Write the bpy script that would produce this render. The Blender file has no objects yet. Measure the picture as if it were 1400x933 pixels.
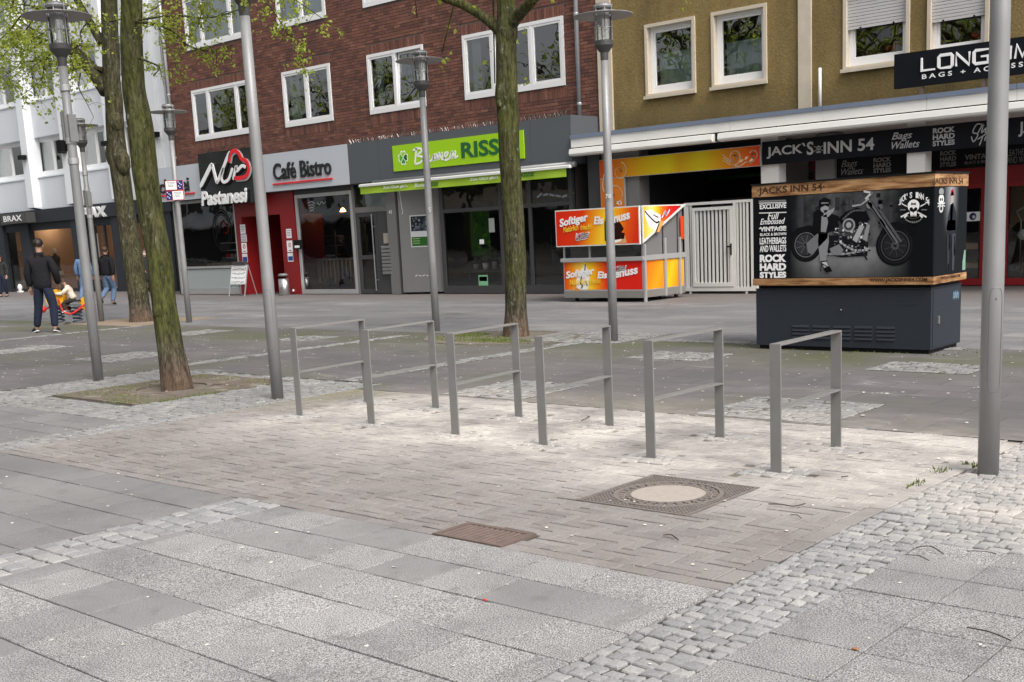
import bpy, math, random
from mathutils import Vector, Matrix
R = math.radians
S = bpy.context.scene
COL = S.collection
rng = random.Random(7)

# ---------------------------------------------------------------- camera, sky, sun, exposure
cam = bpy.data.cameras.new('camera')
cam.sensor_width = 36.0
cam.lens = 40.8220
cam.shift_x = -0.00537
cam.shift_y = 0.10341
cam.clip_start = 0.05
cam.clip_end = 1000
co = bpy.data.objects.new('camera', cam)
COL.objects.link(co)
co.matrix_world = Matrix([[0.751541, -0.085051, 0.654181, 0.0], [0.657939, 0.168772, -0.733916, 0.0], [-0.047987, 0.981979, 0.182797, 1.6], [0.0, 0.0, 0.0, 1.0]])
S.camera = co

SUN_EL, SUN_AZ = 50, 108          # degrees; direction the light comes from (clockwise from +Y)
W = bpy.data.worlds.new('World'); S.world = W; W.use_nodes = True
wt = W.node_tree; wt.nodes.clear()
sky = wt.nodes.new('ShaderNodeTexSky'); sky.sky_type = 'NISHITA'; sky.sun_disc = False
sky.sun_elevation = R(SUN_EL); sky.sun_rotation = R(SUN_AZ)
sky.air_density = 1.0; sky.dust_density = 6.0; sky.ozone_density = 1.0; sky.altitude = 50
hs = wt.nodes.new('ShaderNodeHueSaturation'); hs.inputs['Saturation'].default_value = 0.28
bg = wt.nodes.new('ShaderNodeBackground'); bg.inputs['Strength'].default_value = 0.14
wo = wt.nodes.new('ShaderNodeOutputWorld')
wt.links.new(sky.outputs[0], hs.inputs['Color']); wt.links.new(hs.outputs[0], bg.inputs[0]); wt.links.new(bg.outputs[0], wo.inputs[0])
sd = bpy.data.lights.new('sun', 'SUN'); sd.energy = 1.15; sd.angle = R(25); sd.color = (1, .96, .9)
so = bpy.data.objects.new('sun', sd); COL.objects.link(so)
az, el = R(SUN_AZ), R(SUN_EL)
sv = Vector((math.sin(az)*math.cos(el), math.cos(az)*math.cos(el), math.sin(el)))
so.rotation_euler = sv.to_track_quat('Z', 'Y').to_euler()
S.view_settings.view_transform = 'Standard'; S.view_settings.look = 'None'
S.view_settings.exposure = 0.66; S.view_settings.gamma = 1
S.cycles.max_bounces = 8; S.cycles.transparent_max_bounces = 24

# ---------------------------------------------------------------- materials
def lin(h):
    h = h.lstrip('#'); o = []
    if len(h) == 3: h = ''.join(c*2 for c in h)
    for i in (0, 2, 4):
        c = int(h[i:i+2], 16)/255
        o.append(c/12.92 if c <= .04045 else ((c+.055)/1.055)**2.4)
    return tuple(o)
def g(v): return (v, v, v)
class NT:
    def __init__(s, name):
        s.m = bpy.data.materials.new(name); s.m.use_nodes = True
        s.t = s.m.node_tree; s.t.nodes.clear()
        s.out = s.t.nodes.new('ShaderNodeOutputMaterial')
    def n(s, typ, ins=None, **pr):
        x = s.t.nodes.new('ShaderNode'+typ)
        for k, v in pr.items(): setattr(x, k, v)
        for k, v in (ins or {}).items(): s.put(x, k, v)
        return x
    def put(s, x, k, v):
        if hasattr(v, 'is_output'): s.t.links.new(v, x.inputs[k])
        elif isinstance(v, bpy.types.Node): s.t.links.new(v.outputs[0], x.inputs[k])
        else:
            i = x.inputs[k]
            if i.type == 'RGBA' and not isinstance(v, (int, float)) and len(v) == 3: v = (*v, 1)
            i.default_value = v
    def pos(s): return s.n('NewGeometry').outputs['Position']
    def scl(s, v, sc): return s.n('VectorMath', {0: v, 1: sc}, operation='MULTIPLY').outputs[0]
    def noise(s, scale, detail=3, rough=.5, vec=None, dim='3D'):
        i = {'Scale': scale, 'Detail': detail, 'Roughness': rough}
        x = s.n('TexNoise', i); s.put(x, 'Vector', vec if vec is not None else s.pos())
        return x.outputs[0]
    def ramp(s, f, stops, interp='LINEAR'):
        x = s.n('ValToRGB'); e = x.color_ramp; e.interpolation = interp
        while len(e.elements) > 1: e.elements.remove(e.elements[-1])
        for i, (p, c) in enumerate(stops):
            el = e.elements[0] if i == 0 else e.elements.new(p)
            el.position = p; el.color = (*(g(c) if isinstance(c, (int, float)) else c), 1)
        s.put(x, 0, f); return x.outputs[0]
    def mix(s, f, a, b, mode='MIX'):
        x = s.n('MixRGB', {0: f, 1: a, 2: b}, blend_type=mode); return x.outputs[0]
    def mth(s, op, a, b=0.0, clamp=False):
        x = s.n('Math', {0: a, 1: b}, operation=op, use_clamp=clamp); return x.outputs[0]
    def bsdf(s, col, rough=.6, metal=0, spec=.5, bump=None, bd=.01, bs=.5, **kw):
        b = s.n('BsdfPrincipled', {'Base Color': col, 'Roughness': rough, 'Metallic': metal, 'Specular IOR Level': spec})
        for k, v in kw.items(): s.put(b, k, v)
        if bump is not None:
            u = s.n('Bump', {'Height': bump, 'Distance': bd, 'Strength': bs}); s.put(b, 'Normal', u.outputs[0])
        s.t.links.new(b.outputs[0], s.out.inputs[0]); return s.m
def mat(name, col, rough=.6, metal=0, var=.12, vs=4., bump=0, bs=60., spec=.4, rnd=0, island=0):
    s = NT(name)
    n = s.noise(vs, 4)
    c = s.mix(n, tuple(x*(1-var) for x in col), tuple(min(1, x*(1+var)) for x in col))
    if rnd:
        o = s.n('ObjectInfo').outputs['Random']
        c = s.mix(1, c, s.ramp(o, [(0, 1-rnd), (1, 1+rnd)]), 'MULTIPLY')
    if island:
        o = s.n('NewGeometry').outputs['Random Per Island']
        c = s.mix(1, c, s.ramp(o, [(0, 1-island), (1, 1+island)]), 'MULTIPLY')
    return s.bsdf(c, rough, metal, spec, bump=s.noise(bs, 3) if bump else None, bd=bump or .01)
M = {}
M['pole'] = mat('galvanised grey paint', g(.27), .45, .2, .14, 5, .0006, 160)
M['collar'] = mat('dark lamp collar', g(.085), .5, .2, .1, 6)
M['pole_dark'] = mat('lamp grey metal', g(.19), .45, .3, .1, 6)
M['rack'] = mat('grey powder coat', (.20, .195, .188), .4, 0, .16, 7, .0004, 200)
M['chrome'] = mat('brushed steel', g(.5), .3, .9, .1, 9)
M['alu'] = mat('aluminium profile', g(.52), .4, .5, .06, 5)
M['white_frame'] = mat('white window plastic', g(.78), .35, 0, .03, 3)
M['white_paint'] = mat('white fascia paint', (.72, .71, .68), .5, 0, .1, 1.2)
M['white_metal'] = mat('white gate paint', (.68, .68, .65), .45, 0, .06, 2)
M['white_plaster'] = mat('white rough plaster', (.65, .67, .70), .8, 0, .04, 2, .004, 40)
M['white_smooth'] = mat('white smooth render', (.77, .79, .81), .7, 0, .03, 1)
M['anthracite'] = mat('anthracite panel', (.030, .033, .04), .5, 0, .08, 2, spec=.2)
M['slate_panel'] = mat('slate grey panel', (.095, .105, .115), .55, 0, .05, .7, spec=.25)
M['light_panel'] = mat('pale grey fascia', (.50, .53, .57), .45, 0, .03, .8)
M['wall_grey'] = mat('warm grey wall panel', (.17, .168, .165), .6, 0, .08, 1.5)
M['frame_grey'] = mat('grey door aluminium', (.06, .06, .064), .5, .1, .08, 3)
M['gloss_black'] = mat('glossy black sign', (.022, .023, .026), .08, 0, .2, 1, spec=.6)
M['black'] = mat('black matt', (.010, .010, .011), .6, 0, .2, 3, spec=.15)
M['black_sign'] = mat('black sign board', (.008, .009, .012), .6, 0, .2, 2, spec=.12)
M['red_wall'] = mat('dark red lacquer', (.23, .012, .014), .35, 0, .12, 1.2)
M['red'] = mat('red letters', (.75, .02, .03), .35, 0, .03, 2)
M['white_letter'] = mat('white letters', g(.85), .4, 0, .02, 2)
M['grey_letter'] = mat('worn grey letters', g(.42), .5, 0, .2, 14)
M['black_letter'] = mat('black letters', g(.02), .35, 0, .1, 2)
M['lime'] = mat('lime green board', (.33, .60, .012), .4, 0, .04, .8)
M['lime_cloth'] = mat('lime green awning cloth', (.34, .52, .035), .8, 0, .08, 1.5)
M['dgreen'] = mat('dark green letters', (.02, .12, .035), .4, 0, .05, 2)
M['mgreen'] = mat('mid green', (.06, .34, .06), .4, 0, .05, 2)
M['zinc'] = mat('blue grey zinc flashing', (.19, .23, .31), .5, .2, .15, 1.5)
M['zinc_pipe'] = mat('zinc downpipe', (.45, .47, .49), .4, .5, .1, 2)
M['cream'] = mat('cream stone trim', (.55, .48, .38), .8, 0, .14, 4, .003, 60)
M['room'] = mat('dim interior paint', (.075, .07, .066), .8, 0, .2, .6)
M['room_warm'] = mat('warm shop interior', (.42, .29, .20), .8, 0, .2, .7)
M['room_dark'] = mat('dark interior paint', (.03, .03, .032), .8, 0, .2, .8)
M['curtain'] = mat('pale curtain cloth', (.58, .68, .67), .9, 0, .1, 3)
M['shutter'] = mat('grey roller shutter', (.52, .51, .50), .5, 0, .05, 1.5)
M['cabinet'] = mat('dark slate blue cabinet paint', (.027, .032, .041), .55, 0, .1, 2, .0005, 120, spec=.2)
def grate_mat():
    s = NT('dusty mossy tree grate'); p = s.pos()
    c = s.mix(s.noise(22, 5, .7, p), (.10, .08, .068), (.23, .19, .16))
    c = s.mix(s.mth('MULTIPLY', moss(s, p, .5, .68, 2.2), .6), c, (.11, .13, .05))
    c = s.mix(moss(s, p, .55, .66, 3.1), c, (.26, .235, .20))
    return s.bsdf(c, .9, 0, .2, bump=s.noise(80, 3), bd=.004)
M['steel_skirt'] = mat('stainless panel', (.36, .35, .33), .32, .6, .12, 2.5)
M['iron'] = mat('rusty cast iron', (.16, .118, .10), .75, .2, .3, 14, .002, 120)
M['joint'] = mat('dark joint sand', (.045, .042, .040), .95, 0, .3, 20)
M['concrete'] = mat('pale worn concrete', (.36, .315, .275), .9, 0, .25, 30, .003, 220)
M['dusty_iron'] = mat('dusty cast iron', (.185, .160, .146), .85, .1, .3, 16, .002, 120)
M['grit'] = mat('pale grit in the iron', (.30, .25, .215), .95, 0, .3, 30)
M['wood_light'] = mat('pale wood', (.42, .28, .17), .6, 0, .2, 9)
M['rubber'] = mat('black rubber', g(.015), .7, 0, .1, 5)
M['soil'] = mat('bare soil', (.155, .135, .105), .95, 0, .35, 12, .02, 30)
M['petal'] = mat('fallen petals', (.62, .6, .52), .8, 0, .1, 10, island=.25)
M['twig'] = mat('dry twig bark', (.06, .042, .032), .9, 0, .3, 20)
M['terracotta'] = mat('pot clay', (.35, .3, .27), .8, 0, .15, 9)
M['plant'] = mat('plant green', (.05, .13, .03), .6, 0, .3, 20)
M['spring'] = mat('blue grey spring steel', (.07, .09, .12), .5, .4, .1, 6)
M['toy_yellow'] = mat('yellow play board', (.72, .36, .02), .45, 0, .06, 4)
M['toy_red'] = mat('red play tube', (.62, .03, .02), .4, 0, .06, 4)
def glass_mat(name, tint, k, base, ior=1.5):
    s = NT(name)
    f = s.n('Fresnel', {'IOR': ior}).outputs[0]
    f = s.mth('MULTIPLY_ADD', f, k); f.node.inputs[2].default_value = base; f.node.use_clamp = True
    tr = s.n('BsdfTransparent', {0: tint}); gl = s.n('BsdfGlossy', {'Color': g(.95), 'Roughness': .005})
    # slightly wavy panes so that what they mirror breaks up
    bp = s.n('Bump', {'Height': s.noise(1.3, 2), 'Distance': .012, 'Strength': .35}); s.put(gl, 'Normal', bp.outputs[0])
    mx = s.n('MixShader', {0: f, 1: tr.outputs[0], 2: gl.outputs[0]})
    s.t.links.new(mx.outputs[0], s.out.inputs[0]); return s.m
M['glass'] = glass_mat('window glass', (.72, .78, .76), 2.5, .10)
M['shop_glass'] = glass_mat('shop window glass', (.86, .88, .87), 1.4, .03)
M['lamp_glass'] = glass_mat('lamp glass', (.88, .9, .9), 1.5, .06)

def slab_mat(name, light, dark, speck):
    s = NT(name)
    o = s.n('ObjectInfo').outputs['Random']
    base = s.mix(o, dark, light)
    p = s.pos()
    sp = s.noise(150, 2, .7, p); sp2 = s.noise(340, 1, .5, p)
    c = s.mix(1, base, s.ramp(sp, [(.38, 1-speck), (.5, 1.0), (.64, 1+speck)]), 'MULTIPLY')
    c = s.mix(1, c, s.ramp(sp2, [(.38, 1-.6*speck), (.62, 1+.6*speck)]), 'MULTIPLY')
    c = s.mix(s.ramp(o, [(.22, .3), (.34, 1)]), base, c)          # some slabs are worn smooth
    big = s.noise(1.1, 4, .55, p)
    c = s.mix(1, c, s.ramp(big, [(.3, .8), (.6, 1.05)]), 'MULTIPLY')
    st = s.noise(6, 5, .6, p)
    c = s.mix(s.ramp(st, [(.54, 0), (.74, .5)]), c, (.12, .115, .11))
    c = s.mix(s.ramp(s.noise(.75, 5, .65, p), [(.5, 0), (.72, .4)]), c, (.13, .128, .13))
    return s.bsdf(c, .85, 0, .3, bump=sp, bd=.003, bs=.5)
M['slab'] = slab_mat('exposed aggregate granite slab', (.315, .305, .297), (.225, .219, .216), .70)
M['slab_dark'] = slab_mat('smooth worn slab', (.212, .204, .20), (.184, .178, .177), .18)

def dust(s, p):
    """pale spilled sand lying between the cycle stands"""
    xyz = s.n('SeparateXYZ', {0: p}); x, y = xyz.outputs[0], xyz.outputs[1]
    def box(v, a, b, w):
        return s.mth('MULTIPLY', s.n('MapRange', {0: v, 1: a-w, 2: a+w}, interpolation_type='SMOOTHSTEP').outputs[0],
                     s.n('MapRange', {0: v, 1: b+w, 2: b-w}, interpolation_type='SMOOTHSTEP').outputs[0])
    m = s.mth('MULTIPLY', box(x, -9.0, -2.2, 1.1), box(y, 5.95, 8.4, 1.0))
    m2 = s.mth('MULTIPLY', box(x, -2.5, -.9, .5), box(y, 5.7, 7.4, .7))
    m = s.mth('MAXIMUM', m, m2)
    n = s.noise(.95, 7, .68, s.scl(p, (1, 1.5, 1))); n2 = s.noise(9, 5, .7, p)
    k = s.mth('MULTIPLY_ADD', n, 3.2); k.node.inputs[2].default_value = -.98
    m = s.mth('MULTIPLY', m, k, True)
    k2 = s.mth('MULTIPLY_ADD', n2, 1.5); k2.node.inputs[2].default_value = .10
    return s.mth('MULTIPLY', m, k2, True)
def moss(s, p, lo=.52, hi=.7, sc=.8):
    return s.ramp(s.noise(sc, 6, .6, p), [(lo, 0), (hi, 1)])
M['tree_iron'] = grate_mat()
def brick_mat():
    s = NT('reddish grey clay pavers'); p = s.pos()
    o = s.n('ObjectInfo').outputs['Random']; i = s.n('NewGeometry').outputs['Random Per Island']
    r = s.mth('FRACT', s.mth('ADD', o, i))
    c = s.ramp(r, [(0, (.175, .163, .156)), (.35, (.215, .195, .186)), (.7, (.210, .198, .191)), (1, (.240, .222, .212))])
    c = s.mix(1, c, s.ramp(s.noise(60, 4, .6, p), [(.3, .82), (.7, 1.15)]), 'MULTIPLY')
    c = s.mix(1, c, s.ramp(s.noise(1.4, 4, .6, p), [(.3, .86), (.65, 1.1)]), 'MULTIPLY')
    xyz = s.n('SeparateXYZ', {0: p})
    mz = s.mth('MULTIPLY', s.n('MapRange', {0: xyz.outputs[0], 1: -8.2, 2: -9.3}).outputs[0], s.n('MapRange', {0: xyz.outputs[1], 1: 6.4, 2: 7.9}).outputs[0])
    c = s.mix(s.mth('MULTIPLY', mz, moss(s, p, .3, .6, 1.2)), c, (.13, .125, .05))
    c = s.mix(s.mth('MULTIPLY', s.noise(2.2, 5, .65, p), .35), c, (.33, .30, .28))
    c = s.mix(s.mth('MULTIPLY', moss(s, p, .56, .74, 2.4), .5), c, (.11, .085, .07))
    c = s.mix(dust(s, p), c, (.62, .58, .53))
    return s.bsdf(c, .9, 0, .25, bump=s.noise(110, 3), bd=.002)
M['paver'] = brick_mat()
def cobble_mat():
    s = NT('granite setts'); p = s.pos()
    o = s.n('ObjectInfo').outputs['Random']; i = s.n('NewGeometry').outputs['Random Per Island']
    r = s.mth('FRACT', s.mth('ADD', o, i))
    c = s.ramp(r, [(0, (.235, .234, .236)), (.5, (.285, .283, .282)), (.9, (.32, .315, .307)), (1, (.38, .37, .35))])
    c = s.mix(1, c, s.ramp(s.noise(90, 4, .6, p), [(.3, .8), (.7, 1.15)]), 'MULTIPLY')
    c = s.mix(1, c, s.ramp(s.noise(.8, 5, .6, p), [(.3, .86), (.65, 1.06)]), 'MULTIPLY')
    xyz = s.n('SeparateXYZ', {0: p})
    darker = s.mth('MAXIMUM', s.n('MapRange', {0: xyz.outputs[0], 1: -9.4, 2: -9.9}).outputs[0], s.n('MapRange', {0: xyz.outputs[1], 1: 8.2, 2: 8.3}).outputs[0])
    c = s.mix(s.mth('MULTIPLY', darker, s.ramp(s.noise(1.6, 6, .7, p), [(.25, .1), (.65, .5)])), c, (.135, .13, .115))  # left and far setts: grime, with the shade of their joints painted in
    c = s.mix(s.mth('MULTIPLY', dust(s, p), .8), c, (.58, .53, .48))
    return s.bsdf(c, .85, 0, .3, bump=s.noise(70, 4), bd=.004)
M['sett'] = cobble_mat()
def joint_mat():
    s = NT('joint sand'); p = s.pos()
    c = s.mix(s.noise(30, 4), (.045, .042, .04), (.10, .094, .086))
    c = s.mix(moss(s, p, .5, .7, 1.5), c, (.05, .06, .02))
    c = s.mix(dust(s, p), c, (.40, .35, .30))
    return s.bsdf(c, .95, 0, .2, bump=s.noise(200, 3), bd=.004)
M['joint2'] = joint_mat()
def stains(s, c, p):
    """old drips, patches, chewing gum spots and dark repairs"""
    c = s.mix(s.ramp(s.noise(.8, 6, .7, p), [(.55, 0), (.68, .55)]), c, (.085, .08, .08))
    c = s.mix(s.ramp(s.noise(1.9, 5, .7, s.scl(p, (.5, 1.2, 1))), [(.58, 0), (.68, .5)]), c, (.30, .29, .285))
    v = s.n('TexVoronoi', {'Scale': 3.2}); s.put(v, 'Vector', p)
    return s.mix(s.ramp(v.outputs[0], [(.045, .6), (.07, 0)]), c, (.38, .37, .36))
def plaza_mat():
    s = NT('dark worn plaza slabs'); p = s.pos()
    n = s.noise(.55, 5, .6, p)
    c = s.ramp(n, [(.3, (.108, .103, .105)), (.5, (.130, .120, .120)), (.7, (.156, .144, .142))])
    br = s.n('TexBrick', {'Color1': g(1.06), 'Color2': g(.86), 'Mortar': g(.55), 'Scale': 1, 'Mortar Size': .008, 'Brick Width': .76, 'Row Height': .38, 'Bias': 0}); s.put(br, 'Vector', p)
    c = s.mix(.75, c, s.mix(1, c, br.outputs[0], 'MULTIPLY'))
    c = stains(s, c, p)
    c = s.mix(1, c, s.ramp(s.noise(120, 3, .7, p), [(.35, .86), (.65, 1.14)]), 'MULTIPLY')
    xyz = s.n('SeparateXYZ', {0: p}); y = xyz.outputs[1]
    mz = s.n('MapRange', {0: s.mth('ABSOLUTE', s.mth('SUBTRACT', y, 12.7)), 1: .3, 2: 1.9, 3: 1, 4: 0}).outputs[0]
    c = s.mix(s.mth('MULTIPLY', s.mth('MULTIPLY', mz, moss(s, p, .36, .62, .7)), .75), c, (.085, .095, .035))
    mz2 = s.n('MapRange', {0: s.mth('ABSOLUTE', s.mth('SUBTRACT', y, 8.6)), 1: .2, 2: 1.6, 3: .6, 4: 0}).outputs[0]
    c = s.mix(s.mth('MULTIPLY', mz2, moss(s, p, .42, .66, .6)), c, (.12, .12, .065))
    c = s.mix(s.mth('MULTIPLY', dust(s, p), .8), c, (.50, .45, .40))
    return s.bsdf(c, .8, 0, .3, bump=s.noise(140, 3), bd=.002)
M['plaza'] = plaza_mat()
def street_mat():
    s = NT('worn street paving'); p = s.pos()
    n = s.noise(1, 6, .62, s.scl(p, (.3, .9, 1)))
    c = s.ramp(n, [(.3, (.135, .135, .142)), (.48, (.175, .173, .178)), (.6, (.20, .197, .196)), (.72, (.27, .266, .262))])
    c = s.mix(1, c, s.ramp(s.noise(50, 3, .7, p), [(.35, .86), (.65, 1.14)]), 'MULTIPLY')
    br = s.n('TexBrick', {'Color1': g(1.1), 'Color2': g(.84), 'Mortar': g(.6), 'Scale': 1, 'Mortar Size': .012, 'Brick Width': 1.15, 'Row Height': .575, 'Bias': 0}); s.put(br, 'Vector', p)
    c = s.mix(.7, c, s.mix(1, c, br.outputs[0], 'MULTIPLY')); c = stains(s, c, p)
    y = s.n('SeparateXYZ', {0: p}).outputs[1]
    c = s.mix(s.n('MapRange', {0: y, 1: 19.5, 2: 21.8}).outputs[0], c, s.mix(s.noise(.5, 4, .6, p), (.12, .105, .1), (.185, .165, .155)))
    return s.bsdf(c, .75, 0, .3, bump=s.noise(90, 3), bd=.002)
M['street'] = street_mat()
def facade_brick(name, w, h, swap=False):
    s = NT(name); p = s.pos()
    xyz = s.n('SeparateXYZ', {0: p})
    a, b = (xyz.outputs[2], xyz.outputs[0]) if swap else (xyz.outputs[0], xyz.outputs[2])
    v = s.n('CombineXYZ', {0: a, 1: b}).outputs[0]
    br = s.n('TexBrick', {'Color1': (.165, .060, .042), 'Color2': (.105, .042, .033), 'Mortar': (.12, .08, .068), 'Scale': 1,
                          'Mortar Size': .007, 'Mortar Smooth': .2, 'Brick Width': w, 'Row Height': h, 'Bias': -.1})
    s.put(br, 'Vector', v)
    c = br.outputs[0]
    v2 = s.n('CombineXYZ', {0: s.mth('MULTIPLY', a, 1/w), 1: s.mth('MULTIPLY', b, 1/h)}).outputs[0]
    c = s.mix(1, c, s.ramp(s.noise(1.0, 2, .9, v2), [(.3, .62), (.5, 1.0), (.66, 1.5)]), 'MULTIPLY')
    st = s.noise(1, 5, .6, s.scl(p, (1.2, 1, .28)))
    c = s.mix(s.ramp(st, [(.5, 0), (.75, .55)]), c, (.075, .045, .04))
    st2 = s.noise(1, 5, .6, s.scl(p, (3.2, 1, .5)))
    c = s.mix(s.ramp(st2, [(.62, 0), (.8, .4)]), c, (.26, .2, .17))
    return s.bsdf(c, .85, 0, .25, bump=br.outputs[1], bd=-.008, bs=.6)
def facade_piece():
    s = NT('single facade bricks'); p = s.pos()
    o = s.n('ObjectInfo').outputs['Random']; i = s.n('NewGeometry').outputs['Random Per Island']
    r = s.mth('FRACT', s.mth('ADD', o, i))
    c = s.ramp(r, [(0, (.10, .052, .043)), (.2, (.14, .067, .053)), (.55, (.172, .079, .060)), (.88, (.20, .090, .067)), (1, (.24, .115, .083))])
    c = s.mix(1, c, s.ramp(s.noise(18, 4, .6, p), [(.3, .8), (.7, 1.15)]), 'MULTIPLY')
    st = s.noise(1, 5, .6, s.scl(p, (1.2, 1, .28)))
    c = s.mix(s.ramp(st, [(.5, 0), (.75, .5)]), c, (.075, .045, .04))
    st2 = s.noise(1, 6, .7, s.scl(p, (3.6, 1, .6)))
    c = s.mix(s.ramp(st2, [(.6, 0), (.76, .4)]), c, (.25, .19, .16))
    return s.bsdf(c, .88, 0, .2)
M['facade_piece'] = facade_piece()
M['mortar'] = mat('grey brown mortar', (.125, .088, .075), .95, 0, .2, 6)
M['brick'] = facade_brick('dark red facade brick', .25, .083)
M['soldier'] = facade_brick('upright facade brick', .25, .083, True)
def stucco_mat():
    s = NT('ochre roughcast'); p = s.pos()
    c = s.mix(s.noise(2.2, 5, .6, p), (.20, .143, .056), (.285, .207, .088))
    c = s.mix(1, c, s.ramp(s.noise(28, 4, .7, p), [(.35, .78), (.65, 1.18)]), 'MULTIPLY')
    st = s.noise(1, 5, .6, s.scl(p, (1.5, 1, .5)))
    c = s.mix(s.ramp(st, [(.46, 0), (.72, .7)]), c, (.12, .092, .04))
    c = s.mix(s.ramp(s.noise(1, 6, .7, s.scl(p, (2.2, 1, 1.4))), [(.62, 0), (.7, .35)]), c, (.33, .28, .18))
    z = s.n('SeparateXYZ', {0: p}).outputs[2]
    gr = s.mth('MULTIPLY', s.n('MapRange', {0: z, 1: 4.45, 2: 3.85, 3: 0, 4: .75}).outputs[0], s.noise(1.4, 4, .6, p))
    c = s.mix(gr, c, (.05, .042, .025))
    return s.bsdf(c, .95, 0, .2, bump=s.noise(24, 5, .7), bd=.02, bs=.9)
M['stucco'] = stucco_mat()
def wood_mat():
    s = NT('printed wood grain'); p = s.pos()
    n = s.noise(1, 4, .6, s.scl(p, (3.2, 3.2, 26)))
    n2 = s.noise(1, 3, .6, s.scl(p, (2.2, 2.2, 9)))
    c = s.ramp(n, [(.32, (.12, .05, .018)), (.47, (.30, .155, .065)), (.56, (.40, .22, .10)), (.7, (.55, .34, .17))])
    c = s.mix(s.ramp(n2, [(.56, 0), (.72, .8)]), c, (.14, .06, .022))
    return s.bsdf(c, .55, 0, .3)
M['wood'] = wood_mat()
def print_mat():
    s = NT('printed colour'); a = s.n('Attribute', attribute_name='ink')
    return s.bsdf(a.outputs[0], .5, 0, .12)
M['print'] = print_mat()
def bark_mat(name, moss_amt):
    s = NT(name); p = s.pos()
    r = s.noise(1, 5, .65, s.scl(p, (38, 38, 9)))
    r = s.mth('MULTIPLY_ADD', s.noise(1, 4, .6, s.scl(p, (17, 17, 3))), .45); r.node.inputs[2].default_value = 0
    r = s.mth('ADD', r, s.mth('MULTIPLY', s.noise(1, 5, .65, s.scl(p, (38, 38, 10))), .55))
    c = s.ramp(r, [(.36, (.012, .010, .008)), (.5, (.055, .046, .033)), (.64, (.14, .125, .10))])
    z = s.n('SeparateXYZ', {0: p}).outputs[2]
    up = s.n('MapRange', {0: z, 1: .3, 2: .75}).outputs[0]
    mm = s.mth('MULTIPLY', s.ramp(s.noise(2.2, 6, .65, s.scl(p, (1, 1, .5))), [(.3, .25), (.55, 1)]), moss_amt)
    c2 = s.mix(s.ramp(r, [(.38, 0), (.62, 1)]), (.020, .021, .008), (.105, .108, .032))
    c = s.mix(s.mth('MULTIPLY', mm, up, True), c, c2)
    c = s.mix(s.ramp(s.noise(9, 5, .75, s.scl(p, (1, 1, .6))), [(.6, 0), (.68, .75)]), c, (.24, .25, .20))
    lowc = s.ramp(r, [(.3, (.045, .03, .021)), (.5, (.135, .088, .06)), (.7, (.25, .17, .125))])
    c = s.mix(s.n('MapRange', {0: z, 1: .42, 2: .10, 3: 0, 4: .65}).outputs[0], c, lowc)
    return s.bsdf(c, .95, 0, .2, bump=r, bd=.03, bs=.9)
M['bark'] = bark_mat('mossy linden bark', 1.0)
M['bark_grey'] = bark_mat('greyish linden bark', .55)
def leaf_mat():
    s = NT('young linden leaves')
    i = s.n('NewGeometry').outputs['Random Per Island']
    c = s.ramp(i, [(0, (.15, .185, .03)), (.4, (.26, .30, .05)), (1, (.40, .42, .11))])
    d = s.n('BsdfPrincipled', {'Base Color': c, 'Roughness': .5, 'Specular IOR Level': .3})
    t = s.n('BsdfTranslucent', {0: s.mix(1, c, (1.7, 1.9, 1.0), 'MULTIPLY')})
    mx = s.n('MixShader', {0: .5, 1: d.outputs[0], 2: t.outputs[0]})
    s.t.links.new(mx.outputs[0], s.out.inputs[0]); return s.m
M['leaf'] = leaf_mat()
M['grass'] = mat('short grass and moss', (.115, .145, .035), .9, 0, .35, 9, island=.35)
def cloth(name, col, q=.0):
    s = NT(name); n = s.noise(14, 4)
    c = s.mix(n, tuple(x*.72 for x in col), tuple(x*1.25 for x in col))
    return s.bsdf(c, .9, 0, .2, bump=s.noise(22, 4), bd=.02, bs=.6)
M['cl_black'] = cloth('black quilted cloth', (.014, .014, .017))
M['cl_navy'] = cloth('dark blue denim', (.018, .024, .045))
M['cl_jeans'] = cloth('washed blue denim', (.13, .19, .30))
M['cl_denim'] = cloth('light denim jacket', (.12, .20, .34))
M['cl_cream'] = cloth('cream hooded jacket', (.66, .58, .47))
M['cl_brown'] = cloth('dark brown leggings', (.04, .03, .027))
M['cl_grey'] = cloth('dark grey coat', (.03, .032, .03))
M['skin'] = mat('skin', (.42, .24, .17), .55, 0, .08, 20)
M['hair_dark'] = mat('dark brown hair', (.018, .011, .008), .5, 0, .4, 60)
M['hair_brown'] = mat('brown hair', (.055, .028, .016), .5, 0, .4, 60)
M['shoe_black'] = mat('black shoe', g(.015), .6)
M['shoe_white'] = mat('white sole', g(.7), .6)

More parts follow.
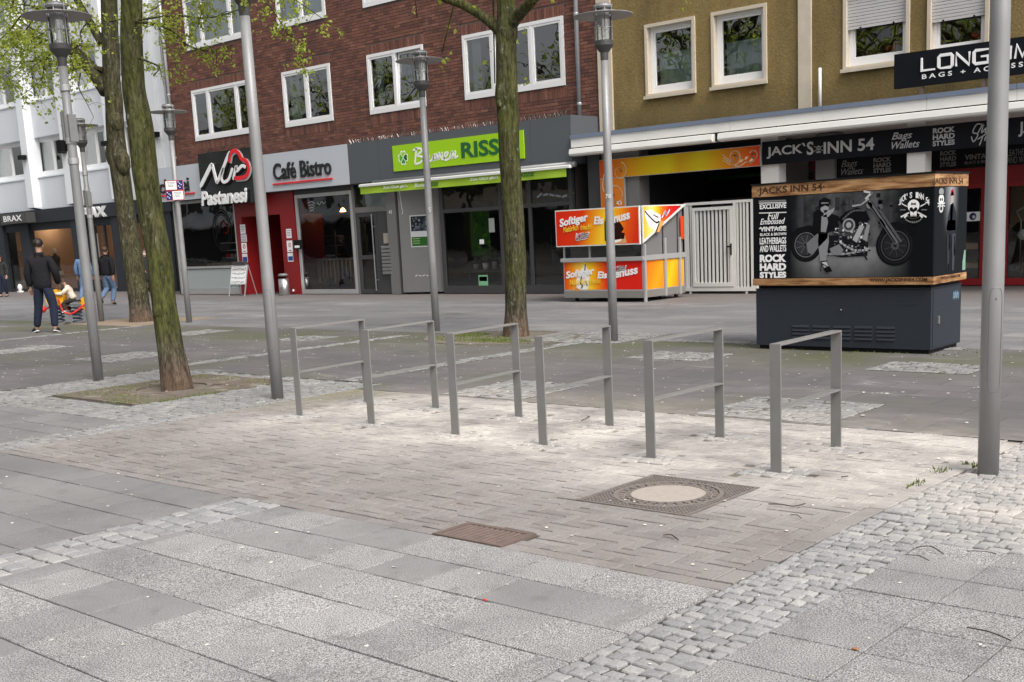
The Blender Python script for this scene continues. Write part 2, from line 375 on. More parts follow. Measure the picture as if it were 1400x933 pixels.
# ---------------------------------------------------------------- mesh helpers
def wl(o):
    v = Vector((0, 0, 0))
    while o is not None: v = v + o.location; o = o.parent
    return v
class MB:
    def __init__(s): s.v = []; s.f = []
    def add(s, vs, fs):
        k = len(s.v); s.v += [tuple(v) for v in vs]; s.f += [tuple(k+i for i in f) for f in fs]; return s
    def quad(s, a, b, c, d): return s.add([a, b, c, d], [(0, 1, 2, 3)])
    def box(s, x0, x1, y0, y1, z0, z1, ch=0):
        if x0 > x1: x0, x1 = x1, x0
        if y0 > y1: y0, y1 = y1, y0
        if z0 > z1: z0, z1 = z1, z0
        if ch:
            c = ch
            vs = [(x0, y0, z0), (x1, y0, z0), (x1, y1, z0), (x0, y1, z0), (x0, y0, z1-c), (x1, y0, z1-c), (x1, y1, z1-c), (x0, y1, z1-c),
                  (x0+c, y0+c, z1), (x1-c, y0+c, z1), (x1-c, y1-c, z1), (x0+c, y1-c, z1)]
            fs = [(0, 1, 5, 4), (1, 2, 6, 5), (2, 3, 7, 6), (3, 0, 4, 7), (4, 5, 9, 8), (5, 6, 10, 9), (6, 7, 11, 10), (7, 4, 8, 11), (8, 9, 10, 11), (3, 2, 1, 0)]
            return s.add(vs, fs)
        vs = [(x0, y0, z0), (x1, y0, z0), (x1, y1, z0), (x0, y1, z0), (x0, y0, z1), (x1, y0, z1), (x1, y1, z1), (x0, y1, z1)]
        return s.add(vs, [(3, 2, 1, 0), (4, 5, 6, 7), (0, 1, 5, 4), (1, 2, 6, 5), (2, 3, 7, 6), (3, 0, 4, 7)])
    def lathe(s, prof, c=(0, 0, 0), n=24, cap=True):
        vs = []; fs = []; m = len(prof)
        for r, z in prof:
            for k in range(n):
                a = 2*math.pi*k/n; vs.append((c[0]+r*math.cos(a), c[1]+r*math.sin(a), c[2]+z))
        for i in range(m-1):
            for k in range(n):
                q = (k+1) % n; fs.append((i*n+k, i*n+q, (i+1)*n+q, (i+1)*n+k))
        if cap: fs.append(tuple(range(n-1, -1, -1))); fs.append(tuple((m-1)*n+k for k in range(n)))
        return s.add(vs, fs)
    def tube(s, pts, rad, n=8, cap=True, jit=None):
        pts = [Vector(p) for p in pts]; m = len(pts)
        if not hasattr(rad, '__len__'): rad = [rad]*m
        t0 = (pts[1]-pts[0]).normalized()
        u = t0.orthogonal().normalized(); vs = []; fs = []
        for i in range(m):
            t = (pts[min(i+1, m-1)]-pts[max(i-1, 0)]).normalized()
            u = (u-t*u.dot(t)); u = u.normalized() if u.length > 1e-6 else t.orthogonal().normalized()
            w = t.cross(u)
            for k in range(n):
                a = 2*math.pi*k/n; r = rad[i]*(jit(i, k, a) if jit else 1)
                vs.append(pts[i]+u*(r*math.cos(a))+w*(r*math.sin(a)))
        for i in range(m-1):
            for k in range(n):
                q = (k+1) % n; fs.append((i*n+k, i*n+q, (i+1)*n+q, (i+1)*n+k))
        if cap: fs.append(tuple(range(n-1, -1, -1))); fs.append(tuple((m-1)*n+k for k in range(n)))
        return s.add(vs, fs)
    def ball(s, c, r, n=10, m=7):
        if not hasattr(r, '__len__'): r = (r, r, r)
        vs = []; fs = []
        for i in range(m+1):
            ph = math.pi*i/m
            for k in range(n):
                a = 2*math.pi*k/n
                vs.append((c[0]+r[0]*math.sin(ph)*math.cos(a), c[1]+r[1]*math.sin(ph)*math.sin(a), c[2]+r[2]*math.cos(ph)))
        for i in range(m):
            for k in range(n):
                q = (k+1) % n; fs.append((i*n+k, (i+1)*n+k, (i+1)*n+q, i*n+q))
        return s.add(vs, fs)
    def prism(s, poly, fn, d0, d1):
        """poly: 2-D outline; fn(u, v, d) -> point"""
        n = len(poly)
        vs = [fn(u, v, d0) for u, v in poly]+[fn(u, v, d1) for u, v in poly]
        fs = [tuple(range(n)), tuple(range(2*n-1, n-1, -1))]+[(i, i+n, (i+1) % n+n, (i+1) % n) for i in range(n)]
        return s.add(vs, fs)
    def build(s, name, m, parent=None, smooth=False, local=False, kind=None):
        me = bpy.data.meshes.new(name)
        off = Vector((0, 0, 0)) if (parent is None or local) else wl(parent)
        n = len(s.v) or 1
        c = Vector((sum(v[0] for v in s.v)/n, sum(v[1] for v in s.v)/n, sum(v[2] for v in s.v)/n))
        me.from_pydata([(v[0]-c.x, v[1]-c.y, v[2]-c.z) for v in s.v], [], s.f)
        me.materials.append(M[m] if isinstance(m, str) else m)
        if smooth: me.shade_smooth()
        o = bpy.data.objects.new(name, me); COL.objects.link(o)
        o.location = c-off
        if parent is not None: o.parent = parent
        if kind: o['kind'] = kind
        return o
def tag(o, label, cat, group=None):
    o['label'] = label; o['category'] = cat
    if group: o['group'] = group
    return o
def thing(name, label, cat, loc=(0, 0, 0), group=None, rz=0):
    o = bpy.data.objects.new(name, None); COL.objects.link(o); o.location = loc; o.rotation_euler = (0, 0, rz)
    o.empty_display_size = .2
    return tag(o, label, cat, group)
def relabel(o, label):
    o['label'] = label; return o
def copy_tree(o, parent=None, loc=None):
    c = o.copy(); COL.objects.link(c)
    if parent is not None: c.parent = parent
    if loc is not None: c.location = loc
    for ch in list(o.children): copy_tree(ch, c)
    return c
def struct(mb, name, m, kind='structure'): return mb.build(name, m, kind=kind)
def smooth_pts(p, k=6):
    p = [Vector(q) for q in p]; o = []
    for i in range(len(p)-1):
        a, b, c, d = p[max(i-1, 0)], p[i], p[i+1], p[min(i+2, len(p)-1)]
        for j in range(k):
            t = j/k
            o.append(.5*((2*b)+(c-a)*t+(2*a-5*b+4*c-d)*t*t+(3*b-a-3*c+d)*t**3))
    o.append(p[-1]); return o
class Ink:
    """flat print: coloured polygons on a plane, each layer a hair in front of the last"""
    def __init__(s, fn): s.fn = fn; s.v = []; s.f = []; s.c = []; s.d = 0.0
    def _p(s, pts, cols):
        k = len(s.v); s.v += [s.fn(u, v, s.d) for u, v in pts]; s.c += cols; s.f.append(tuple(range(k, k+len(pts))))
    def up(s, d=.0012): s.d += d; return s
    def poly(s, pts, col): s._p(pts, [lin(col) if isinstance(col, str) else col]*len(pts))
    def rect(s, u0, u1, v0, v1, col): s.poly([(u0, v0), (u1, v0), (u1, v1), (u0, v1)], col)
    def grid(s, u0, u1, v0, v1, cf, nu=24, nv=12, inside=None):
        for i in range(nu):
            for j in range(nv):
                q = [(i/nu, j/nv), ((i+1)/nu, j/nv), ((i+1)/nu, (j+1)/nv), (i/nu, (j+1)/nv)]
                if inside and not inside((i+.5)/nu, (j+.5)/nv): continue
                s._p([(u0+(u1-u0)*a, v0+(v1-v0)*b) for a, b in q], [cf(a, b) for a, b in q])
    def disc(s, u, v, r, col, n=24, ry=None, a0=0, a1=2*math.pi, r0=0):
        ry = ry or r
        P = [(u+r*math.cos(a0+(a1-a0)*k/n), v+ry*math.sin(a0+(a1-a0)*k/n)) for k in range(n+1)]
        if r0:
            q = r0/r
            Q = [(u+(x-u)*q, v+(y-v)*q) for x, y in P]
            for k in range(n): s.poly([P[k], P[k+1], Q[k+1], Q[k]], col)
        else: s.poly(P[:-1] if abs(a1-a0-2*math.pi) < .01 else P, col)
    def line(s, pts, w, col, sm=0):
        if sm: pts = [(p.x, p.y) for p in smooth_pts([(a, b, 0) for a, b in pts], sm)]
        for (a, b), (c, d) in zip(pts[:-1], pts[1:]):
            l = math.hypot(c-a, d-b) or 1; nx, ny = -(d-b)/l*w/2, (c-a)/l*w/2
            ex, ey = (c-a)/l*w*.25, (d-b)/l*w*.25
            s.poly([(a+nx-ex, b+ny-ey), (a-nx-ex, b-ny-ey), (c-nx+ex, d-ny+ey), (c+nx+ex, d+ny+ey)], col)
    def build(s, name, parent=None, kind=None):
        me = bpy.data.meshes.new(name)
        off = wl(parent) if parent is not None else Vector((0, 0, 0))
        me.from_pydata([Vector(v)-off for v in s.v], [], s.f)
        at = me.attributes.new('ink', 'FLOAT_COLOR', 'POINT')
        at.data.foreach_set('color', [x for c in s.c for x in (*c[:3], 1)])
        me.materials.append(M['print'])
        o = bpy.data.objects.new(name, me); COL.objects.link(o)
        if parent is not None: o.parent = parent
        if kind: o['kind'] = kind
        return o
def wallfn(Y): return lambda u, v, d: (u, Y-d, v)          # a print on a wall that faces -Y
def sidefn(X): return lambda u, v, d: (X+d, u, v)          # a print on a wall that faces +X
TEXTS = []
def text(s, p0, ptop, x1, Y, m, parent=None, shear=0, bold=0, ext=.002, name='lettering', side=False, rot=0):
    """letters from p0=(x,z) lower left, as high as ptop, ending at x1; on a wall facing -Y (or +X when side)"""
    cu = bpy.data.curves.new(name, 'FONT'); cu.body = s; cu.size = 1; cu.shear = shear; cu.offset = bold; cu.extrude = ext
    cu.resolution_u = 3
    cu.materials.append(M[m] if isinstance(m, str) else m)
    o = bpy.data.objects.new(name, cu); COL.objects.link(o)
    o.rotation_euler = (R(90), 0, R(90)) if side else (R(90), -rot, 0)
    off = wl(parent) if parent is not None else Vector((0, 0, 0))
    loc = Vector((Y, p0[0], p0[1])) if side else Vector((p0[0], Y, p0[1]))
    o.location = loc-off
    if parent is not None: o.parent = parent
    TEXTS.append((o, abs(x1-p0[0]), abs(ptop[1]-p0[1]))); return o
def fit_texts():
    """scale every line of letters to its measured size and turn it into plain mesh"""
    bpy.context.view_layer.update()
    dg = bpy.context.evaluated_depsgraph_get(); done = []
    for o, w, h in TEXTS:
        me = bpy.data.meshes.new_from_object(o.evaluated_get(dg)); me.name = o.name
        if not me.vertices: continue
        xs = [v.co.x for v in me.vertices]; ys = [v.co.y for v in me.vertices]
        x0, y0 = min(xs), min(ys); sx, sy = w/max(1e-4, max(xs)-x0), h/max(1e-4, max(ys)-y0)
        for v in me.vertices: v.co.x = (v.co.x-x0)*sx; v.co.y = (v.co.y-y0)*sy
        done.append((o, me))
    for o, me in done:
        cu = o.data; n = bpy.data.objects.new('lettering_', me); COL.objects.link(n)
        n.location = o.location; n.rotation_euler = o.rotation_euler; n.parent = o.parent
        nm = o.name.split('.')[0]; bpy.data.objects.remove(o); bpy.data.curves.remove(cu); n.name = nm

# ---------------------------------------------------------------- ground: one sheet to the horizon, paving laid on it
mb = MB(); mb.quad((-160, -120, -.03), (120, -120, -.03), (120, 120, -.03), (-160, 120, -.03))
ground = struct(mb, 'ground', 'joint')
CAMXY = (0.0, 0.0)
def dist(x, y): return math.hypot(x, y)
def seen(x, y, pad=1.0):
    """is this bit of ground inside the camera's view (with a margin)?"""
    v = co.matrix_world.inverted() @ Vector((x, y, 0))
    if v.z > -.3: return False
    k = cam.lens/cam.sensor_width
    u = -v.x/v.z*k-cam.shift_x; w = -v.y/v.z*k-cam.shift_y
    mx = pad*.5/(-v.z)
    return abs(u) < .5+mx and abs(w) < .3334+mx

def piece_field(pieces, name, m, parent, limit, variants, more=None):
    """pieces: (x, y, sx, sy, rot, variant, z). The nearest become single parts, the rest one part"""
    pieces = [p for p in pieces if seen(p[0], p[1])]
    pieces.sort(key=lambda p: dist(p[0], p[1]))
    for p in pieces[:limit]:
        me = variants[p[5]]
        o = bpy.data.objects.new(name, me); COL.objects.link(o); o.parent = parent
        o.location = Vector((p[0], p[1], p[6]))-wl(parent); o.scale = (p[2], p[3], 1); o.rotation_euler = (p[7] if len(p) > 7 else 0, p[8] if len(p) > 8 else 0, p[4])
    rest = pieces[limit:]
    if rest:
        b = MB()
        for p in rest:
            me = variants[p[5]]; c, s_ = math.cos(p[4]), math.sin(p[4])
            b.add([(p[0]+c*v.co.x*p[2]-s_*v.co.y*p[3], p[1]+s_*v.co.x*p[2]+c*v.co.y*p[3], p[6]+v.co.z) for v in me.vertices],
                  [tuple(f.vertices) for f in me.polygons])
        b.build('more_'+name+'s', m, parent, kind='stuff')
def mesh_of(b, name, m, smooth=False):
    me = bpy.data.meshes.new(name); me.from_pydata(b.v, [], b.f); me.materials.append(M[m]); 
    if smooth: me.shade_smooth()
    return me

# -- slabs
def slab_mesh(mat_, sx, sy):
    b = MB(); b.box(-sx/2, sx/2, -sy/2, sy/2, -.028, 0, ch=.002); return mesh_of(b, 'slab', mat_)
SL = {}
def slabs(x0, x1, ys, pitch, mat_, parent, phase, skip=None, jit=.25):
    P = []
    for j in range(len(ys)-1):
        a, c = ys[j], ys[j+1]
        x = x0-(phase[j % len(phase)]*pitch)
        while x < x1-.02:
            e0, e1 = max(x, x0), min(x+pitch, x1)
            if e1-e0 > .05 and not (skip and skip((e0+e1)/2, (a+c)/2)):
                sx, sy = round(e1-e0-.007, 3), round(c-a-.010, 3)
                k = (mat_, sx, sy)
                if k not in SL: SL[k] = slab_mesh(mat_, sx, sy)
                P.append(((e0+e1)/2, (a+c)/2, 1, 1, 0, k, rng.uniform(-.003, .001), rng.uniform(-.003, .003), rng.uniform(-.003, .003)))
            x += pitch
    return P
def sheet(name, m, *rects, z=-.016):
    b = MB()
    for x0, x1, y0, y1 in rects: b.quad((x0, y0, z), (x1, y0, z), (x1, y1, z), (x0, y1, z))
    return struct(b, name, m)
slab_bed = sheet('slab_paving', 'joint', (-5.78, -2.63, .6, 4.25), (-2.19, 1.2, .6, 5.45))
yl = [.92, 1.30, 1.68, 2.05, 2.43, 2.81, 3.19, 3.565, 3.905, 4.25]
P = slabs(-5.78, -2.63, yl, .385, 'slab', slab_bed, [.3, .62, .95, .1, .48, .22, .74, .05, .37], skip=lambda x, y: False)
yr = [1.8, 2.15, 2.5, 2.84, 3.19, 3.54, 3.885, 4.23, 4.575, 4.92, 5.20, 5.45]
P += slabs(-2.19, 1.2, yr, .395, 'slab', slab_bed, [0, 0, 0, 0, 0])
piece_field(P, 'slab', 'slab', slab_bed, 300, SL)
worn_bed = sheet('worn_slab_paving', 'joint', (-13.9, -6.22, .6, 4.245), (-13.9, -10.0, 4.2451, 5.68))
P = slabs(-13.9, -6.22, [1.68, 2.05, 2.43, 2.81, 3.19, 3.565, 3.905, 4.245], .77, 'slab_dark', worn_bed, [.3, .8, .1, .55])
P += slabs(-13.9, -10.0, [4.245, 4.62, 4.95, 5.22, 5.45, 5.68], .6, 'slab_dark', worn_bed, [.1, .6, .3])
piece_field(P, 'slab', 'slab_dark', worn_bed, 300, SL)

# -- clay pavers in herringbone
MAN = (-4.26, -3.48, 5.28, 6.09)            # manhole frame
GUL = (-4.445, -3.945, 4.255, 4.545)        # street gully
STANDS = [(-8.688, 7.125, .084), (-7.695, 7.117, .118), (-6.60, 7.05, .115), (-5.626, 7.03, .056), (-4.586, 6.99, 0), (-3.636, 7.0, .034)]   # centre and slight turn
POSTS = [(x+q*.4525*math.sin(a), y-q*.4525*math.cos(a)) for x, y, a in STANDS for q in (1, -1)]
brick_bed = sheet('brick_paving', 'joint2', (-9.62, -2.63, 4.25, 8.22), z=-.010)
def paver_mesh(sx, sy):
    b = MB(); b.box(-sx/2, sx/2, -sy/2, sy/2, -.02, 0, ch=.0025); return mesh_of(b, 'paving_brick', 'paver')
PV = {}; P = []; U = .0722
X0, X1, Y0, Y1 = -9.618, -2.735, 4.355, 8.219
def add_paver(a, c, d, e):
    a, c, d, e = max(a, X0), min(c, X1), max(d, Y0), min(e, Y1)
    if c-a < .014 or e-d < .014: return
    for x0, x1, y0, y1 in (MAN, GUL):             # cut to fit round the iron frames
        if c > x0 and a < x1 and e > y0 and d < y1:
            cuts = [(a, min(c, x0-.004), d, e), (max(a, x1+.004), c, d, e), (a, c, d, min(e, y0-.004)), (a, c, max(d, y1+.004), e)]
            a, c, d, e = max(cuts, key=lambda q: max(0, q[1]-q[0])*max(0, q[3]-q[2]))
            if c-a < .02 or e-d < .02: return
    mx, my = (a+c)/2, (d+e)/2
    for px, py in POSTS:
        if abs(px-mx) < .19 and abs(py-my) < .145: return
    gx, gy = rng.choice((.003, .004, .006)), rng.choice((.004, .006, .009, .013))
    k = (round(c-a-gx, 3), round(e-d-gy, 3))
    if k not in PV: PV[k] = paver_mesh(*k)
    P.append((mx, my, 1, 1, rng.uniform(-.006, .006), k, rng.uniform(-.0035, .0015), rng.uniform(-.012, .012), rng.uniform(-.012, .012)))
nx, ny = int((X1-X0)/U)+3, int((Y1-Y0)/U)+3
for i in range(-4, nx):
    for j in range(-4, ny):
        x, y = X0+i*U, Y0+j*U
        q = (i-j) % 6
        if q == 0: add_paver(x, x+3*U, y, y+U)
        elif q == 5: add_paver(x, x+U, y, y+3*U)
x = X0                                        # a course of stretchers along the slabs and along the sett band
X0, X1, Y0, Y1 = -9.618, -2.628, 4.25, 8.219
while x < X1-.05: add_paver(x, x+.2, 4.252, 4.352); x += .2
y = 4.36
while y < 8.15: add_paver(-2.733, -2.632, y, y+.2); y += .2
piece_field(P, 'paving_brick', 'paver', brick_bed, 300, PV)

# -- granite setts
SV = {}
for k in range(10):
    r2 = random.Random(k); b = MB()
    base = [(-.5, -.5), (0, -.52), (.5, -.5), (.52, 0), (.5, .5), (0, .52), (-.5, .5), (-.52, 0)]
    q = [(x+r2.uniform(-.05, .05), y+r2.uniform(-.06, .06)) for x, y in base]
    n = len(q); dz = [r2.uniform(-.004, .003) for _ in q]
    vs = [(x, y, -.03) for x, y in q]+[(x, y, -.006+d*.5) for (x, y), d in zip(q, dz)]+[(x*.89, y*.89, 0+d*.6) for (x, y), d in zip(q, dz)]+[(r2.uniform(-.1, .1), r2.uniform(-.1, .1), .003)]
    fs = []
    for i in range(n):
        j = (i+1) % n
        fs += [(i, j, n+j, n+i), (n+i, n+j, 2*n+j, 2*n+i), (2*n+i, 2*n+j, 3*n)]
    b.add(vs, fs); SV[k] = mesh_of(b, 'sett', 'sett')
def setts(x0, x1, y0, y1, skip=None, w=.1, z=0, gap=.0095, along='x'):
    P = []
    A0, A1, B0, B1 = (x0, x1, y0, y1) if along == 'x' else (y0, y1, x0, x1)
    rows = max(1, round((B1-B0)/w)); h = (B1-B0)/rows
    for r in range(rows):
        a = A0-rng.uniform(0, .05); bm = B0+(r+.5)*h
        while a < A1-.03:
            l = rng.uniform(.075, .135)*w/.1; e = min(a+l, A1)
            if A1-e < .035: e = A1
            st = max(a, A0)
            if e-st > .025:
                c = (st+e)/2; jb = rng.uniform(-.006, .006)
                x, y = (c, bm+jb) if along == 'x' else (bm+jb, c)
                if not (skip and skip(x, y)):
                    sx, sy = (e-st-gap*rng.uniform(.6, 1.6), h-gap*rng.uniform(.6, 1.5))
                    P.append((x, y, sx, sy, rng.uniform(-.05, .05)+(0 if along == 'x' else R(90)), rng.randrange(10), z+rng.uniform(-.006, .004), rng.uniform(-.04, .04), rng.uniform(-.04, .04)))
            a = e
    return P
sett_bed = sheet('sett_paving', 'joint2', (-6.22, -5.781, .6, 4.27), (-2.629, -2.191, .6, 5.45), (-2.629, 1.5, 5.451, 8.22), (-10.0, -9.621, 4.28, 8.6), (-13.9, -10.0, 5.681, 8.6), z=-.012)
P = setts(-6.217, -5.783, 1.6, 4.268, w=.105)
P += setts(-2.628, -2.192, 1.6, 5.455, w=.071)
P += setts(-2.628, 1.4, 5.456, 8.22, w=.075)
P += setts(-9.998, -9.622, 4.28, 8.6, w=.09)
pit = lambda x, y: -12.82 < x < -10.98 and 6.33 < y < 8.42
P += setts(-13.9, -10.0, 5.69, 8.6, skip=pit, w=.1)
for px, py in POSTS:                          # a patch of small stones round the foot of every cycle stand
    P += setts(px-.21, px+.21, py-.16, py+.16, w=.085, z=.003, skip=lambda x, y: abs(x-px) < .03 and abs(y-py) < .03)
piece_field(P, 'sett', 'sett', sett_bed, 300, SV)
# far setts: inlaid squares and single rows across the plaza, too small to pick apart
patches = [(-5.33, -4.12, 8.26, 9.33), (-8.38, -7.33, 8.26, 9.40), (-8.45, -7.35, 11.52, 12.28), (-5.28, -4.2, 11.4, 12.15), (-2.9, -1.6, 11.4, 12.15), (-16.75, -15.6, 8.68, 9.86),
           (-20.0, -19.05, 8.75, 10.0), (-15.95, -15.1, 11.8, 12.6), (-19.5, -18.6, 11.95, 13.0), (-10.42, -10.14, 8.62, 13.3), (-14.15, -13.88, 8.7, 13.1), (-22.4, -22.15, 9.4, 13.2), (-24.4, -22.9, 8.9, 9.15),
           (-11.2, -9.6, 12.9, 14.3), (-9.3, -5.0, 13.35, 13.6)]
pb = MB(); P = []
for x0, x1, y0, y1 in patches:
    pb.quad((x0, y0, .003), (x1, y0, .003), (x1, y1, .003), (x0, y1, .003)); P += setts(x0, x1, y0, y1, z=.008)
patch_bed = struct(pb, 'inlaid_sett_paving', 'joint2')
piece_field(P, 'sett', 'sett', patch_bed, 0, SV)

plaza = sheet('plaza_paving', 'plaza', (-75, 12, 8.601, 13.6), (-9.62, 12, 8.221, 8.6), (-75, -13.9, -8, 8.6), z=0)
street = sheet('street', 'street', (-110, 25, 13.601, 32), z=0)
# tree pit frames and grilles
def tree_grate(cx, cy, hx, hy, label):
    t = thing('tree_grate', label, 'tree grate', (cx, cy, 0))
    b = MB()
    for a in ((-hx, hx, -hy, -hy+.05), (-hx, hx, hy-.05, hy), (-hx, -hx+.05, -hy+.05, hy-.05), (hx-.05, hx, -hy+.05, hy-.05)): b.box(cx+a[0], cx+a[1], cy+a[2], cy+a[3], -.02, .006)
    b.build('frame', 'tree_iron', t)
    b = MB(); b.box(cx-hx+.05, cx+hx-.05, cy-hy+.05, cy+hy-.05, -.026, -.009); b.build('soil_bed', 'tree_iron', t)
    b = MB(); n = 34
    for k in range(n):                        # slotted cast plates: long ribs with a ring round the trunk
        x = cx-hx+.06+(2*hx-.12)*(k+.5)/n
        for y0, y1 in ((cy-hy+.06, cy-hy*.5-.01), (cy-hy*.5+.01, cy-.42), (cy+.42, cy+hy*.5-.01), (cy+hy*.5+.01, cy+hy-.06)):
            if abs(x-cx) > .42:
                pass
            b.box(x-.016, x+.016, y0, y1, -.012, .006)
        if abs(x-cx) > .45: b.box(x-.016, x+.016, cy-.40, cy+.40, -.012, .006)
    b.lathe([(.40, -.012), (.40, .008), (.46, .008), (.46, -.012)], (cx, cy, 0), 32, cap=False)
    for yy in (-hy*.5, hy*.5): b.box(cx-hx+.05, cx+hx-.05, cy+yy-.02, cy+yy+.02, -.012, .0075)
    b.build('grille', 'tree_iron', t); return t
tree_grate(-11.9, 7.375, .88, 1.0, 'rusty cast iron grate with moss around the foot of the mossy foreground tree')
def tufts(name, spots, n, r, h, seed, kind='stuff'):
    rr = random.Random(seed); b = MB()
    for (x, y, rx, ry) in spots:
        for k in range(n):
            a = rr.uniform(0, 6.28); q = math.sqrt(rr.random()); px, py = x+rx*q*math.cos(a), y+ry*q*math.sin(a)
            hh = h*rr.uniform(.4, 1.2); d = rr.uniform(0, 6.28); w = .006+hh*.12; l = rr.uniform(-.5, .5)*hh; l2 = rr.uniform(-.5, .5)*hh
            b.add([(px-w*math.cos(d), py-w*math.sin(d), -.012), (px+w*math.cos(d), py+w*math.sin(d), -.012), (px+l, py+l2, hh)], [(0, 1, 2)])
    return b.build(name, 'grass', kind=kind)
tufts('moss_and_grass', [(-12.5, 7.0, .22, .5), (-12.55, 7.9, .2, .4), (-11.25, 8.15, .3, .2), (-11.6, 6.65, .5, .16), (-12.1, 6.7, .4, .2), (-11.0, 6.9, .1, .5), (-12.45, 7.4, .3, .9), (-12.2, 8.2, .5, .15), (-11.4, 6.45, .4, .08)], 260, 1, .022, 3)
tufts('grass', [(-12.3, 12.9, .9, .4), (-11.6, 12.75, .6, .25), (-12.9, 13.4, .4, .3)], 1200, 1, .03, 5)
tufts('weeds', [(-6.9, 12.86, .2, .03), (-5.3, 12.85, .4, .04), (-6.0, 12.86, .5, .03), (-4.9, 13.2, .16, .3), (-2.75, 7.05, .06, .1), (-2.66, 7.3, .05, .06), (-2.2, 7.2, .1, .05), (-2.72, 6.6, .03, .14), (-5.0, 9.0, .1, .05)], 34, 1, .024, 8)
b = MB(); b.lathe([(.001, .004), (1.02, .004), (1.04, -.02)], (0, 0, 0), 40, cap=False); b.v = [(-12.0+1.2*x, 13.2+.92*y, z) for x, y, z in b.v]; b.build('tree_bed', 'soil', kind='structure')
b = MB()
for k in range(40):
    a0, a1 = 2*math.pi*k/40, 2*math.pi*(k+1)/40-.02
    P_ = [(-12.0+1.25*q*math.cos(a), 13.2+.95*q*math.sin(a)) for a, q in ((a0, 1), (a1, 1), (a1, 1.07), (a0, 1.07))]
    b.prism(P_, lambda u, v, d: (u, v, d), .0, .010)
b.build('tree_bed_edging', 'tree_iron', kind='structure')
b = MB(); b.box(-25.2, -22.4, 13.1, 15.2, -.02, .006); b.build('sandy_tree_bed', mat('trodden sand', (.25, .195, .14), .95, 0, .2, 5), kind='structure')
# -- manhole
x0, x1, y0, y1 = MAN; mx, my = (x0+x1)/2, (y0+y1)/2
t = thing('manhole_cover', 'square cast iron manhole cover with a round concrete filled lid', 'manhole cover', (mx, my, 0))
b = MB()
for a in ((x0, x1, y0, y0+.022), (x0, x1, y1-.022, y1), (x0, x0+.022, y0+.022, y1-.022), (x1-.022, x1, y0+.022, y1-.022)): b.box(*a, -.02, .004)
b.build('frame', 'dusty_iron', t)
b = MB(); b.box(x0+.022, x1-.022, y0+.022, y1-.022, -.02, -.008); b.build('grit_bed', 'grit', t)
b = MB(); n = 26
for i in range(n):
    for j in range(n):
        x, y = x0+.03+(x1-x0-.06)*(i+.5)/n, y0+.03+(y1-y0-.06)*(j+.5)/n
        if math.hypot(x-mx, y-my) > .335: b.box(x-.009, x+.009, y-.009, y+.009, -.008, .004)
b.build('studs', 'dusty_iron', t, kind='stuff')
b = MB(); b.lathe([(.305, -.008), (.305, .004), (.332, .004), (.332, -.008)], (mx, my, 0), 48, cap=False); b.build('lid_ring', 'dusty_iron', t)
b = MB()
for k in range(30):
    a = 2*math.pi*(k+.5)/30
    for rr_, da in ((.245, .07), (.283, .05)):
        P_ = [(mx+q*math.cos(a+e), my+q*math.sin(a+e)) for q, e in ((rr_-.013, -da), (rr_+.013, -da), (rr_+.013, da), (rr_-.013, da))]
        b.prism(P_, lambda u, v, d: (u, v, d), -.008, .003)
b.build('lid_ribs', 'dusty_iron', t, kind='stuff')
b = MB(); b.lathe([(.225, -.008), (.225, .002), (.0005, .004)], (mx, my, 0), 48, cap=False); b.build('lid_centre', 'concrete', t)
b = MB(); b.lathe([(.225, -.004), (.225, .005), (.235, .005), (.235, -.004)], (mx, my, 0), 48, cap=False); b.build('inner_ring', 'dusty_iron', t)
# -- gully
x0, x1, y0, y1 = GUL
t = thing('drain_grate', 'brown rusty rectangular drain grate sunk where the bricks meet the slabs', 'drain grate', ((x0+x1)/2, (y0+y1)/2, 0))
b = MB()
for a in ((x0, x1, y0, y0+.03), (x0, x1, y1-.03, y1), (x0, x0+.035, y0+.03, y1-.03), (x1-.035, x1, y0+.03, y1-.03)): b.box(*a, -.02, .006)
b.build('frame', 'iron', t)
b = MB(); b.box(x0+.03, x1-.03, y0+.03, y1-.03, -.027, -.024); b.build('pit', 'black', t)
for k in range(11):
    x = x0+.052+(x1-x0-.104)*k/10
    b = MB(); b.box(x-.0125, x+.0125, y0+.03, y1-.03, -.02, .004, ch=.004); b.build('bar', 'iron', t)
b = MB(); b.box(x0+.03, x1-.03, (y0+y1)/2-.008, (y0+y1)/2+.008, -.019, -.002); b.build('cross_bar', 'iron', t)
# -- litter
rr = random.Random(11); b = MB()
for k in range(1500):
    x, y = rr.uniform(-22, -1), rr.uniform(1.9, 13.5)
    if not seen(x, y, 0): continue
    r_ = rr.uniform(.005, .013)*(1 if y < 7 else 1.6); a = rr.uniform(0, 6.28); q = rr.uniform(.4, .9); z = .009 if y > 5.6 else .003
    b.add([(x+r_*math.cos(a+t_)*(1 if i % 2 else q), y+r_*math.sin(a+t_)*(1 if i % 2 else q), z+rr.uniform(0, .004)) for i, t_ in enumerate((0, 1.2, 2.3, 3.4, 4.6, 5.5))], [(0, 1, 2, 3, 4, 5)])
b.build('fallen_petals', 'petal', kind='stuff')
def twig(pts, label, r_=.005):
    r_ *= .6
    P3 = [(x, y, .012+.006*(i % 2)) for i, (x, y) in enumerate(pts)]
    b = MB(); b.tube(smooth_pts(P3, 4), [r_*1.1]*1+[r_]*(4*(len(pts)-1)), 6)
    tag(b.build('twig', 'twig'), label, 'twig', 'dry twigs dropped on the paving')
twig([(-3.207, 5.710), (-3.130, 5.714), (-3.063, 5.733), (-3.024, 5.795)], 'longest dry twig, on the dusty bricks right of the manhole cover', .006)
twig([(-2.983, 5.549), (-2.938, 5.539), (-2.896, 5.508)], 'small forked dry twig on the bricks below the longest twig', .004)
twig([(-2.173, 5.279), (-2.116, 5.314), (-2.023, 5.239)], 'bent dry twig on the slab beside the sett band', .005)
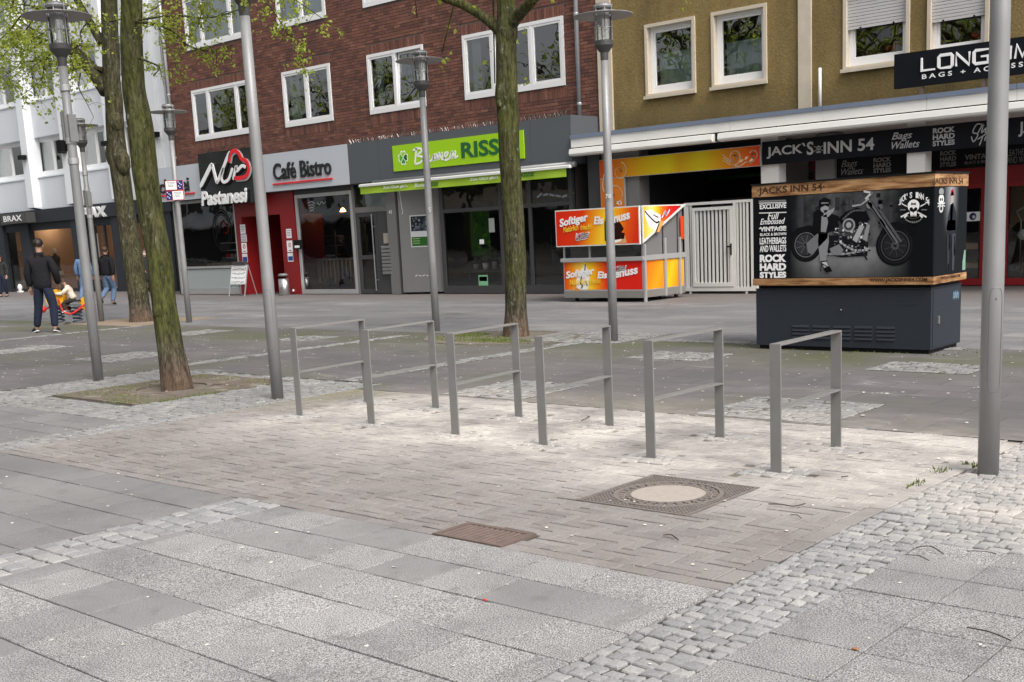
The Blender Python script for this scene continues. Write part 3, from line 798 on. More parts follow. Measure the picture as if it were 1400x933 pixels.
twig([(-1.570, 4.318), (-1.480, 4.299), (-1.388, 4.266)], 'straight dry twig crossing a slab joint near the lower right corner', .005)
twig([(-2.164, 5.137), (-2.099, 5.134), (-2.037, 5.102)], 'thin dry twig lying on the slab next to the bent twig', .004)
twig([(-1.951, 5.341), (-1.878, 5.357), (-1.823, 5.362)], 'dry twig along the edge between setts and slabs', .004)
twig([(-5.987, 7.538), (-6.017, 7.687), (-6.088, 7.738)], 'hooked dry twig between the middle cycle stands', .006)
twig([(-3.171, 6.542), (-3.133, 6.563)], 'short dry twig on the dust behind the manhole cover', .006)
twig([(-3.335, 4.844), (-3.292, 4.854), (-3.213, 4.803)], 'curved dry twig on the herringbone bricks below the manhole cover', .005)
b = MB(); b.ball((*(-3.407, 3.556), .006), (.011, .007, .005), 8, 6)
tag(b.build('berry', 'toy_red', smooth=True), 'tiny red berry lying on a slab joint', 'berry')
b = MB(); b.ball((*(-1.827, 3.888), .006), (.013, .01, .004), 8, 5)
tag(b.build('dead_leaf', mat('orange dead leaf', (.35, .13, .03))), 'small orange dead leaf on a slab joint at the lower right', 'leaf')

# ---------------------------------------------------------------- cycle stands
def make_stand(x, y, a):
    t = thing('cycle_stand', '', 'cycle stand', (x, y, 0), 'grey flat steel cycle stands in a row')
    w, th, y0, y1, h = .037, .013, y-.4525, y+.4525, .822
    for yy, s_ in ((y0, 1), (y1, -1)):
        b = MB(); b.box(x-w, x+w, yy-th/2, yy+th/2, -.03, h-th); b.build('post', 'rack', t)
    b = MB(); b.box(x-w, x+w, y0-th/2, y1+th/2, h-th+.0005, h, ch=.002); b.build('top_bar', 'rack', t)
    b = MB(); b.box(x-w*.97, x+w*.97, y0+th/2, y1-th/2, .403, .415, ch=.001); b.build('middle_bar', 'rack', t)
    return t
st = make_stand(*STANDS[0])
names = ['grey steel cycle stand farthest from the manhole cover, at the left end of the row', 'second grey steel cycle stand from the left end of the row',
         'grey steel cycle stand standing in front of the grassy tree bed, third from the left', 'grey steel cycle stand in line with the ice cream stall, third from the right',
         'grey steel cycle stand just behind the manhole cover, second from the right', 'grey steel cycle stand in front of the slate blue cabinet, at the right end']
relabel(st, names[0])
for (x, y, a), l in list(zip(STANDS, names))[1:]:
    c = copy_tree(st, loc=(x, y, 0)); c.rotation_euler.z = a; relabel(c, l)
st.rotation_euler.z = STANDS[0][2]

# ---------------------------------------------------------------- lamps
def make_lamp():
    t = thing('street_lamp', '', 'street lamp', (0, 0, 0), 'grey street lamps with disc shades')
    b = MB(); b.lathe([(.062, -.03), (.062, 1.28), (.061, 1.29), (.056, 2.6), (.05, 3.86)], n=28); b.build('pole', 'pole', t, True)
    b = MB(); b.lathe([(.05, 3.80), (.054, 3.85), (.056, 3.905), (.124, 3.99), (.128, 4.0), (.128, 4.06), (.118, 4.062), (.118, 4.03), (.03, 4.03)], n=28); b.build('collar', 'collar', t, False)
    b = MB(); b.lathe([(.108, 4.03), (.108, 4.46)], n=28, cap=False); b.build('glass_cylinder', 'lamp_glass', t, True)
    for k in range(6):
        a = 2*math.pi*k/6+.3; b = MB(); x, y = .122*math.cos(a), .122*math.sin(a)
        b.box(x-.005, x+.005, y-.005, y+.005, 4.04, 4.52); b.build('cage_bar', 'alu', t)
    b = MB()
    for z in (4.22, 4.36, 4.50): b.lathe([(.117, z), (.128, z), (.128, z+.008), (.117, z+.008)], n=28, cap=False)
    b.build('cage_ring', 'alu', t, kind='stuff')
    b = MB(); b.lathe([(.13, 4.405), (.40, 4.378), (.402, 4.386), (.13, 4.42)], n=40, cap=False); b.build('disc_shade', 'shade', t, True)
    b = MB(); b.lathe([(.0005, 4.545), (.09, 4.54), (.125, 4.52), (.128, 4.47), (.118, 4.468), (.0005, 4.468)], n=28, cap=False); b.build('cap', 'pole_dark', t, True)
    b = MB(); b.lathe([(.03, 4.03), (.03, 4.09), (.022, 4.10)], n=12); b.build('socket', 'white_letter', t, True)
    b = MB(); b.ball((0, 0, 4.165), (.036, .036, .07), 12, 8); b.build('bulb', 'bulb', t, True)
    b = MB(); b.lathe([(.035, 4.24), (.085, 4.30), (.085, 4.45)], n=20, cap=False); b.build('reflector', 'white_letter', t, True)
    P_ = []
    for k in range(33):                       # thin seam of the rounded service hatch
        q = 2*math.pi*k/32; u = max(-1, min(1, 1.5*math.cos(q))); v = max(-1, min(1, 1.12*math.sin(q)))
        P_.append((.0625*math.cos(-.9+u*.62), .0625*math.sin(-.9+u*.62), .82+v*.31))
    b = MB(); b.tube(P_, .0022, 4, False); b.ball((.063*math.cos(-.9), .063*math.sin(-.9), 1.07), .006, 6, 4); b.build('service_hatch', 'pole_dark', t)
    return t
M['shade'] = mat('pale lamp disc', (.36, .35, .34), .5, .1, .05, 4)
M['bulb'] = mat('frosted bulb', g(.8), .2, 0, .02, 4)
lamp = make_lamp()
LP = [(-2.48, 7.11, 'thick grey lamp post at the right, in front of the leather shop'),
      (-9.86, 7.34, 'grey lamp post with an oval service hatch nearest the left cycle stand'),
      (-13.65, 7.43, 'grey street lamp left of the mossy foreground tree, its post carrying clamps'),
      (-14.03, 13.83, 'grey street lamp standing before the flower shop, numbered sticker on its post'),
      (-9.84, 13.19, 'grey street lamp in front of the ice cream stall and ochre house'),
      (-21.92, 14.17, 'grey street lamp carrying red and blue zone signs by the cake shop'),
      (-25.0, 13.85, 'grey street lamp half hidden behind another post, beside the spring rocker')]
LO = []
for i, (x, y, l) in enumerate(LP):
    o = lamp if i == 0 else copy_tree(lamp)
    o.location = (x, y, 0); relabel(o, l); LO.append(o)
def lampface(x, y):                         # which way the camera lies from a lamp
    a = math.atan2(-y, -x); return math.cos(a), math.sin(a)
# clamps, camera, boxes on the third lamp and the far one
def clamp_box(x, y, zs, cam_z, label):
    t = thing('clamped_fittings', label, 'pole fitting', (x, y, zs[0]))
    for z in zs:
        b = MB(); b.lathe([(.066, z), (.066, z+.07)], (x, y, 0), 16); b.build('clamp', 'alu', t)
    b = MB(); b.box(x-.085, x-.055, y-.06, y+.06, zs[0]+.28, zs[0]+.62); b.box(x+.05, x+.09, y-.05, y+.05, zs[0]+.26, zs[0]+.58); b.build('box', 'pole', t)
    b = MB(); b.box(x-.19, x-.06, y-.10, y-.01, cam_z, cam_z+.13); b.build('floodlight', 'black', t)
clamp_box(-13.65, 7.43, [2.66, 2.9, 3.52], 2.82, 'small black floodlight and boxes clamped to the lamp post left of the mossy tree')
clamp_box(-25.0, 13.85, [2.35, 2.95, 3.3], 2.3, 'clamps with a small black box on the half hidden lamp post')
# zone signs
sx, sy = -21.92, 14.17
t = thing('zone_sign', 'two small red, white and blue zone signs one above the other on a lamp post', 'sign', (sx, sy, 2.6))
def signfn(u, v, d):
    return (sx+.06+u*.79-d*.6, sy-.07+u*.61-d*.79, v)
n_ = [2.985, 2.578]
zt, zb = n_; zm = (zt+zb)/2
for k, (a, c) in enumerate(((zm+.005, zt), (zb, zm-.005))):
    b = MB(); b.prism([(-.20, a), (.19, a), (.19, c), (-.20, c)], signfn, -.008, 0); pl = b.build('plate', 'alu', t)
    I = Ink(signfn); I.up(.003); I.rect(-.20, .19, a, c, '#b03038'); I.up()
    blue = (.06, .18) if k == 0 else (-.19, -.065); wh = (-.185, .05) if k == 0 else (-.055, .175)
    I.rect(blue[0], blue[1], a+.012, c-.012, '#2a3170'); I.rect(wh[0], wh[1], a+.012, c-.012, '#f2f0ee'); I.up()
    for j in range(4):
        u = wh[0]+.03; I.rect(u+.01*j, wh[1]-.03-.015*j, c-.045-.028*j, c-.035-.028*j, '#555')
    for j in range(5): I.disc(blue[0]+.03+.03*(j % 3), c-.035-.028*j, .012, '#e8e8f0', 8)
    I.build('sign_face', t)
text('5', (-13.982, 1.976), (-13.976, 2.047), (-13.931, 1.974)[0], 13.766, 'white_letter', LO[3], name='sticker')
text('78', (-9.856, 1.976), (-9.854, 2.035), (-9.756, 1.970)[0], 13.126, 'white_letter', LO[4], name='sticker')

# ---------------------------------------------------------------- buildings
YS, YF, YW = 22.6, 22.3, 23.4       # shop fronts, sign fronts, upper walls
def wall_with_openings(x0, x1, z0, z1, Y, ops, reveal=.12):
    b = MB()
    xs = sorted({x0, x1, *[v for o in ops for v in o[:2] if x0 < v < x1]}); zs = sorted({z0, z1, *[v for o in ops for v in o[2:] if z0 < v < z1]})
    for i in range(len(xs)-1):
        for j in range(len(zs)-1):
            cx, cz = (xs[i]+xs[i+1])/2, (zs[j]+zs[j+1])/2
            if any(o[0] < cx < o[1] and o[2] < cz < o[3] for o in ops): continue
            b.quad((xs[i], Y, zs[j]), (xs[i+1], Y, zs[j]), (xs[i+1], Y, zs[j+1]), (xs[i], Y, zs[j+1]))
    for a, c, d, e in ops:
        y2 = Y+reveal
        b.quad((a, Y, d), (a, Y, e), (a, y2, e), (a, y2, d)); b.quad((c, Y, e), (c, Y, d), (c, y2, d), (c, y2, e))
        b.quad((a, Y, e), (c, Y, e), (c, y2, e), (a, y2, e)); b.quad((c, Y, d), (a, Y, d), (a, y2, d), (c, y2, d))
    return b
def ring(b, x0, x1, z0, z1, y0, y1, w, wb=None):
    wb = wb or w
    b.box(x0, x1, y0, y1, z1-w, z1); b.box(x0, x1, y0, y1, z0, z0+wb)
    b.box(x0, x0+w, y0, y1, z0+wb, z1-w); b.box(x1-w, x1, y0, y1, z0+wb, z1-w)
def window(parent, x0, x1, z0, z1, Y, panes=(1,), fw=.075, m='white_frame', glass='glass', tilt=None, curtain=None, sill=None, sash=.055, wb=None):
    """outer frame with mullions, an opening sash and a pane per light, cloth behind"""
    b = MB(); wb = wb or fw
    ring(b, x0, x1, z0, z1, Y, Y+.09, fw, wb)
    tot = sum(panes); xa = x0+fw; inner = x1-x0-2*fw; spans = []
    for i, p in enumerate(panes):
        xb = xa+inner*p/tot; spans.append((xa, xb))
        if i < len(panes)-1: b.box(xb-.035, xb+.035, Y+.003, Y+.087, z0+wb, z1-fw)
        xa = xb
    fr = b.build('window', m, parent)
    for i, (a, c) in enumerate(spans):
        a += .036 if i else 0; c -= .036 if i < len(spans)-1 else 0
        b = MB(); ring(b, a+.003, c-.003, z0+wb+.003, z1-fw-.003, Y+.012, Y+.075, sash)
        if tilt == i:
            b.v = [(v[0], v[1]+max(0, v[2]-z0-wb)*.075, v[2]) for v in b.v]
        b.build('sash', m, fr)
        b = MB(); d = .075 if tilt == i else 0
        h = z1-fw-sash-(z0+wb)
        b.quad((a+sash, Y+.045, z0+wb+sash), (c-sash, Y+.045, z0+wb+sash), (c-sash, Y+.045+d*h, z1-fw-sash), (a+sash, Y+.045+d*h, z1-fw-sash))
        b.build('pane', glass, fr)
    if curtain:
        for (ca, cb, za, zb) in curtain:
            b = MB(); n = 14; X0_, X1_ = x0+(x1-x0)*ca, x0+(x1-x0)*cb; zz0, zz1 = z0+(z1-z0)*za, z0+(z1-z0)*zb
            for k in range(n):
                xa, xb = X0_+(X1_-X0_)*k/n, X0_+(X1_-X0_)*(k+1)/n; ya, yb = Y+.2+.03*(k % 2), Y+.2+.03*((k+1) % 2)
                b.quad((xa, ya, zz0), (xb, yb, zz0), (xb, yb, zz1), (xa, ya, zz1))
            b.build('curtain', 'curtain', fr)
    if sill:
        b = MB(); b.box(x0-.04, x1+.04, Y-sill[0], Y+.02, z0-.05, z0-.002); b.build('sill', sill[1], fr)
    return fr
def pane(parent, x0, x1, z0, z1, Y, m='shop_glass', name='pane'):
    b = MB(); b.quad((x0, Y, z0), (x1, Y, z0), (x1, Y, z1), (x0, Y, z1)); return b.build(name, m, parent)
def shop_window(parent, x0, x1, z0, z1, Y, fw, m, bars=(), posts=(), wb=None, name='shop_window'):
    b = MB(); wb = wb or fw; ring(b, x0, x1, z0, z1, Y-.04, Y+.06, fw, wb)
    for z in bars: b.box(x0+fw, x1-fw, Y-.035, Y+.055, z-fw*.4, z+fw*.4)
    for x in posts: b.box(x-fw*.4, x+fw*.4, Y-.033, Y+.053, z0+wb, z1-fw)
    fr = b.build(name, m, parent)
    zs = [z0+wb, *[z for z in bars], z1-fw]; xs = [x0+fw, *posts, x1-fw]
    for i in range(len(xs)-1):
        for j in range(len(zs)-1):
            pane(fr, xs[i]+(fw*.4 if i else 0), xs[i+1]-(fw*.4 if i < len(xs)-2 else 0), zs[j]+(fw*.4 if j else 0), zs[j+1]-(fw*.4 if j < len(zs)-2 else 0), Y)
    return fr
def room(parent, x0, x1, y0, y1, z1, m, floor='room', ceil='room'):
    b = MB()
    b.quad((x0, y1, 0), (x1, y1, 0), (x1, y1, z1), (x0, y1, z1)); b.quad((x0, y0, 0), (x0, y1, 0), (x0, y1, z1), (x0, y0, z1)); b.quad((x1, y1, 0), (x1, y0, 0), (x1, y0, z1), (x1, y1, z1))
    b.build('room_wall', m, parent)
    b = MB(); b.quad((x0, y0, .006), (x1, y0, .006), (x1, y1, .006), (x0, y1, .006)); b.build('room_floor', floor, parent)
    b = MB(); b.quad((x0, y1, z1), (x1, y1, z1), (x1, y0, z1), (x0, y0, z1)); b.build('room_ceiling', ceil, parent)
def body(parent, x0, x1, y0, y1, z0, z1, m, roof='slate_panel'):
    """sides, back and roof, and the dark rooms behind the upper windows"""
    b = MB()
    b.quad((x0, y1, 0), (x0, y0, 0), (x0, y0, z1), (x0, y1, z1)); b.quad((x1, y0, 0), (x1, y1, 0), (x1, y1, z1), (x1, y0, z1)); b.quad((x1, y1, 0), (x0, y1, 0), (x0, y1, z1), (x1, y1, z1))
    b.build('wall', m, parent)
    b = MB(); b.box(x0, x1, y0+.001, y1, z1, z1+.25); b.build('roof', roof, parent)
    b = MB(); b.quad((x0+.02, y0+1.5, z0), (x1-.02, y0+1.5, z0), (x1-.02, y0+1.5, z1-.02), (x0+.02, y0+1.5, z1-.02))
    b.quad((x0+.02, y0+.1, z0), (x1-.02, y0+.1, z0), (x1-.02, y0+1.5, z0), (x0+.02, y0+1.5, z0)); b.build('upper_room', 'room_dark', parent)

# -- brick house
BX0, BX1 = (-36.196, 7.247)[0], (-17.647, 5.926)[0]
brick = thing('brick_building', 'dark red brick house with white windows above the cafe and the flower shop', 'building', ((BX0+BX1)/2, YW, 0))
zb1, zt1 = (-27.548, 5.085)[1], (-27.530, 6.724)[1]
zb2 = (-27.532, 8.007)[1]; zt2 = zb2+(zt1-zb1)
cols = [((-34.702, 6.695)[0], (-31.302, 6.564)[0], (1, 1.9, 1)), ((-29.809, 6.709)[0], (-27.530, 6.724)[0], (1, 1)),
        ((-25.882, 6.765)[0], (-23.594, 6.753)[0], (1, 1)), ((-22.098, 6.771)[0], (-18.666, 6.767)[0], (1, 1.35, 1))]
cols.append((cols[3][1]+.2, BX1-.7, None))
ops = [(a, c, zb, zt) for a, c, p in cols[:4] for zb, zt in ((zb1, zt1), (zb2, zt2))]
zs_t = (-25.721, 4.236)[1]; zs_b = (-25.743, 3.126)[1]
wall_with_openings(BX0, BX1, zs_b+.4, 12.6, YW+.006, ops, .1).build('wall', 'mortar', brick)
body(brick, BX0, BX1, YW, 34, 3.3, 12.6, 'brick')
for i, (a, c, p) in enumerate(cols[:4]):
    for r_, (zb, zt) in enumerate(((zb1, zt1), (zb2, zt2))):
        cur = {0: None, 1: [(.06, .26, .05, .95)], 2: [(.08, .2, .05, .95)], 3: [(.05, .14, .05, .95)]}[i] if r_ == 0 else [(.1, .9, .0, .9)]
        window(brick, a, c, zb, zt, YW-.035, p, curtain=cur, tilt=1 if (i, r_) == (2, 0) else None, fw=.085, wb=.13)
# the facing bricks themselves: stretchers in running bond, upright ones over and under the windows
wall_bricks = []
sold = [(a-.05, c+.05, zt, zt+.255) for a, c, p in cols[:4] for zt in (zt1, zt2)]+[(a-.05, c+.05, zb1-.30, zb1-.02) for a, c, p in cols[:4]]
rb = random.Random(13)
def hits(x0, x1, z0, z1, rs): return any(x1 > q[0]+.004 and x0 < q[1]-.004 and z1 > q[2]+.004 and z0 < q[3]-.004 for q in rs)
for j in range(int((12.55-zs_b-.5)/.083)):
    z = zs_b+.42+j*.083; x = BX0+(0 if j % 2 else -.125)
    while x < BX1-.02:
        segs = [(max(x, BX0), min(x+.25, BX1-.002))]
        for q in [*ops, *sold]:                    # cut to the edge of openings
            if z+.07 > q[2]+.004 and z < q[3]-.004:
                ns = []
                for s0, s1 in segs:
                    if s1 <= q[0] or s0 >= q[1]: ns.append((s0, s1)); continue
                    if s0 < q[0]: ns.append((s0, q[0]))
                    if s1 > q[1]: ns.append((q[1], s1))
                segs = ns
        for s0, s1 in segs:
            if s1-s0 > .05: wall_bricks.append(((s0+s1)/2, z+.0415, s1-s0-.010, .072))
        x += .25
for q in sold:
    n = round((q[1]-q[0])/.083)
    for k in range(n): wall_bricks.append((q[0]+(k+.5)*(q[1]-q[0])/n, (q[2]+q[3])/2+.006, (q[1]-q[0])/n-.011, q[3]-q[2]-.012))
wall_bricks.sort(key=lambda q: q[0]**2+(q[1]-1.6)**2)
b = MB(); b.box(-.5, .5, -.012, .006, -.5, .5); bme = mesh_of(b, 'brick', 'facade_piece'); near_bricks = [q for q in wall_bricks if q[1] < 8.4]
near = set(map(id, near_bricks[:300]))
for q in near_bricks[:300]:
    o = bpy.data.objects.new('brick', bme); COL.objects.link(o); o.parent = brick; o.location = Vector((q[0], YW+.006+rb.uniform(-.003, .002), q[1]))-wl(brick); o.scale = (q[2], 1, q[3]); o.rotation_euler = (0, 0, rb.uniform(-.01, .01))
b = MB()
for q in wall_bricks:
    if id(q) not in near:
        d = rb.uniform(-.003, .002); b.box(q[0]-q[2]/2, q[0]+q[2]/2, YW-.006+d, YW+.012, q[1]-q[3]/2, q[1]+q[3]/2)
b.build('more_bricks', 'facade_piece', brick, kind='stuff')
# fascia zone: roof over the shops, soffit
FX0 = (-35.584, 4.022)[0]; FXM = (-25.747, 3.672)[0]; FX1 = (-17.692, 3.683)[0]
b = MB(); b.box(FX0, FX1-.01, YF+.06, YW+.2, zs_t-.05, zs_t-.005); b.build('shop_roof', 'slate_panel', brick)
b = MB(); b.box(FX0, FX1-.01, YF+.06, YW+4, zs_b-.02, zs_b+.03); b.build('soffit', 'frame_grey', brick)
b = MB(); b.box(BX0+.05, BX1-.05, YW-.0, YW+.1, zs_b+.03, zs_t-.06); b.build('inner_fascia', 'slate_panel', brick)
def downpipe(x, z0, z1, Y, label):
    t = thing('downpipe', label, 'downpipe', (x, Y, z0))
    b = MB(); b.tube([(x, Y-.075, z0), (x, Y-.075, z1)], .055, 14); b.build('pipe', 'zinc_pipe', t, True)
    for k in range(4):
        z = z0+.35+k*2.1
        b = MB(); b.lathe([(.06, z), (.064, z+.01), (.064, z+.05), (.06, z+.06)], (x, Y-.075, 0), 14, cap=False); b.box(x-.015, x+.015, Y-.03, Y+.01, z+.015, z+.045); b.build('clip', 'zinc_pipe', t)
downpipe((-18.209, 5.655)[0], zs_t-.03, 12.4, YW, 'grey zinc downpipe on the right edge of the brick house')
downpipe((-35.955, 7.455)[0], zs_t+.02, 12.4, YW, 'grey zinc downpipe on the left edge of the brick house')
# fascia panels
def fascia(name, x0, x1, m, label, seams=()):
    t = thing(name, label, 'fascia', ((x0+x1)/2, YF, zs_b))
    xs = [x0, *seams, x1]
    for a, c in zip(xs[:-1], xs[1:]):
        b = MB(); b.box(a+.004, c-.004, YF, YF+.055, zs_b, zs_t); b.build('panel', m, t)
    return t
cafe_f = fascia('cafe_fascia', FX0, FXM, 'light_panel', 'long pale grey fascia board over the cafe lettered in black')
flower_f = fascia('flower_shop_fascia', FXM, FX1, 'slate_panel', 'slate grey fascia box over the flower shop', [(-24.471, 4.265)[0], (-18.967, 3.792)[0]])
b = MB(); b.box(FX1-.06, FX1-.004, YF+.058, YW+.0, zs_b, zs_t); b.build('end_panel', 'slate_panel', flower_f)
b = MB(); r2 = random.Random(4)                       # bird spikes along the top edge
for k in range(190):
    x = FXM+.1+(FX1-FXM-.2)*k/190+r2.uniform(-.02, .02); l = r2.uniform(-.06, .06)
    b.tube([(x, YF+.05, zs_t), (x+l, YF+.05+r2.uniform(-.04, .04), zs_t+.10)], .004, 3, False)
b.build('bird_spikes', 'chrome', flower_f, kind='stuff')
def at22(p): return p
YL = YF-.02
text('Caf\u00e9 Bistro', (-29.182, 3.446), (-29.113, 3.937), (-26.493, 3.624)[0], YL, 'black_letter', cafe_f, bold=.012, ext=.02)
p, q = (-29.243, 3.331), (-26.472, 3.325)
b = MB(); b.box(p[0], q[0], YL-.02, YF+.001, p[1]-.022, p[1]+.022); b.build('underline', 'red', cafe_f)
text('B\u00e4ckerei', (-36.142, 3.400), (-36.053, 3.858), (-33.699, 3.499)[0], YL, 'black_letter', cafe_f, bold=.012, ext=.02)
p, q = (-36.033, 3.321), (-33.408, 3.304)
b = MB(); b.box(p[0], q[0], YL-.02, YF+.001, p[1]-.022, p[1]+.022); b.build('underline', 'red', cafe_f)
# cake shop sign
NY = YF-.16
n0, n1, n2, n3 = (-32.839, 4.502), (-29.913, 4.556), (-32.916, 2.852), (-30.053, 2.865)
t = thing('cake_shop_sign', 'glossy black sign with white script and a red heart shaped swirl over the cake shop', 'sign', ((n0[0]+n1[0])/2, NY, n2[1]))
b = MB(); b.box(n0[0], n1[0], NY, YF-.002, n2[1], n0[1]); b.build('board', 'gloss_black', t)
def stroke(parent, pts, w, m, Y, name, d=.03, sm=6):
    b = MB(); P_ = smooth_pts([(x, 0, z) for x, z in pts], sm) if sm else [Vector((x, 0, z)) for x, z in pts]
    P_ = [p for i, p in enumerate(P_) if i == 0 or (p-P_[i-1]).length > 1e-4]
    n = len(P_); L_ = []; R_ = []
    for i, p in enumerate(P_):
        t_ = (P_[min(i+1, n-1)]-P_[max(i-1, 0)]).normalized(); nn = Vector((-t_.z, 0, t_.x))
        ww = w/2*(.55 if i in (0, n-1) else 1)
        L_.append(p+nn*ww); R_.append(p-nn*ww)
    for y in (Y, Y+d):
        pass
    vs = [(p.x, Y, p.z) for p in L_]+[(p.x, Y, p.z) for p in R_]+[(p.x, Y+d, p.z) for p in L_]+[(p.x, Y+d, p.z) for p in R_]
    fs = []
    for i in range(n-1):
        fs += [(i, n+i, n+i+1, i+1), (2*n+i, i, i+1, 2*n+i+1), (n+i, 3*n+i, 3*n+i+1, n+i+1)]
    fs += [(0, 2*n, 3*n, n), (n-1, 2*n-1, 4*n-1, 3*n-1)]
    b.add(vs, fs); return b.build(name, m, parent)
for pts, w, m in (([(-32.792, 3.469), (-32.031, 4.147)], .15, 'white_letter'), ([(-32.031, 4.147), (-31.854, 3.526)], .13, 'white_letter'), ([(-31.854, 3.526), (-31.044, 4.429)], .12, 'white_letter'),
                  ([(-31.428, 3.969), (-31.591, 3.689), (-31.496, 3.548), (-31.211, 3.620), (-30.968, 3.937)], .10, 'white_letter'),
                  ([(-30.985, 3.583), (-30.772, 3.967), (-30.755, 3.833), (-30.468, 3.967), (-30.289, 3.911)], .10, 'white_letter'),
                  ([(-31.131, 4.126), (-31.017, 4.360), (-30.773, 4.451), (-30.565, 4.325), (-30.473, 4.187), (-30.226, 4.081), (-30.151, 3.836), (-30.369, 3.632), (-30.940, 3.625)], .12, 'red')):
    q = [(x+.07, z-.05) for x, z in pts]
    stroke(t, q, w*1.15, 'black', NY-.02, 'letter_shadow', .02)
    stroke(t, [(x+.05, z-.035) for x, z in pts], w*1.25, 'grey_letter' if m == 'red' else 'black', NY-.035, 'letter_shadow', .014)
    stroke(t, pts, w, m, NY-.055, 'letter', .019)
text('Pastanesi', (-32.792, 2.869), (-32.714, 3.326), (-30.323, 3.189)[0], NY-.05, 'white_letter', t, shear=.12, bold=.035, ext=.012)
text('Pastanesi', (-32.714, 2.843), (-32.637, 3.299), (-30.249, 3.184)[0], NY-.02, 'black', t, shear=.12, bold=.045, ext=.01, name='letter_shadow')
# flower shop board
g0, g1, g2 = (-23.873, 4.020), (-19.160, 4.069), (-23.853, 3.341)
t = thing('flower_shop_sign', 'lime green flower shop board with clover emblem, white script and dark green capitals', 'sign', ((g0[0]+g1[0])/2, YF, g2[1]))
b = MB(); b.box(g0[0], g1[0], YF-.03, YF-.002, g2[1], g0[1]); b.build('board', 'lime', t)
I = Ink(wallfn(YF-.033))
cx, cz = (-23.462, 3.680); rr_ = .115
def leaf_heart(I, a, s, col):
    P_ = []
    for k in range(20):
        tt = 2*math.pi*k/20; x = 16*math.sin(tt)**3; y = 13*math.cos(tt)-5*math.cos(2*tt)-2*math.cos(3*tt)-math.cos(4*tt)
        x, y = x/17*s*.52, (y+17)/17*s*.56
        P_.append((cx+x*math.cos(a)-y*math.sin(a), cz+x*math.sin(a)+y*math.cos(a)))
    I.poly(P_, col)
for k in range(4): leaf_heart(I, k*math.pi/2, .20, '#f4f8ee')
I.up()
for k, c_ in enumerate(('#8fca28', '#5fb02e', '#2d8a3c', '#1d5c38')): leaf_heart(I, k*math.pi/2, .165, c_)
I.up(); I.line([(cx-.09, cz-.12), (cx+.09, cz+.12)], .018, '#f4f8ee'); I.line([(cx+.09, cz-.12), (cx-.09, cz+.12)], .018, '#f4f8ee')
I.build('clover_emblem', t)
def px_script(parent, strokes, w, m, Y, d=.006):
    for s_ in strokes: stroke(parent, s_, w, m, Y, 'letter', d)
Bs = [[(-22.929, 3.914), (-22.977, 3.700), (-23.026, 3.475)], [(-23.076, 3.841), (-22.820, 3.877), (-22.744, 3.795), (-22.921, 3.696), (-22.730, 3.643), (-22.797, 3.516), (-23.026, 3.475)],
      [(-22.737, 3.568), (-22.553, 3.761), (-22.572, 3.857), (-22.670, 3.695), (-22.659, 3.506), (-22.544, 3.554), (-22.479, 3.662), (-22.491, 3.531), (-22.380, 3.541), (-22.285, 3.684), (-22.327, 3.519)],
      [(-22.329, 3.500), (-22.204, 3.678), (-22.217, 3.529), (-22.093, 3.707), (-22.107, 3.540), (-21.986, 3.698), (-22.000, 3.532), (-21.861, 3.577), (-21.772, 3.681), (-21.880, 3.671), (-21.894, 3.505), (-21.732, 3.530)],
      [(-21.733, 3.512), (-21.611, 3.706), (-21.652, 3.524), (-21.506, 3.697), (-21.519, 3.533), (-21.410, 3.579)]]
px_script(t, Bs, .05, 'white_letter', YF-.038)
text('RISSE', (-21.285, 3.497), (-21.253, 3.896), (-19.598, 3.845)[0], YF-.036, 'dgreen', t, bold=.028, ext=.005)
# awning valance
AY = 21.9
a0, a1, a2, a3 = (-24.881, 2.995), (-17.562, 2.994), (-24.842, 2.795), (-17.636, 2.847)
t = thing('awning', 'rolled up lime green awning with a lettered valance over the flower shop', 'awning', ((a0[0]+a1[0])/2, AY, a2[1]))
b = MB(); n = 60
for k in range(n):
    xa, xb = a0[0]+(a1[0]-a0[0])*k/n, a0[0]+(a1[0]-a0[0])*(k+1)/n
    f_ = lambda x: AY+.012*math.sin(x*5)
    b.quad((xa, f_(xa), a2[1]), (xb, f_(xb), a2[1]), (xb, AY, a0[1]), (xa, AY, a0[1]))
b.build('valance', 'lime_cloth', t)
b = MB(); b.box(a0[0], a1[0]+.12, AY-.04, AY+.05, a0[1]-.004, a0[1]+.07, ch=.02); b.build('front_bar', 'white_metal', t)
b = MB(); b.tube([(a0[0]+.1, YF+.02, a0[1]+.10), (a1[0]-.05, YF+.02, a0[1]+.10)], .07, 14); b.build('roller', 'pole', t, True)
for x in (a0[0]+.5, (a0[0]+a1[0])/2, a1[0]-.5):
    b = MB(); b.tube([(x, AY+.04, a0[1]+.03), (x+.3, AY+.2, a0[1]+.06), (x, YF, a0[1]+.05)], .02, 8); b.build('arm', 'alu', t)
for s_, xl, xr, m, kw in (('Zum Gl\u00fcck gibt\u2019s', (-23.915, 2.860), (-22.965, 2.880), 'white_letter', {}), ('Blumen', (-22.687, 2.854), (-22.244, 2.875), 'white_letter', dict(shear=.2)), ('RISSE', (-22.233, 2.846), (-21.811, 2.867), 'dgreen', dict(bold=.02)),
                          ('Zum Gl\u00fcck gibt\u2019s', (-20.661, 2.869), (-19.710, 2.897), 'white_letter', {}), ('Blumen', (-19.492, 2.883), (-18.990, 2.886), 'white_letter', dict(shear=.2)), ('RISSE', (-18.979, 2.876), (-18.546, 2.891), 'dgreen', dict(bold=.02))):
    text(s_, (xl[0], xl[1]), (xl[0], xl[1]+.095), xr[0], AY-.022, m, t, ext=.001, **kw)
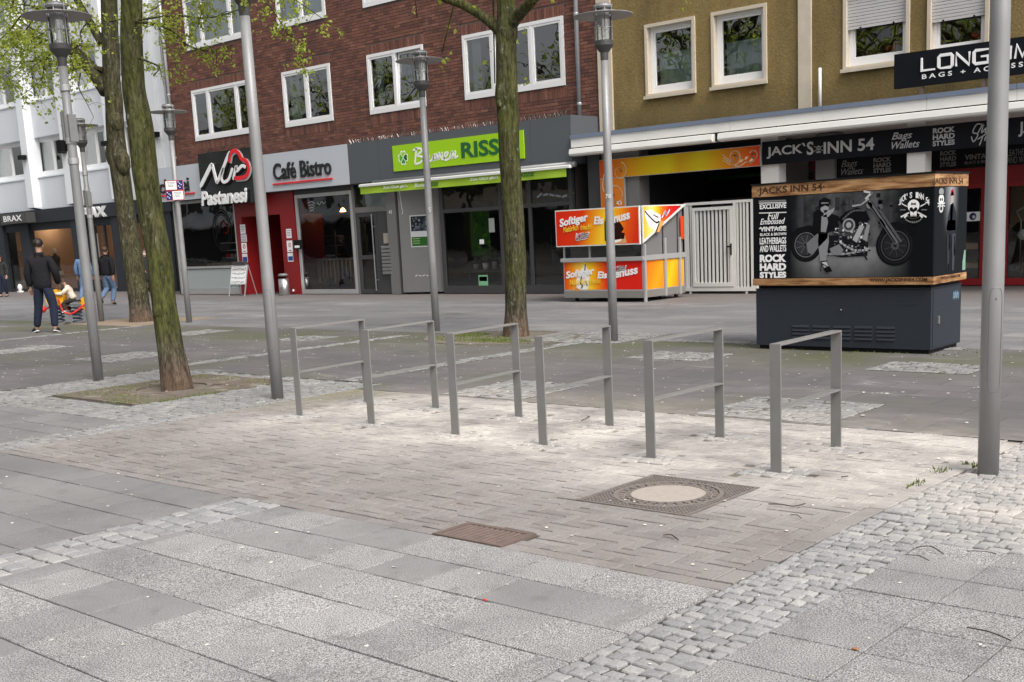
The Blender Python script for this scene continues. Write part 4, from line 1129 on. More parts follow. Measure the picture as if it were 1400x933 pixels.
# ---- cafe ground floor
c0, c1 = (-35.218, 1.562)[0], (-31.706, 1.469)[0]
zc = zs_b-.025
room(brick, c0-.3, (-26.057, 1.320)[0], YS+.1, YS+5.2, zc, 'room', 'room', 'room')
shop_window(brick, c0, c1, .02, zc, YS, .09, 'alu', bars=((-33.303, 0.901)[1],), wb=.16)
b = MB(); b.quad((c0+.09, YS-.002, .19), (c1-.09, YS-.002, .19), (c1-.09, YS-.002, (-33.305, 0.889)[1]-.05), (c0+.09, YS-.002, (-33.305, 0.889)[1]-.05)); b.build('frosted_panel', mat('pale frosted film', (.36, .40, .40), .5, 0, .05, 1), brick)
d0, d1 = (-31.354, 1.460)[0], (-29.381, 1.408)[0]; r0, r1 = c1+.005, (-28.683, 1.390)[0]
zl = (-30.289, 2.446)[1]
b = MB()
b.box(r0, d0, YS-.06, YS+.05, .01, zc-.003); b.box(d1, r1, YS-.06, YS+.05, .01, zc-.003); b.box(d0, d1, YS-.06, YS+.05, zl, zc-.003)
b.quad((d0, YS+.05, .01), (d0, YS+1.6, .01), (d0, YS+1.6, zl), (d0, YS+.05, zl)); b.quad((d1, YS+1.6, .01), (d1, YS+.05, .01), (d1, YS+.05, zl), (d1, YS+1.6, zl)); b.build('entrance_surround', 'red_wall', brick)
b = MB(); b.quad((d0, YS+1.6, .01), (d1, YS+1.6, .01), (d1, YS+1.6, zl), (d0, YS+1.6, zl)); b.build('door', 'black', brick)
I = Ink(wallfn(YS-.062))
for (xa, xb, ya, yb) in ((329, 334.5, 306, 320), (330, 337, 320, 332), (331.5, 337, 332, 346), (332, 338, 346, 360)):
    pass
st1 = [((-31.473, 1.927), (-31.195, 2.214), '#e8e8ea'), ((-31.473, 1.673), (-31.165, 1.905), '#dcdde2'), ((-31.487, 1.327), (-31.204, 1.642), '#eeeeee'), ((-31.493, 1.026), (-31.217, 1.298), '#e4e6ee'),
       ((-29.135, 1.714), (-28.882, 1.991), '#e8e8ea'), ((-29.156, 1.294), (-28.876, 1.640), '#f0f0f0'), ((-29.159, 1.005), (-28.890, 1.265), '#e4e6ee')]
for k, (p, q, c_) in enumerate(st1): I.rect(p[0], q[0], p[1], q[1], c_)
I.up()
for k in (2, 5):
    p, q, _ = st1[k]; u, v = (p[0]+q[0])/2, (p[1]+q[1])/2+.04; I.disc(u, v, .07, '#b02030', 20, r0=.05); I.line([(u-.045, v-.045), (u+.045, v+.045)], .02, '#b02030'); I.rect(u-.06, u+.06, p[1]+.03, p[1]+.06, '#777')
for k in (3, 6):
    p, q, _ = st1[k]; I.rect(p[0]+.02, q[0]-.02, p[1]+.03, q[1]-.1, '#3a4a8a')
for k in (0, 1, 4):
    p, q, _ = st1[k]
    for j in range(4): I.rect(p[0]+.03, q[0]-.03-.015*(j % 2), q[1]-.06-.05*j, q[1]-.045-.05*j, '#666')
I.build('door_stickers', brick)
p, q = (-28.700, 1.372), (-28.381, 1.648); b = MB(); b.box(p[0], q[0], YS-.16, YS-.061, p[1], q[1], ch=.01); mbx = b.build('post_box', 'black', brick)
b = MB(); b.box(p[0]+.05, q[0]-.04, YS-.164, YS-.159, p[1]+.04, p[1]+.11); b.build('name_plate', 'white_letter', mbx)
w0, w1 = (-28.630, 1.388)[0], (-26.025, 1.319)[0]; zw = (-28.510, 2.973)[1]
shop_window(brick, w0, w1, .02, zw, YS, .10, 'alu', wb=.13)
b = MB(); b.box(w0, w1, YS-.04, YS+.06, zw+.003, zc-.003); b.build('lintel', 'frame_grey', brick)
# round glass lettering in the cake shop window
I = Ink(wallfn(YS-.006)); cx, cz = (-32.533, 2.078); Rr = .52
I.disc(cx, cz, Rr, '#1a1412', 40, .68, r0=Rr*.94); I.disc(cx, cz, Rr*.74, '#1a1412', 40, .68*.74, r0=Rr*.70)
I.line([(cx-.33, cz-.16), (cx-.24, cz+.16), (cx-.16, cz-.12), (cx-.03, cz+.26)], .05, '#141010'); I.line([(cx-.08, cz+.04), (cx-.07, cz-.1), (cx+.02, cz-.08), (cx+.06, cz+.06)], .045, '#141010', 5); I.line([(cx+.08, cz-.08), (cx+.12, cz+.06), (cx+.22, cz+.05)], .045, '#141010', 5)
I.line([(cx-.02, cz+.2), (cx+.1, cz+.3), (cx+.2, cz+.2), (cx+.33, cz+.14), (cx+.3, cz-.06), (cx+.16, cz-.1)], .05, '#a03018', 5)
for k in range(26):
    a = math.pi*(.15+.7*k/25)
    for sgn in (1, -1):
        if sgn < 0 and 7 > k or sgn < 0 and k > 18: continue
        x, z = cx+Rr*.84*math.cos(a), cz+sgn*.68*.84*math.sin(a); I.rect(x-.012, x+.012, z-.045, z+.045, '#1a1412')
I.build('window_lettering', brick)
# inside the cafe: counter, shelf, cushions of colour
def simple(name, label, cat, m, *boxes, group=None, ch=0):
    b = MB()
    for q in boxes: b.box(*q, ch=ch)
    return tag(b.build(name, m), label, cat, group)
xA, xB = (-35.908, 1.537)[0], (-33.151, 1.465)[0]
t = thing('cake_counter', 'dim display counter with trays behind the cake shop window', 'counter', ((xA+xB)/2, 24.2, 0))
b = MB(); b.box(xA, xB, 23.9, 24.6, .02, 1.0); b.build('base', 'room_warm', t)
for z in (1.15, 1.4, 1.65): b = MB(); b.box(xA+1.2, xB, 24.0, 24.5, z, z+.03); b.build('shelf', 'alu', t)
for k in range(5):
    b = MB(); b.box(xA+1.3+k*.25, xA+1.48+k*.25, 24.1, 24.4, 1.181, 1.29); b.build('tray', ['red', 'room_warm', 'terracotta', 'red', 'wood_light'][k], t)
simple('wall_planks', 'brown plank wall panel inside the cake shop', 'panel', 'wood_light', *[(xA-.2, xA+1.1, 26.2+.004*k, 26.3, .9+.3*k, 1.18+.3*k) for k in range(6)])
b = MB(); b.box((-39.713, 2.651)[0], (-37.548, 2.559)[0], 25.95, 26.05, 2.35, 2.75); tag(b.build('menu_board', 'red'), 'red illuminated menu board seen through the cake shop window', 'menu board')
t = thing('wooden_screen', 'row of pale hanging wooden slats of unequal length inside the right cafe window', 'wooden screen', ((w0+w1)/2, 23.5, 0))
SX0, SX1 = (-28.911, 0.566)[0], (-27.213, 0.545)[0]
for k in range(9):
    x = SX0+(SX1-SX0)*k/9; z0_ = .30+.16*((k*5) % 4)/3
    b = MB(); b.box(x, x+.07, 23.48, 23.54, z0_, .98); b.build('slat', 'wood_light', t)
b = MB(); b.box(SX0-.2, SX1+.2, 23.46, 24.1, .981, 1.03); b.build('top', 'terracotta', t)
b = MB(); b.box(SX0-.15, SX0-.1, 23.7, 24.0, .01, .98); b.box(SX1+.1, SX1+.15, 23.7, 24.0, .01, .98); b.build('support', 'frame_grey', t)
BS0 = (-30.311, 1.347)[0]
simple('bistro_shelf', 'dim metal shelf with cups inside the right cafe window', 'shelf', 'pole', *[(BS0, BS0+1.0, 24.6, 24.9, z, z+.03) for z in (1.1, 1.4, 1.7)], (BS0, BS0+.03, 24.6, 24.63, .01, 1.9), (BS0+.97, BS0+1.0, 24.6, 24.63, .01, 1.9))
simple('red_partition', 'dark red wall panel at the back of the cafe', 'wall panel', 'red_wall', ((-30.600, 1.372)[0], (-30.114, 1.359)[0], 24.2, 24.3, .01, 2.9))
# bistro emblem on the glass
I = Ink(wallfn(YS-.006)); u, v = (-27.865, 2.595)
for k in range(4): I.line([(u-.16+.02*k, v+.12-.08*k), (u, v+.15-.08*k), (u+.14-.03*k, v+.08-.07*k)], .025, '#c8ccd0', 4)
I.line([(u+.25, v+.12), (u+.35, v+.04), (u+.45, v+.13), (u+.55, v+.06), (u+.62, v+.12)], .03, '#c0c4c8', 4); I.build('window_lettering', brick)
# house door and letter boxes
e0, e1 = (-25.952, 1.317)[0], (-24.525, 1.279)[0]; zt_ = (-25.210, 2.362)[1]
b = MB(); b.box(e0-.2, e0, YS-.03, YS+.1, .01, zc); b.box(e0, e1, YS-.02, YS+.08, (-25.189, 2.342)[1]-.02, (-25.179, 2.443)[1]+.03); b.box(e1-.02, (-24.173, 1.271)[0], YS-.08, YS+.1, .01, zc-.003); b.build('door_frame', 'wall_grey', brick)
xm = (-25.052, 1.294)[0]
b = MB(); ring(b, e0+.01, xm, .02, zt_-.03, YS-.01, YS+.05, .13); b.box(e0+.14, xm-.13, YS-.009, YS+.049, 1.0, 1.12); dr = b.build('door', 'frame_grey', brick)
pane(dr, e0+.14, xm-.13, .15, 1.0, YS+.02); pane(dr, e0+.14, xm-.13, 1.12, zt_-.16, YS+.02)
p, q = (-25.117, 2.259), (-25.162, 0.061)
b = MB(); x = (p[0]+q[0])/2; b.tube([(x, YS-.12, q[1]+.05), (x, YS-.12, p[1])], .02, 10); b.box(x-.012, x+.012, YS-.11, YS, .4, .43); b.box(x-.012, x+.012, YS-.11, YS, 1.9, 1.93); b.build('handle', 'chrome', dr)
b = MB(); b.box(xm+.005, e1-.025, YS-.005, YS+.05, .02, zt_-.03); side = b.build('letter_box_panel', 'frame_grey', brick)
lx0, lx1 = (-24.849, 1.293)[0], (-24.485, 1.283)[0]
b = MB(); b.box(lx0+.05, lx1, YS-.03, YS-.006, (-24.728, 1.429)[1], (-24.700, 1.713)[1]); b.build('bell_plate', 'concrete', side)
for k in range(8):
    z = (-24.739, 0.574)[1]+((-24.656, 1.389)[1]-(-24.739, 0.574)[1])*k/8
    b = MB(); b.box(lx0, lx1, YS-.10, YS-.006, z, z+.075, ch=.008); b.build('letter_box', 'chrome', side)
pane(brick, e0, e1, (-25.179, 2.443)[1]+.035, zc-.003, YS+.02)
simple('lit_window_blind', 'pale blind in the light above the house door', 'blind', 'curtain', ((-25.827, 2.759)[0], (-24.959, 2.712)[0], 22.9, 22.93, (-25.357, 2.446)[1], (-25.311, 2.894)[1]))
room(brick, e0-.2, (-24.144, 1.270)[0], YS+.12, YS+3, zc, 'room_dark', 'room_dark', 'room_dark')
text('41', (-24.450, 2.229), (-24.439, 2.338), (-24.331, 2.223)[0], YS-.083, 'white_letter', brick, name='house_number')
# slanting grey wall panel with a poster
ga, gb = (-23.670, 22.179), (-23.578, 23.605)
ga = ((-23.983, 1.272)[0], 22.45); gb = ((-22.627, 1.223)[0], 22.75)
def gfn(u, v, d):
    l = math.hypot(gb[0]-ga[0], gb[1]-ga[1]); dx, dy = (gb[0]-ga[0])/l, (gb[1]-ga[1])/l
    return (ga[0]+dx*u+dy*d, ga[1]+dy*u-dx*d, v)
GL = math.hypot(gb[0]-ga[0], gb[1]-ga[1])
b = MB(); b.prism([(0, .06), (GL, .06), (GL, zc-.003), (0, zc-.003)], gfn, -.12, 0); gp = b.build('wall_panel', 'wall_grey', brick)
def gpx(x, y):
    return (x-548)/(606-548)*GL
I = Ink(gfn); I.up(.006); ua, ub = gpx(563, 0), gpx(588, 0); za, zb_ = (-23.350, 1.289)[1], (-23.272, 2.154)[1]
I.rect(ua, ub, za, zb_, '#b8bcbc'); I.up(); I.rect(ua+.03, ub-.03, za+.03, za+(zb_-za)*.32, '#2c5a2a'); I.rect(ua+.03, ub-.03, za+(zb_-za)*.5, zb_-.03, '#20242a'); I.up()
r3 = random.Random(2)
for k in range(34):
    a, c = r3.uniform(ua+.06, ub-.06), r3.uniform(za+(zb_-za)*.54, zb_-.07); I.disc(a, c, r3.uniform(.02, .05), r3.choice(['#6a7080', '#3c4450', '#8a909c', '#50585a']), 7)
for k in range(3): I.rect(ua+.06, ub-.3, za+.22-.06*k, za+.235-.06*k, '#9ab878')
I.build('poster', gp); I = Ink(gfn); I.up(.006)
for k in range(5): I.line([(gpx(566, 0)+.12*k, .5+.02*(k % 2)), (gpx(566, 0)+.12*k+.07, .5+.03*((k+1) % 2))], .02, '#d8d8d8')
I.line([(gpx(551, 0), zc-.2), (gpx(552, 0), zc-.45), (gpx(553, 0), zc-.7), (gpx(554, 0), zc-.85), (gpx(552.5, 0), zc-.9)], .014, '#d8d8d8', 4)
I.build('chalk_scribbles', gp, kind='stuff')
# ---- flower shop front
h0, h1 = (-22.599, 1.223)[0], (-18.016, 1.108)[0]; zbar = (-21.474, 2.205)[1]
px_ = [(-20.404, 1.171)[0], (-19.409, 1.145)[0]]
shop_window(brick, h0, h1, .02, zc, 22.7, .12, 'frame_grey', bars=(zbar,), posts=(px_[0], (-19.851, 1.157)[0], px_[1]), wb=.2)
room(brick, h0-.2, h1, 22.8, 26.5, zc, 'room', 'room', 'room_dark')
b = MB(); a = (-22.191, 0.986); c = (-21.477, 2.210); b.box(a[0], c[0], 23.4, 23.43, a[1], c[1]); gp2 = b.build('hanging_banner', mat('green leaf print banner', (.045, .16, .02), .6, 0, .1, 2))
tag(gp2, 'green leafy advertising banner hanging inside the flower shop window', 'banner')
I = Ink(wallfn(23.395)); r3 = random.Random(9)
for k in range(26):
    u, v = r3.uniform(a[0]+.1, c[0]-.1), r3.uniform(a[1]+.1, c[1]-.15); q = r3.uniform(.08, .22); d = r3.uniform(0, 6.28)
    I.poly([(u, v), (u+q*math.cos(d+.5)*.6, v+q*math.sin(d+.5)*.6), (u+q*math.cos(d), v+q*math.sin(d)), (u+q*math.cos(d-.5)*.6, v+q*math.sin(d-.5)*.6)], r3.choice(['#3f8a1c', '#1c5216', '#5aa028', '#123c12']))
I.build('leaf_print', gp2)
I = Ink(wallfn(22.694)); p, q = (-21.213, 1.302), (-21.025, 1.354); I.rect(p[0], p[0]+.16, p[1], p[1]+.12, '#e8ece8'); p = (-21.323, 0.174); I.rect(p[0], p[0]+.34, p[1], p[1]+.32, '#7fb890'); I.rect(p[0]+.03, p[0]+.31, p[1]+.16, p[1]+.28, '#b8d8c0'); p = (-20.851, 1.593); I.rect(p[0], p[0]+.2, p[1], p[1]+.36, '#9aa09a'); I.build('glass_stickers', brick)
def pot(x, y, z, r_, h, leafy, label, m='terracotta'):
    t = thing('potted_plant', label, 'potted plant', (x, y, z), 'potted plants in the flower shop window')
    b = MB(); b.lathe([(r_*.7, z), (r_, z+h), (r_*.9, z+h)], (x, y, 0), 14); b.build('pot', m, t, True)
    b = MB(); r3 = random.Random(int(x*100))
    for k in range(leafy):
        a_ = r3.uniform(0, 6.28); l = r3.uniform(.5, 1.2)*h*1.5; u, v = math.cos(a_), math.sin(a_); e = r3.uniform(.2, .8)
        b.add([(x, y, z+h), (x+u*l*e-.03*v, y+v*l*e+.03*u, z+h+l*.6), (x+u*l*e*1.5, y+v*l*e*1.5, z+h+l*.8), (x+u*l*e+.03*v, y+v*l*e-.03*u, z+h+l*.6)], [(0, 1, 2, 3)])
    b.build('leaves', 'plant', t)
t = thing('display_table', 'low dark display table with pots behind the flower shop window', 'table', (h0+1.2, 23.4, 0))
b = MB(); b.box(h0+.35, px_[0]-.15, 23.1, 23.8, .55, .6); b.build('top', 'frame_grey', t)
for x in (h0+.45, px_[0]-.3):
    b = MB(); b.box(x, x+.05, 23.2, 23.7, .01, .55); b.build('leg', 'frame_grey', t)
for k, (fx, l) in enumerate(((.14, 'small pale pot with a leafy plant at the left end of the flower shop table'), (.36, 'squat pot with few leaves, second on the flower shop table'), (.55, 'white pot with a leafy plant in the middle of the flower shop table'), (.74, 'tall pale pot below the green banner in the flower shop'))):
    pot(h0+.35+(px_[0]-h0-.5)*fx, 23.35, .602, .08+.02*(k % 2), .16+.03*(k % 3), 14+8*k, l, ['terracotta', 'white_letter', 'terracotta', 'concrete'][k])
t = thing('display_shelf', 'dim shelf of crockery pots inside the right flower shop window', 'shelf', (px_[1]+.7, 23.4, 0))
for z in (.45, 1.05):
    b = MB(); b.box(px_[1]+.15, h1-.25, 23.2, 23.7, z, z+.04); b.build('board', 'frame_grey', t)
for x in (px_[1]+.16, h1-.3):
    b = MB(); b.box(x, x+.04, 23.25, 23.65, .01, 1.6); b.build('upright', 'frame_grey', t)
for k, (fx, z, l) in enumerate(((.2, 1.092, 'pale bowl shaped pot on the upper shelf, left'), (.5, 1.092, 'cream pot in the middle of the upper shelf'), (.8, 1.092, 'round pot at the right end of the upper shelf'), (.6, .492, 'white pot with trailing plant on the lower shelf'))):
    pot(px_[1]+.15+(h1-px_[1]-.4)*fx, 23.4, z, .11, .15, 4 if z > 1 else 26, l, 'concrete')
I = Ink(wallfn(22.694)); u, v = (-19.153, 2.398)
for k in range(6): I.line([(u+.2*k, v+.05*math.sin(k)), (u+.2*k+.14, v+.05*math.cos(k)+.03)], .05, '#8a9098')
I.build('upper_glass_print', brick)

# ---------------------------------------------------------------- ochre house
YX0, YX1 = (-17.636, 5.924)[0], (-7.714, 4.575)[0]+3.0
ochre = thing('ochre_building', 'ochre roughcast house with cream window surrounds over the passage and leather shop', 'building', ((YX0+YX1)/2, YW, 0))
zy0, zy1 = (-14.874, 4.516)[1], (-14.874, 6.146)[1]
YC = 22.25                                   # canopy front
zc1, zcf, zc0 = (-13.752, 3.747)[1], (-13.758, 3.458)[1], (-13.730, 3.263)[1]
yw = [((-16.255, 5.410)[0], (-14.886, 5.234)[0]), ((-14.458, 5.492)[0], (-13.079, 5.305)[0]), ((-11.315, 5.065)[0], (-9.909, 4.874)[0]), ((-9.553, 4.825)[0], (-8.361, 4.663)[0])]
sur = .13
ops = [(a+.07, c-.07, zy0+.07, zy1-.07) for a, c in yw]
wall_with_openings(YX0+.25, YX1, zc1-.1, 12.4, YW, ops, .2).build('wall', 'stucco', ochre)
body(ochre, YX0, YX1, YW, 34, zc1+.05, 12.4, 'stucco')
def strip(x0, x1, label=None):
    b = MB(); b.box(x0, x1, YW-.05, YW+.05, zc1-.1, 12.4); b.build('pilaster_strip', 'cream', ochre)
strip(YX0+.005, (-17.224, 5.195)[0]); strip((-12.325, 4.902)[0], (-12.030, 4.864)[0])
for i, (a, c) in enumerate(yw):
    b = MB(); ring(b, a, c, zy0, zy1, YW-.045, YW+.16, .072); b.box(a-.03, c+.03, YW-.10, YW-.046, zy0-.04, zy0+.03); b.build('window_surround', 'cream', ochre)
    cur = [(.1, .9, .08, .62)] if i < 2 else None
    w = window(ochre, a+.073, c-.073, zy0+.073, zy1-.073, YW+.10, (1,), fw=.075, curtain=cur, wb=.14, sash=.045)
    if i >= 2:
        zs_ = (-10.582, 5.318)[1] if i == 2 else (-8.957, 5.203)[1]
        n = int((zy1-sur-zs_)/.062)
        for k in range(n):
            b = MB(); z = zs_+k*.062; b.box(a+.075, c-.075, YW+.03, YW+.052, z+.003, z+.058, ch=.008); b.build('shutter_slat', 'shutter', w)
        for sx in (.25, .75): b = MB(); b.box(a+(c-a)*sx-.015, a+(c-a)*sx+.015, YW+.01, YW+.03, zs_, zs_+.03); b.build('stop', 'black', w)
def blossom(x, y, z, m, label, name='flower'):
    t = thing('potted_flower', label, 'flower', (x, y, z))
    b = MB(); r3 = random.Random(int(x*77))
    for k in range(7): b.ball((x+r3.uniform(-.09, .09), y+r3.uniform(-.03, .03), z+.2+r3.uniform(-.05, .07)), .05, 7, 5)
    b.build('blossoms', m, t, True)
    b = MB(); b.tube([(x, y, z), (x, y, z+.2)], .008, 6); b.lathe([(.05, 0), (.07, .1)], (x, y, z), 10); b.build('stem', 'plant', t)
M['orange'] = mat('orange red petals', (.6, .07, .02), .6, 0, .2, 20)
blossom((-10.397, 4.811)[0], 23.66, (-10.396, 4.697)[1], 'orange', 'orange red flower behind the glass of the shuttered ochre house window')
blossom((-8.682, 4.854)[0], 23.66, (-8.678, 4.692)[1], 'red', 'red flower behind the rightmost shuttered window')
blossom((-8.500, 4.802)[0], 23.66, (-8.496, 4.627)[1], 'white_letter', 'white flower behind the rightmost shuttered window')
# canopy over the shops
CX0 = FX1+.02; CX1 = YX1
b = MB(); b.box(CX0, CX1, YC+.05, YW+3.0, zc1-.02, zc1); b.build('canopy_roof', 'slate_panel', ochre)
b = MB(); b.box(CX0, CX1, YC+.3, YW+3.4, zc0+.05, zc0+.08); b.build('canopy_soffit', 'white_paint', ochre)
seam = [CX0]+[(-15.509, 3.653)[0], (-13.340, 3.609)[0], (-11.201, 3.579)[0], (-9.079, 3.544)[0], (-7.432, 3.437)[0], CX1]
zfl = (-13.753, 3.671)[1]
for a, c in zip(seam[:-1], seam[1:]):
    b = MB(); b.box(a+.004, c-.004, YC-.03, YC+.08, zfl, zc1+.012); b.build('flashing', 'zinc', ochre)
    b = MB(); b.box(a+.003, c-.003, YC, YC+.06, zcf+.012, zfl-.002); b.build('fascia_panel', 'white_paint', ochre)
b = MB(); b.box(CX0, CX1, YC+.03, YC+.2, zc0+.03, zcf+.011); b.build('gap_backing', 'black', ochre)
def awning_case(x0, x1):
    b = MB(); y0 = YC-.10
    prof = [(y0+.0, zc0+.02), (y0-.02, zc0+.06), (y0, zcf-.03), (YC-.003, zcf-.012), (YC+.25, zcf-.012), (YC+.25, zc0+.02), (YC+.05, zc0-.0)]
    b.prism(prof, lambda u, v, d: (d, u, v), x0, x1)
    return b
t = thing('awning_case', 'long white folded awning case under the canopy, left piece above the passage', 'awning', (-13, YC, zc0), 'white awning cases along the canopy')
awning_case(CX0+.02, (-13.730, 3.263)[0]).build('case', 'white_paint', t)
t = thing('awning_case', 'long white folded awning case under the canopy, right piece above the leather shop', 'awning', (-9, YC, zc0), 'white awning cases along the canopy')
awning_case((-13.585, 3.251)[0], CX1).build('case', 'white_paint', t)
t = thing('vent_pipe', 'short pale vent pipe standing on the canopy by the cream strip', 'pipe', ((-11.745, 4.231)[0], 23.2, zc1))
b = MB(); x = (-11.745, 4.231)[0]; b.tube([(x, 23.2, zc1), (x, 23.2, (-11.745, 4.627)[1])], .035, 10); b.build('pipe', 'white_metal', t, True)
# bags sign above the canopy
LY = 22.42
l0, l1 = (-9.802, 4.577), (-9.795, 3.939); lx1 = (-7.391, 4.451)[0]+2.2
t = thing('bag_shop_sign', 'long black sign board with white capitals standing on the canopy at the upper right', 'sign', (l0[0]+1, LY, l1[1]))
b = MB(); b.box(l0[0], lx1, LY, LY+.12, l1[1], l0[1]); b.build('board', 'black_sign', t)
for x in ((-9.264, 3.841)[0], (-8.095, 3.802)[0]):
    b = MB(); b.box(x-.03, x+.03, LY+.02, LY+.08, zc1-.01, l1[1]); b.build('bracket', 'iron', t)
def lt(pts): return [(PX0[0]+u*LTW, PX0[1]+v*LTH) for u, v in pts]
PX0 = (-9.250, 4.211); LTH = (-9.253, 4.444)[1]-PX0[1]; LTW = (-8.982, 4.178)[0]-PX0[0]
gl = {'L': [[(0, 1), (0, 0), (1, 0)]], 'O': [[(.12, 0), (0, .12), (0, .88), (.12, 1), (.88, 1), (1, .88), (1, .12), (.88, 0), (.12, 0)]], 'N': [[(0, 0), (0, 1), (.95, 0), (.95, 1)]],
      'G': [[(1, 1), (.12, 1), (0, .88), (0, .12), (.12, 0), (1, 0), (1, .5), (.5, .5)]], 'T': [[(0, 1), (1, 1)], [(.5, 1), (.5, 0)]], 'I': [[(0, 0), (0, 1)]],
      'M': [[(0, 0), (.12, 1), (.5, .1), (.88, 1), (1, 0)]], 'E': [[(1, 1), (0, 1), (0, 0), (1, 0)], [(0, .5), (.9, .5)]]}
u = 0
for ch in 'LONGTIME':
    for s_ in gl[ch]: stroke(t, lt([(u+a*.95, v) for a, v in s_]), .055, 'white_letter', LY-.03, 'letter', .029, sm=0)
    u += {'I': .3, 'M': 1.45}.get(ch, 1.22)
text('B A G S   +   A C C E S S O I R E S', (-9.247, 4.057), (-9.249, 4.144), (-9.247, 4.064)[0]+LTW*9.6, LY-.004, 'white_letter', t, bold=.02)
# ---- below the canopy
zso = zc0+.04
def pillar(x0, x1, y0, y1, m='white_paint', z1=None):
    b = MB(); b.box(x0, x1, y0, y1, .0, z1 or zso-.003); b.build('pillar', m, ochre)
pillar((-17.479, 2.651)[0], (-17.128, 2.629)[0], 22.62, 23.0, 'frame_grey')
pillar((-17.042, 2.624)[0], (-15.976, 2.557)[0], 22.6, 23.0, 'wall_grey')
pillar((-12.852, 2.669)[0], (-12.434, 2.639)[0], 22.68, 23.0)
pillar((-11.847, 2.677)[0], (-11.414, 2.646)[0], 23.2, 23.6, 'wall_grey')
pillar((-9.633, 2.582)[0], (-9.274, 2.556)[0], 22.68, 23.0)
# orange swirl boards
def flame(stops):
    st_ = [(p, lin(c)) for p, c in stops]
    def f(t):
        for (p0, c0), (p1, c1) in zip(st_[:-1], st_[1:]):
            if t <= p1:
                k = max(0, min(1, (t-p0)/(p1-p0))); return tuple(a+(b_-a)*k for a, b_ in zip(c0, c1))
        return st_[-1][1]
    return f
o0, o1, o2, o3 = (-16.671, 3.136), (-12.762, 3.205), (-16.689, 2.703), (-12.767, 2.707)
ox0 = (-17.031, 2.742)[0]; oxm = (-16.330, 2.696)[0]
t = thing('orange_shop_sign', 'L shaped orange to yellow sign with pale scrolls over the passage', 'sign', ((o0[0]+o1[0])/2, 22.55, o2[1]))
b = MB(); b.box(ox0, o1[0], 22.5, 22.56, o2[1], o0[1]); b.box(ox0, oxm, 22.5, 22.56, .9, o2[1]-.002); b.build('board', 'alu', t)
I = Ink(wallfn(22.498)); F = flame([(0, '#c84a1c'), (.1, '#cf6a1c'), (.28, '#c9a01a'), (.45, '#c8b41c'), (.52, '#c2941c'), (.66, '#c4b01c'), (.82, '#cc7a1c'), (1, '#c43a20')])
I.grid(ox0+.01, o1[0]-.01, o2[1]+.01, o0[1]-.01, lambda s_, t_: F(s_), 40, 1)
I.grid(ox0+.01, oxm-.01, .92, o2[1]-.01, lambda s_, t_: flame([(0, '#c8501c'), (1, '#d8842a')])(t_*.6+s_*.3), 3, 10); I.up(.003)
def spiral(cx, cz, r0, turns, a0, w, col, sgn=1, n=40):
    I.line([(cx+r0*(1-.85*k/n)*math.cos(a0+sgn*turns*6.283*k/n), cz+r0*(1-.85*k/n)*math.sin(a0+sgn*turns*6.283*k/n)) for k in range(n+1)], w, col)
cL = '#e6cfa8'; sx_, sz_ = (-13.392, 2.936)
spiral(sx_, sz_, .17, 1.7, -1.8, .028, cL); I.line([(sx_-.05, sz_-.17), (sx_+.12, sz_-.2), (sx_+.3, sz_-.12), (sx_+.40, sz_-.15), (sx_+.48, sz_-.1)], .024, cL, 5)
spiral(o1[0]-.16, o0[1]-.2, .11, 1.4, 2.5, .022, cL, -1)
for k in range(3):
    u, v = sx_+.12+.12*k, sz_-.12+.05*(k % 2); I.poly([(u, v), (u+.05, v+.06), (u+.11, v+.05), (u+.06, v)], cL)
for k in range(3): I.line([(sx_-.1, sz_-.15+.04*k), (sx_-.2, sz_-.1+.05*k), (sx_-.28, sz_-.05+.06*k)], .018, cL, 4)
v0 = (-16.561, 2.844); spiral(v0[0]+.1, v0[1]-.0, .22, 1.3, 1.2, .026, cL, -1); spiral(oxm-.26, o2[1]-.42, .26, 1.0, 2.0, .028, cL, -1)
I.line([(ox0+.12, o2[1]+.1), (ox0+.08, o2[1]-.2), (ox0+.2, o2[1]-.45), (ox0+.1, o2[1]-.8)], .026, cL, 5)
I.build('scroll_print', t)
text('43', (-16.571, 2.074), (-16.567, 2.175), (-16.423, 2.067)[0], 22.494, 'white_letter', t)
# passage behind the gate
p0_, p1_ = (-16.076, 1.728)[0], (-12.864, 1.592)[0]
room(ochre, p0_-.2, p1_+.0, 22.75, 29, zso, 'room_dark', 'room', 'room_dark')
b = MB(); b.box(p0_-.1, p1_-.05, 26.0, 26.2, .01, 2.15); b.build('passage_wall', 'wall_grey', ochre)
b = MB(); b.box(p0_-.1, p1_-.05, 25.9, 25.95, 2.62, 2.70); b.build('passage_light_strip', mat('dull green strip', (.01, .08, .02), .5), ochre)
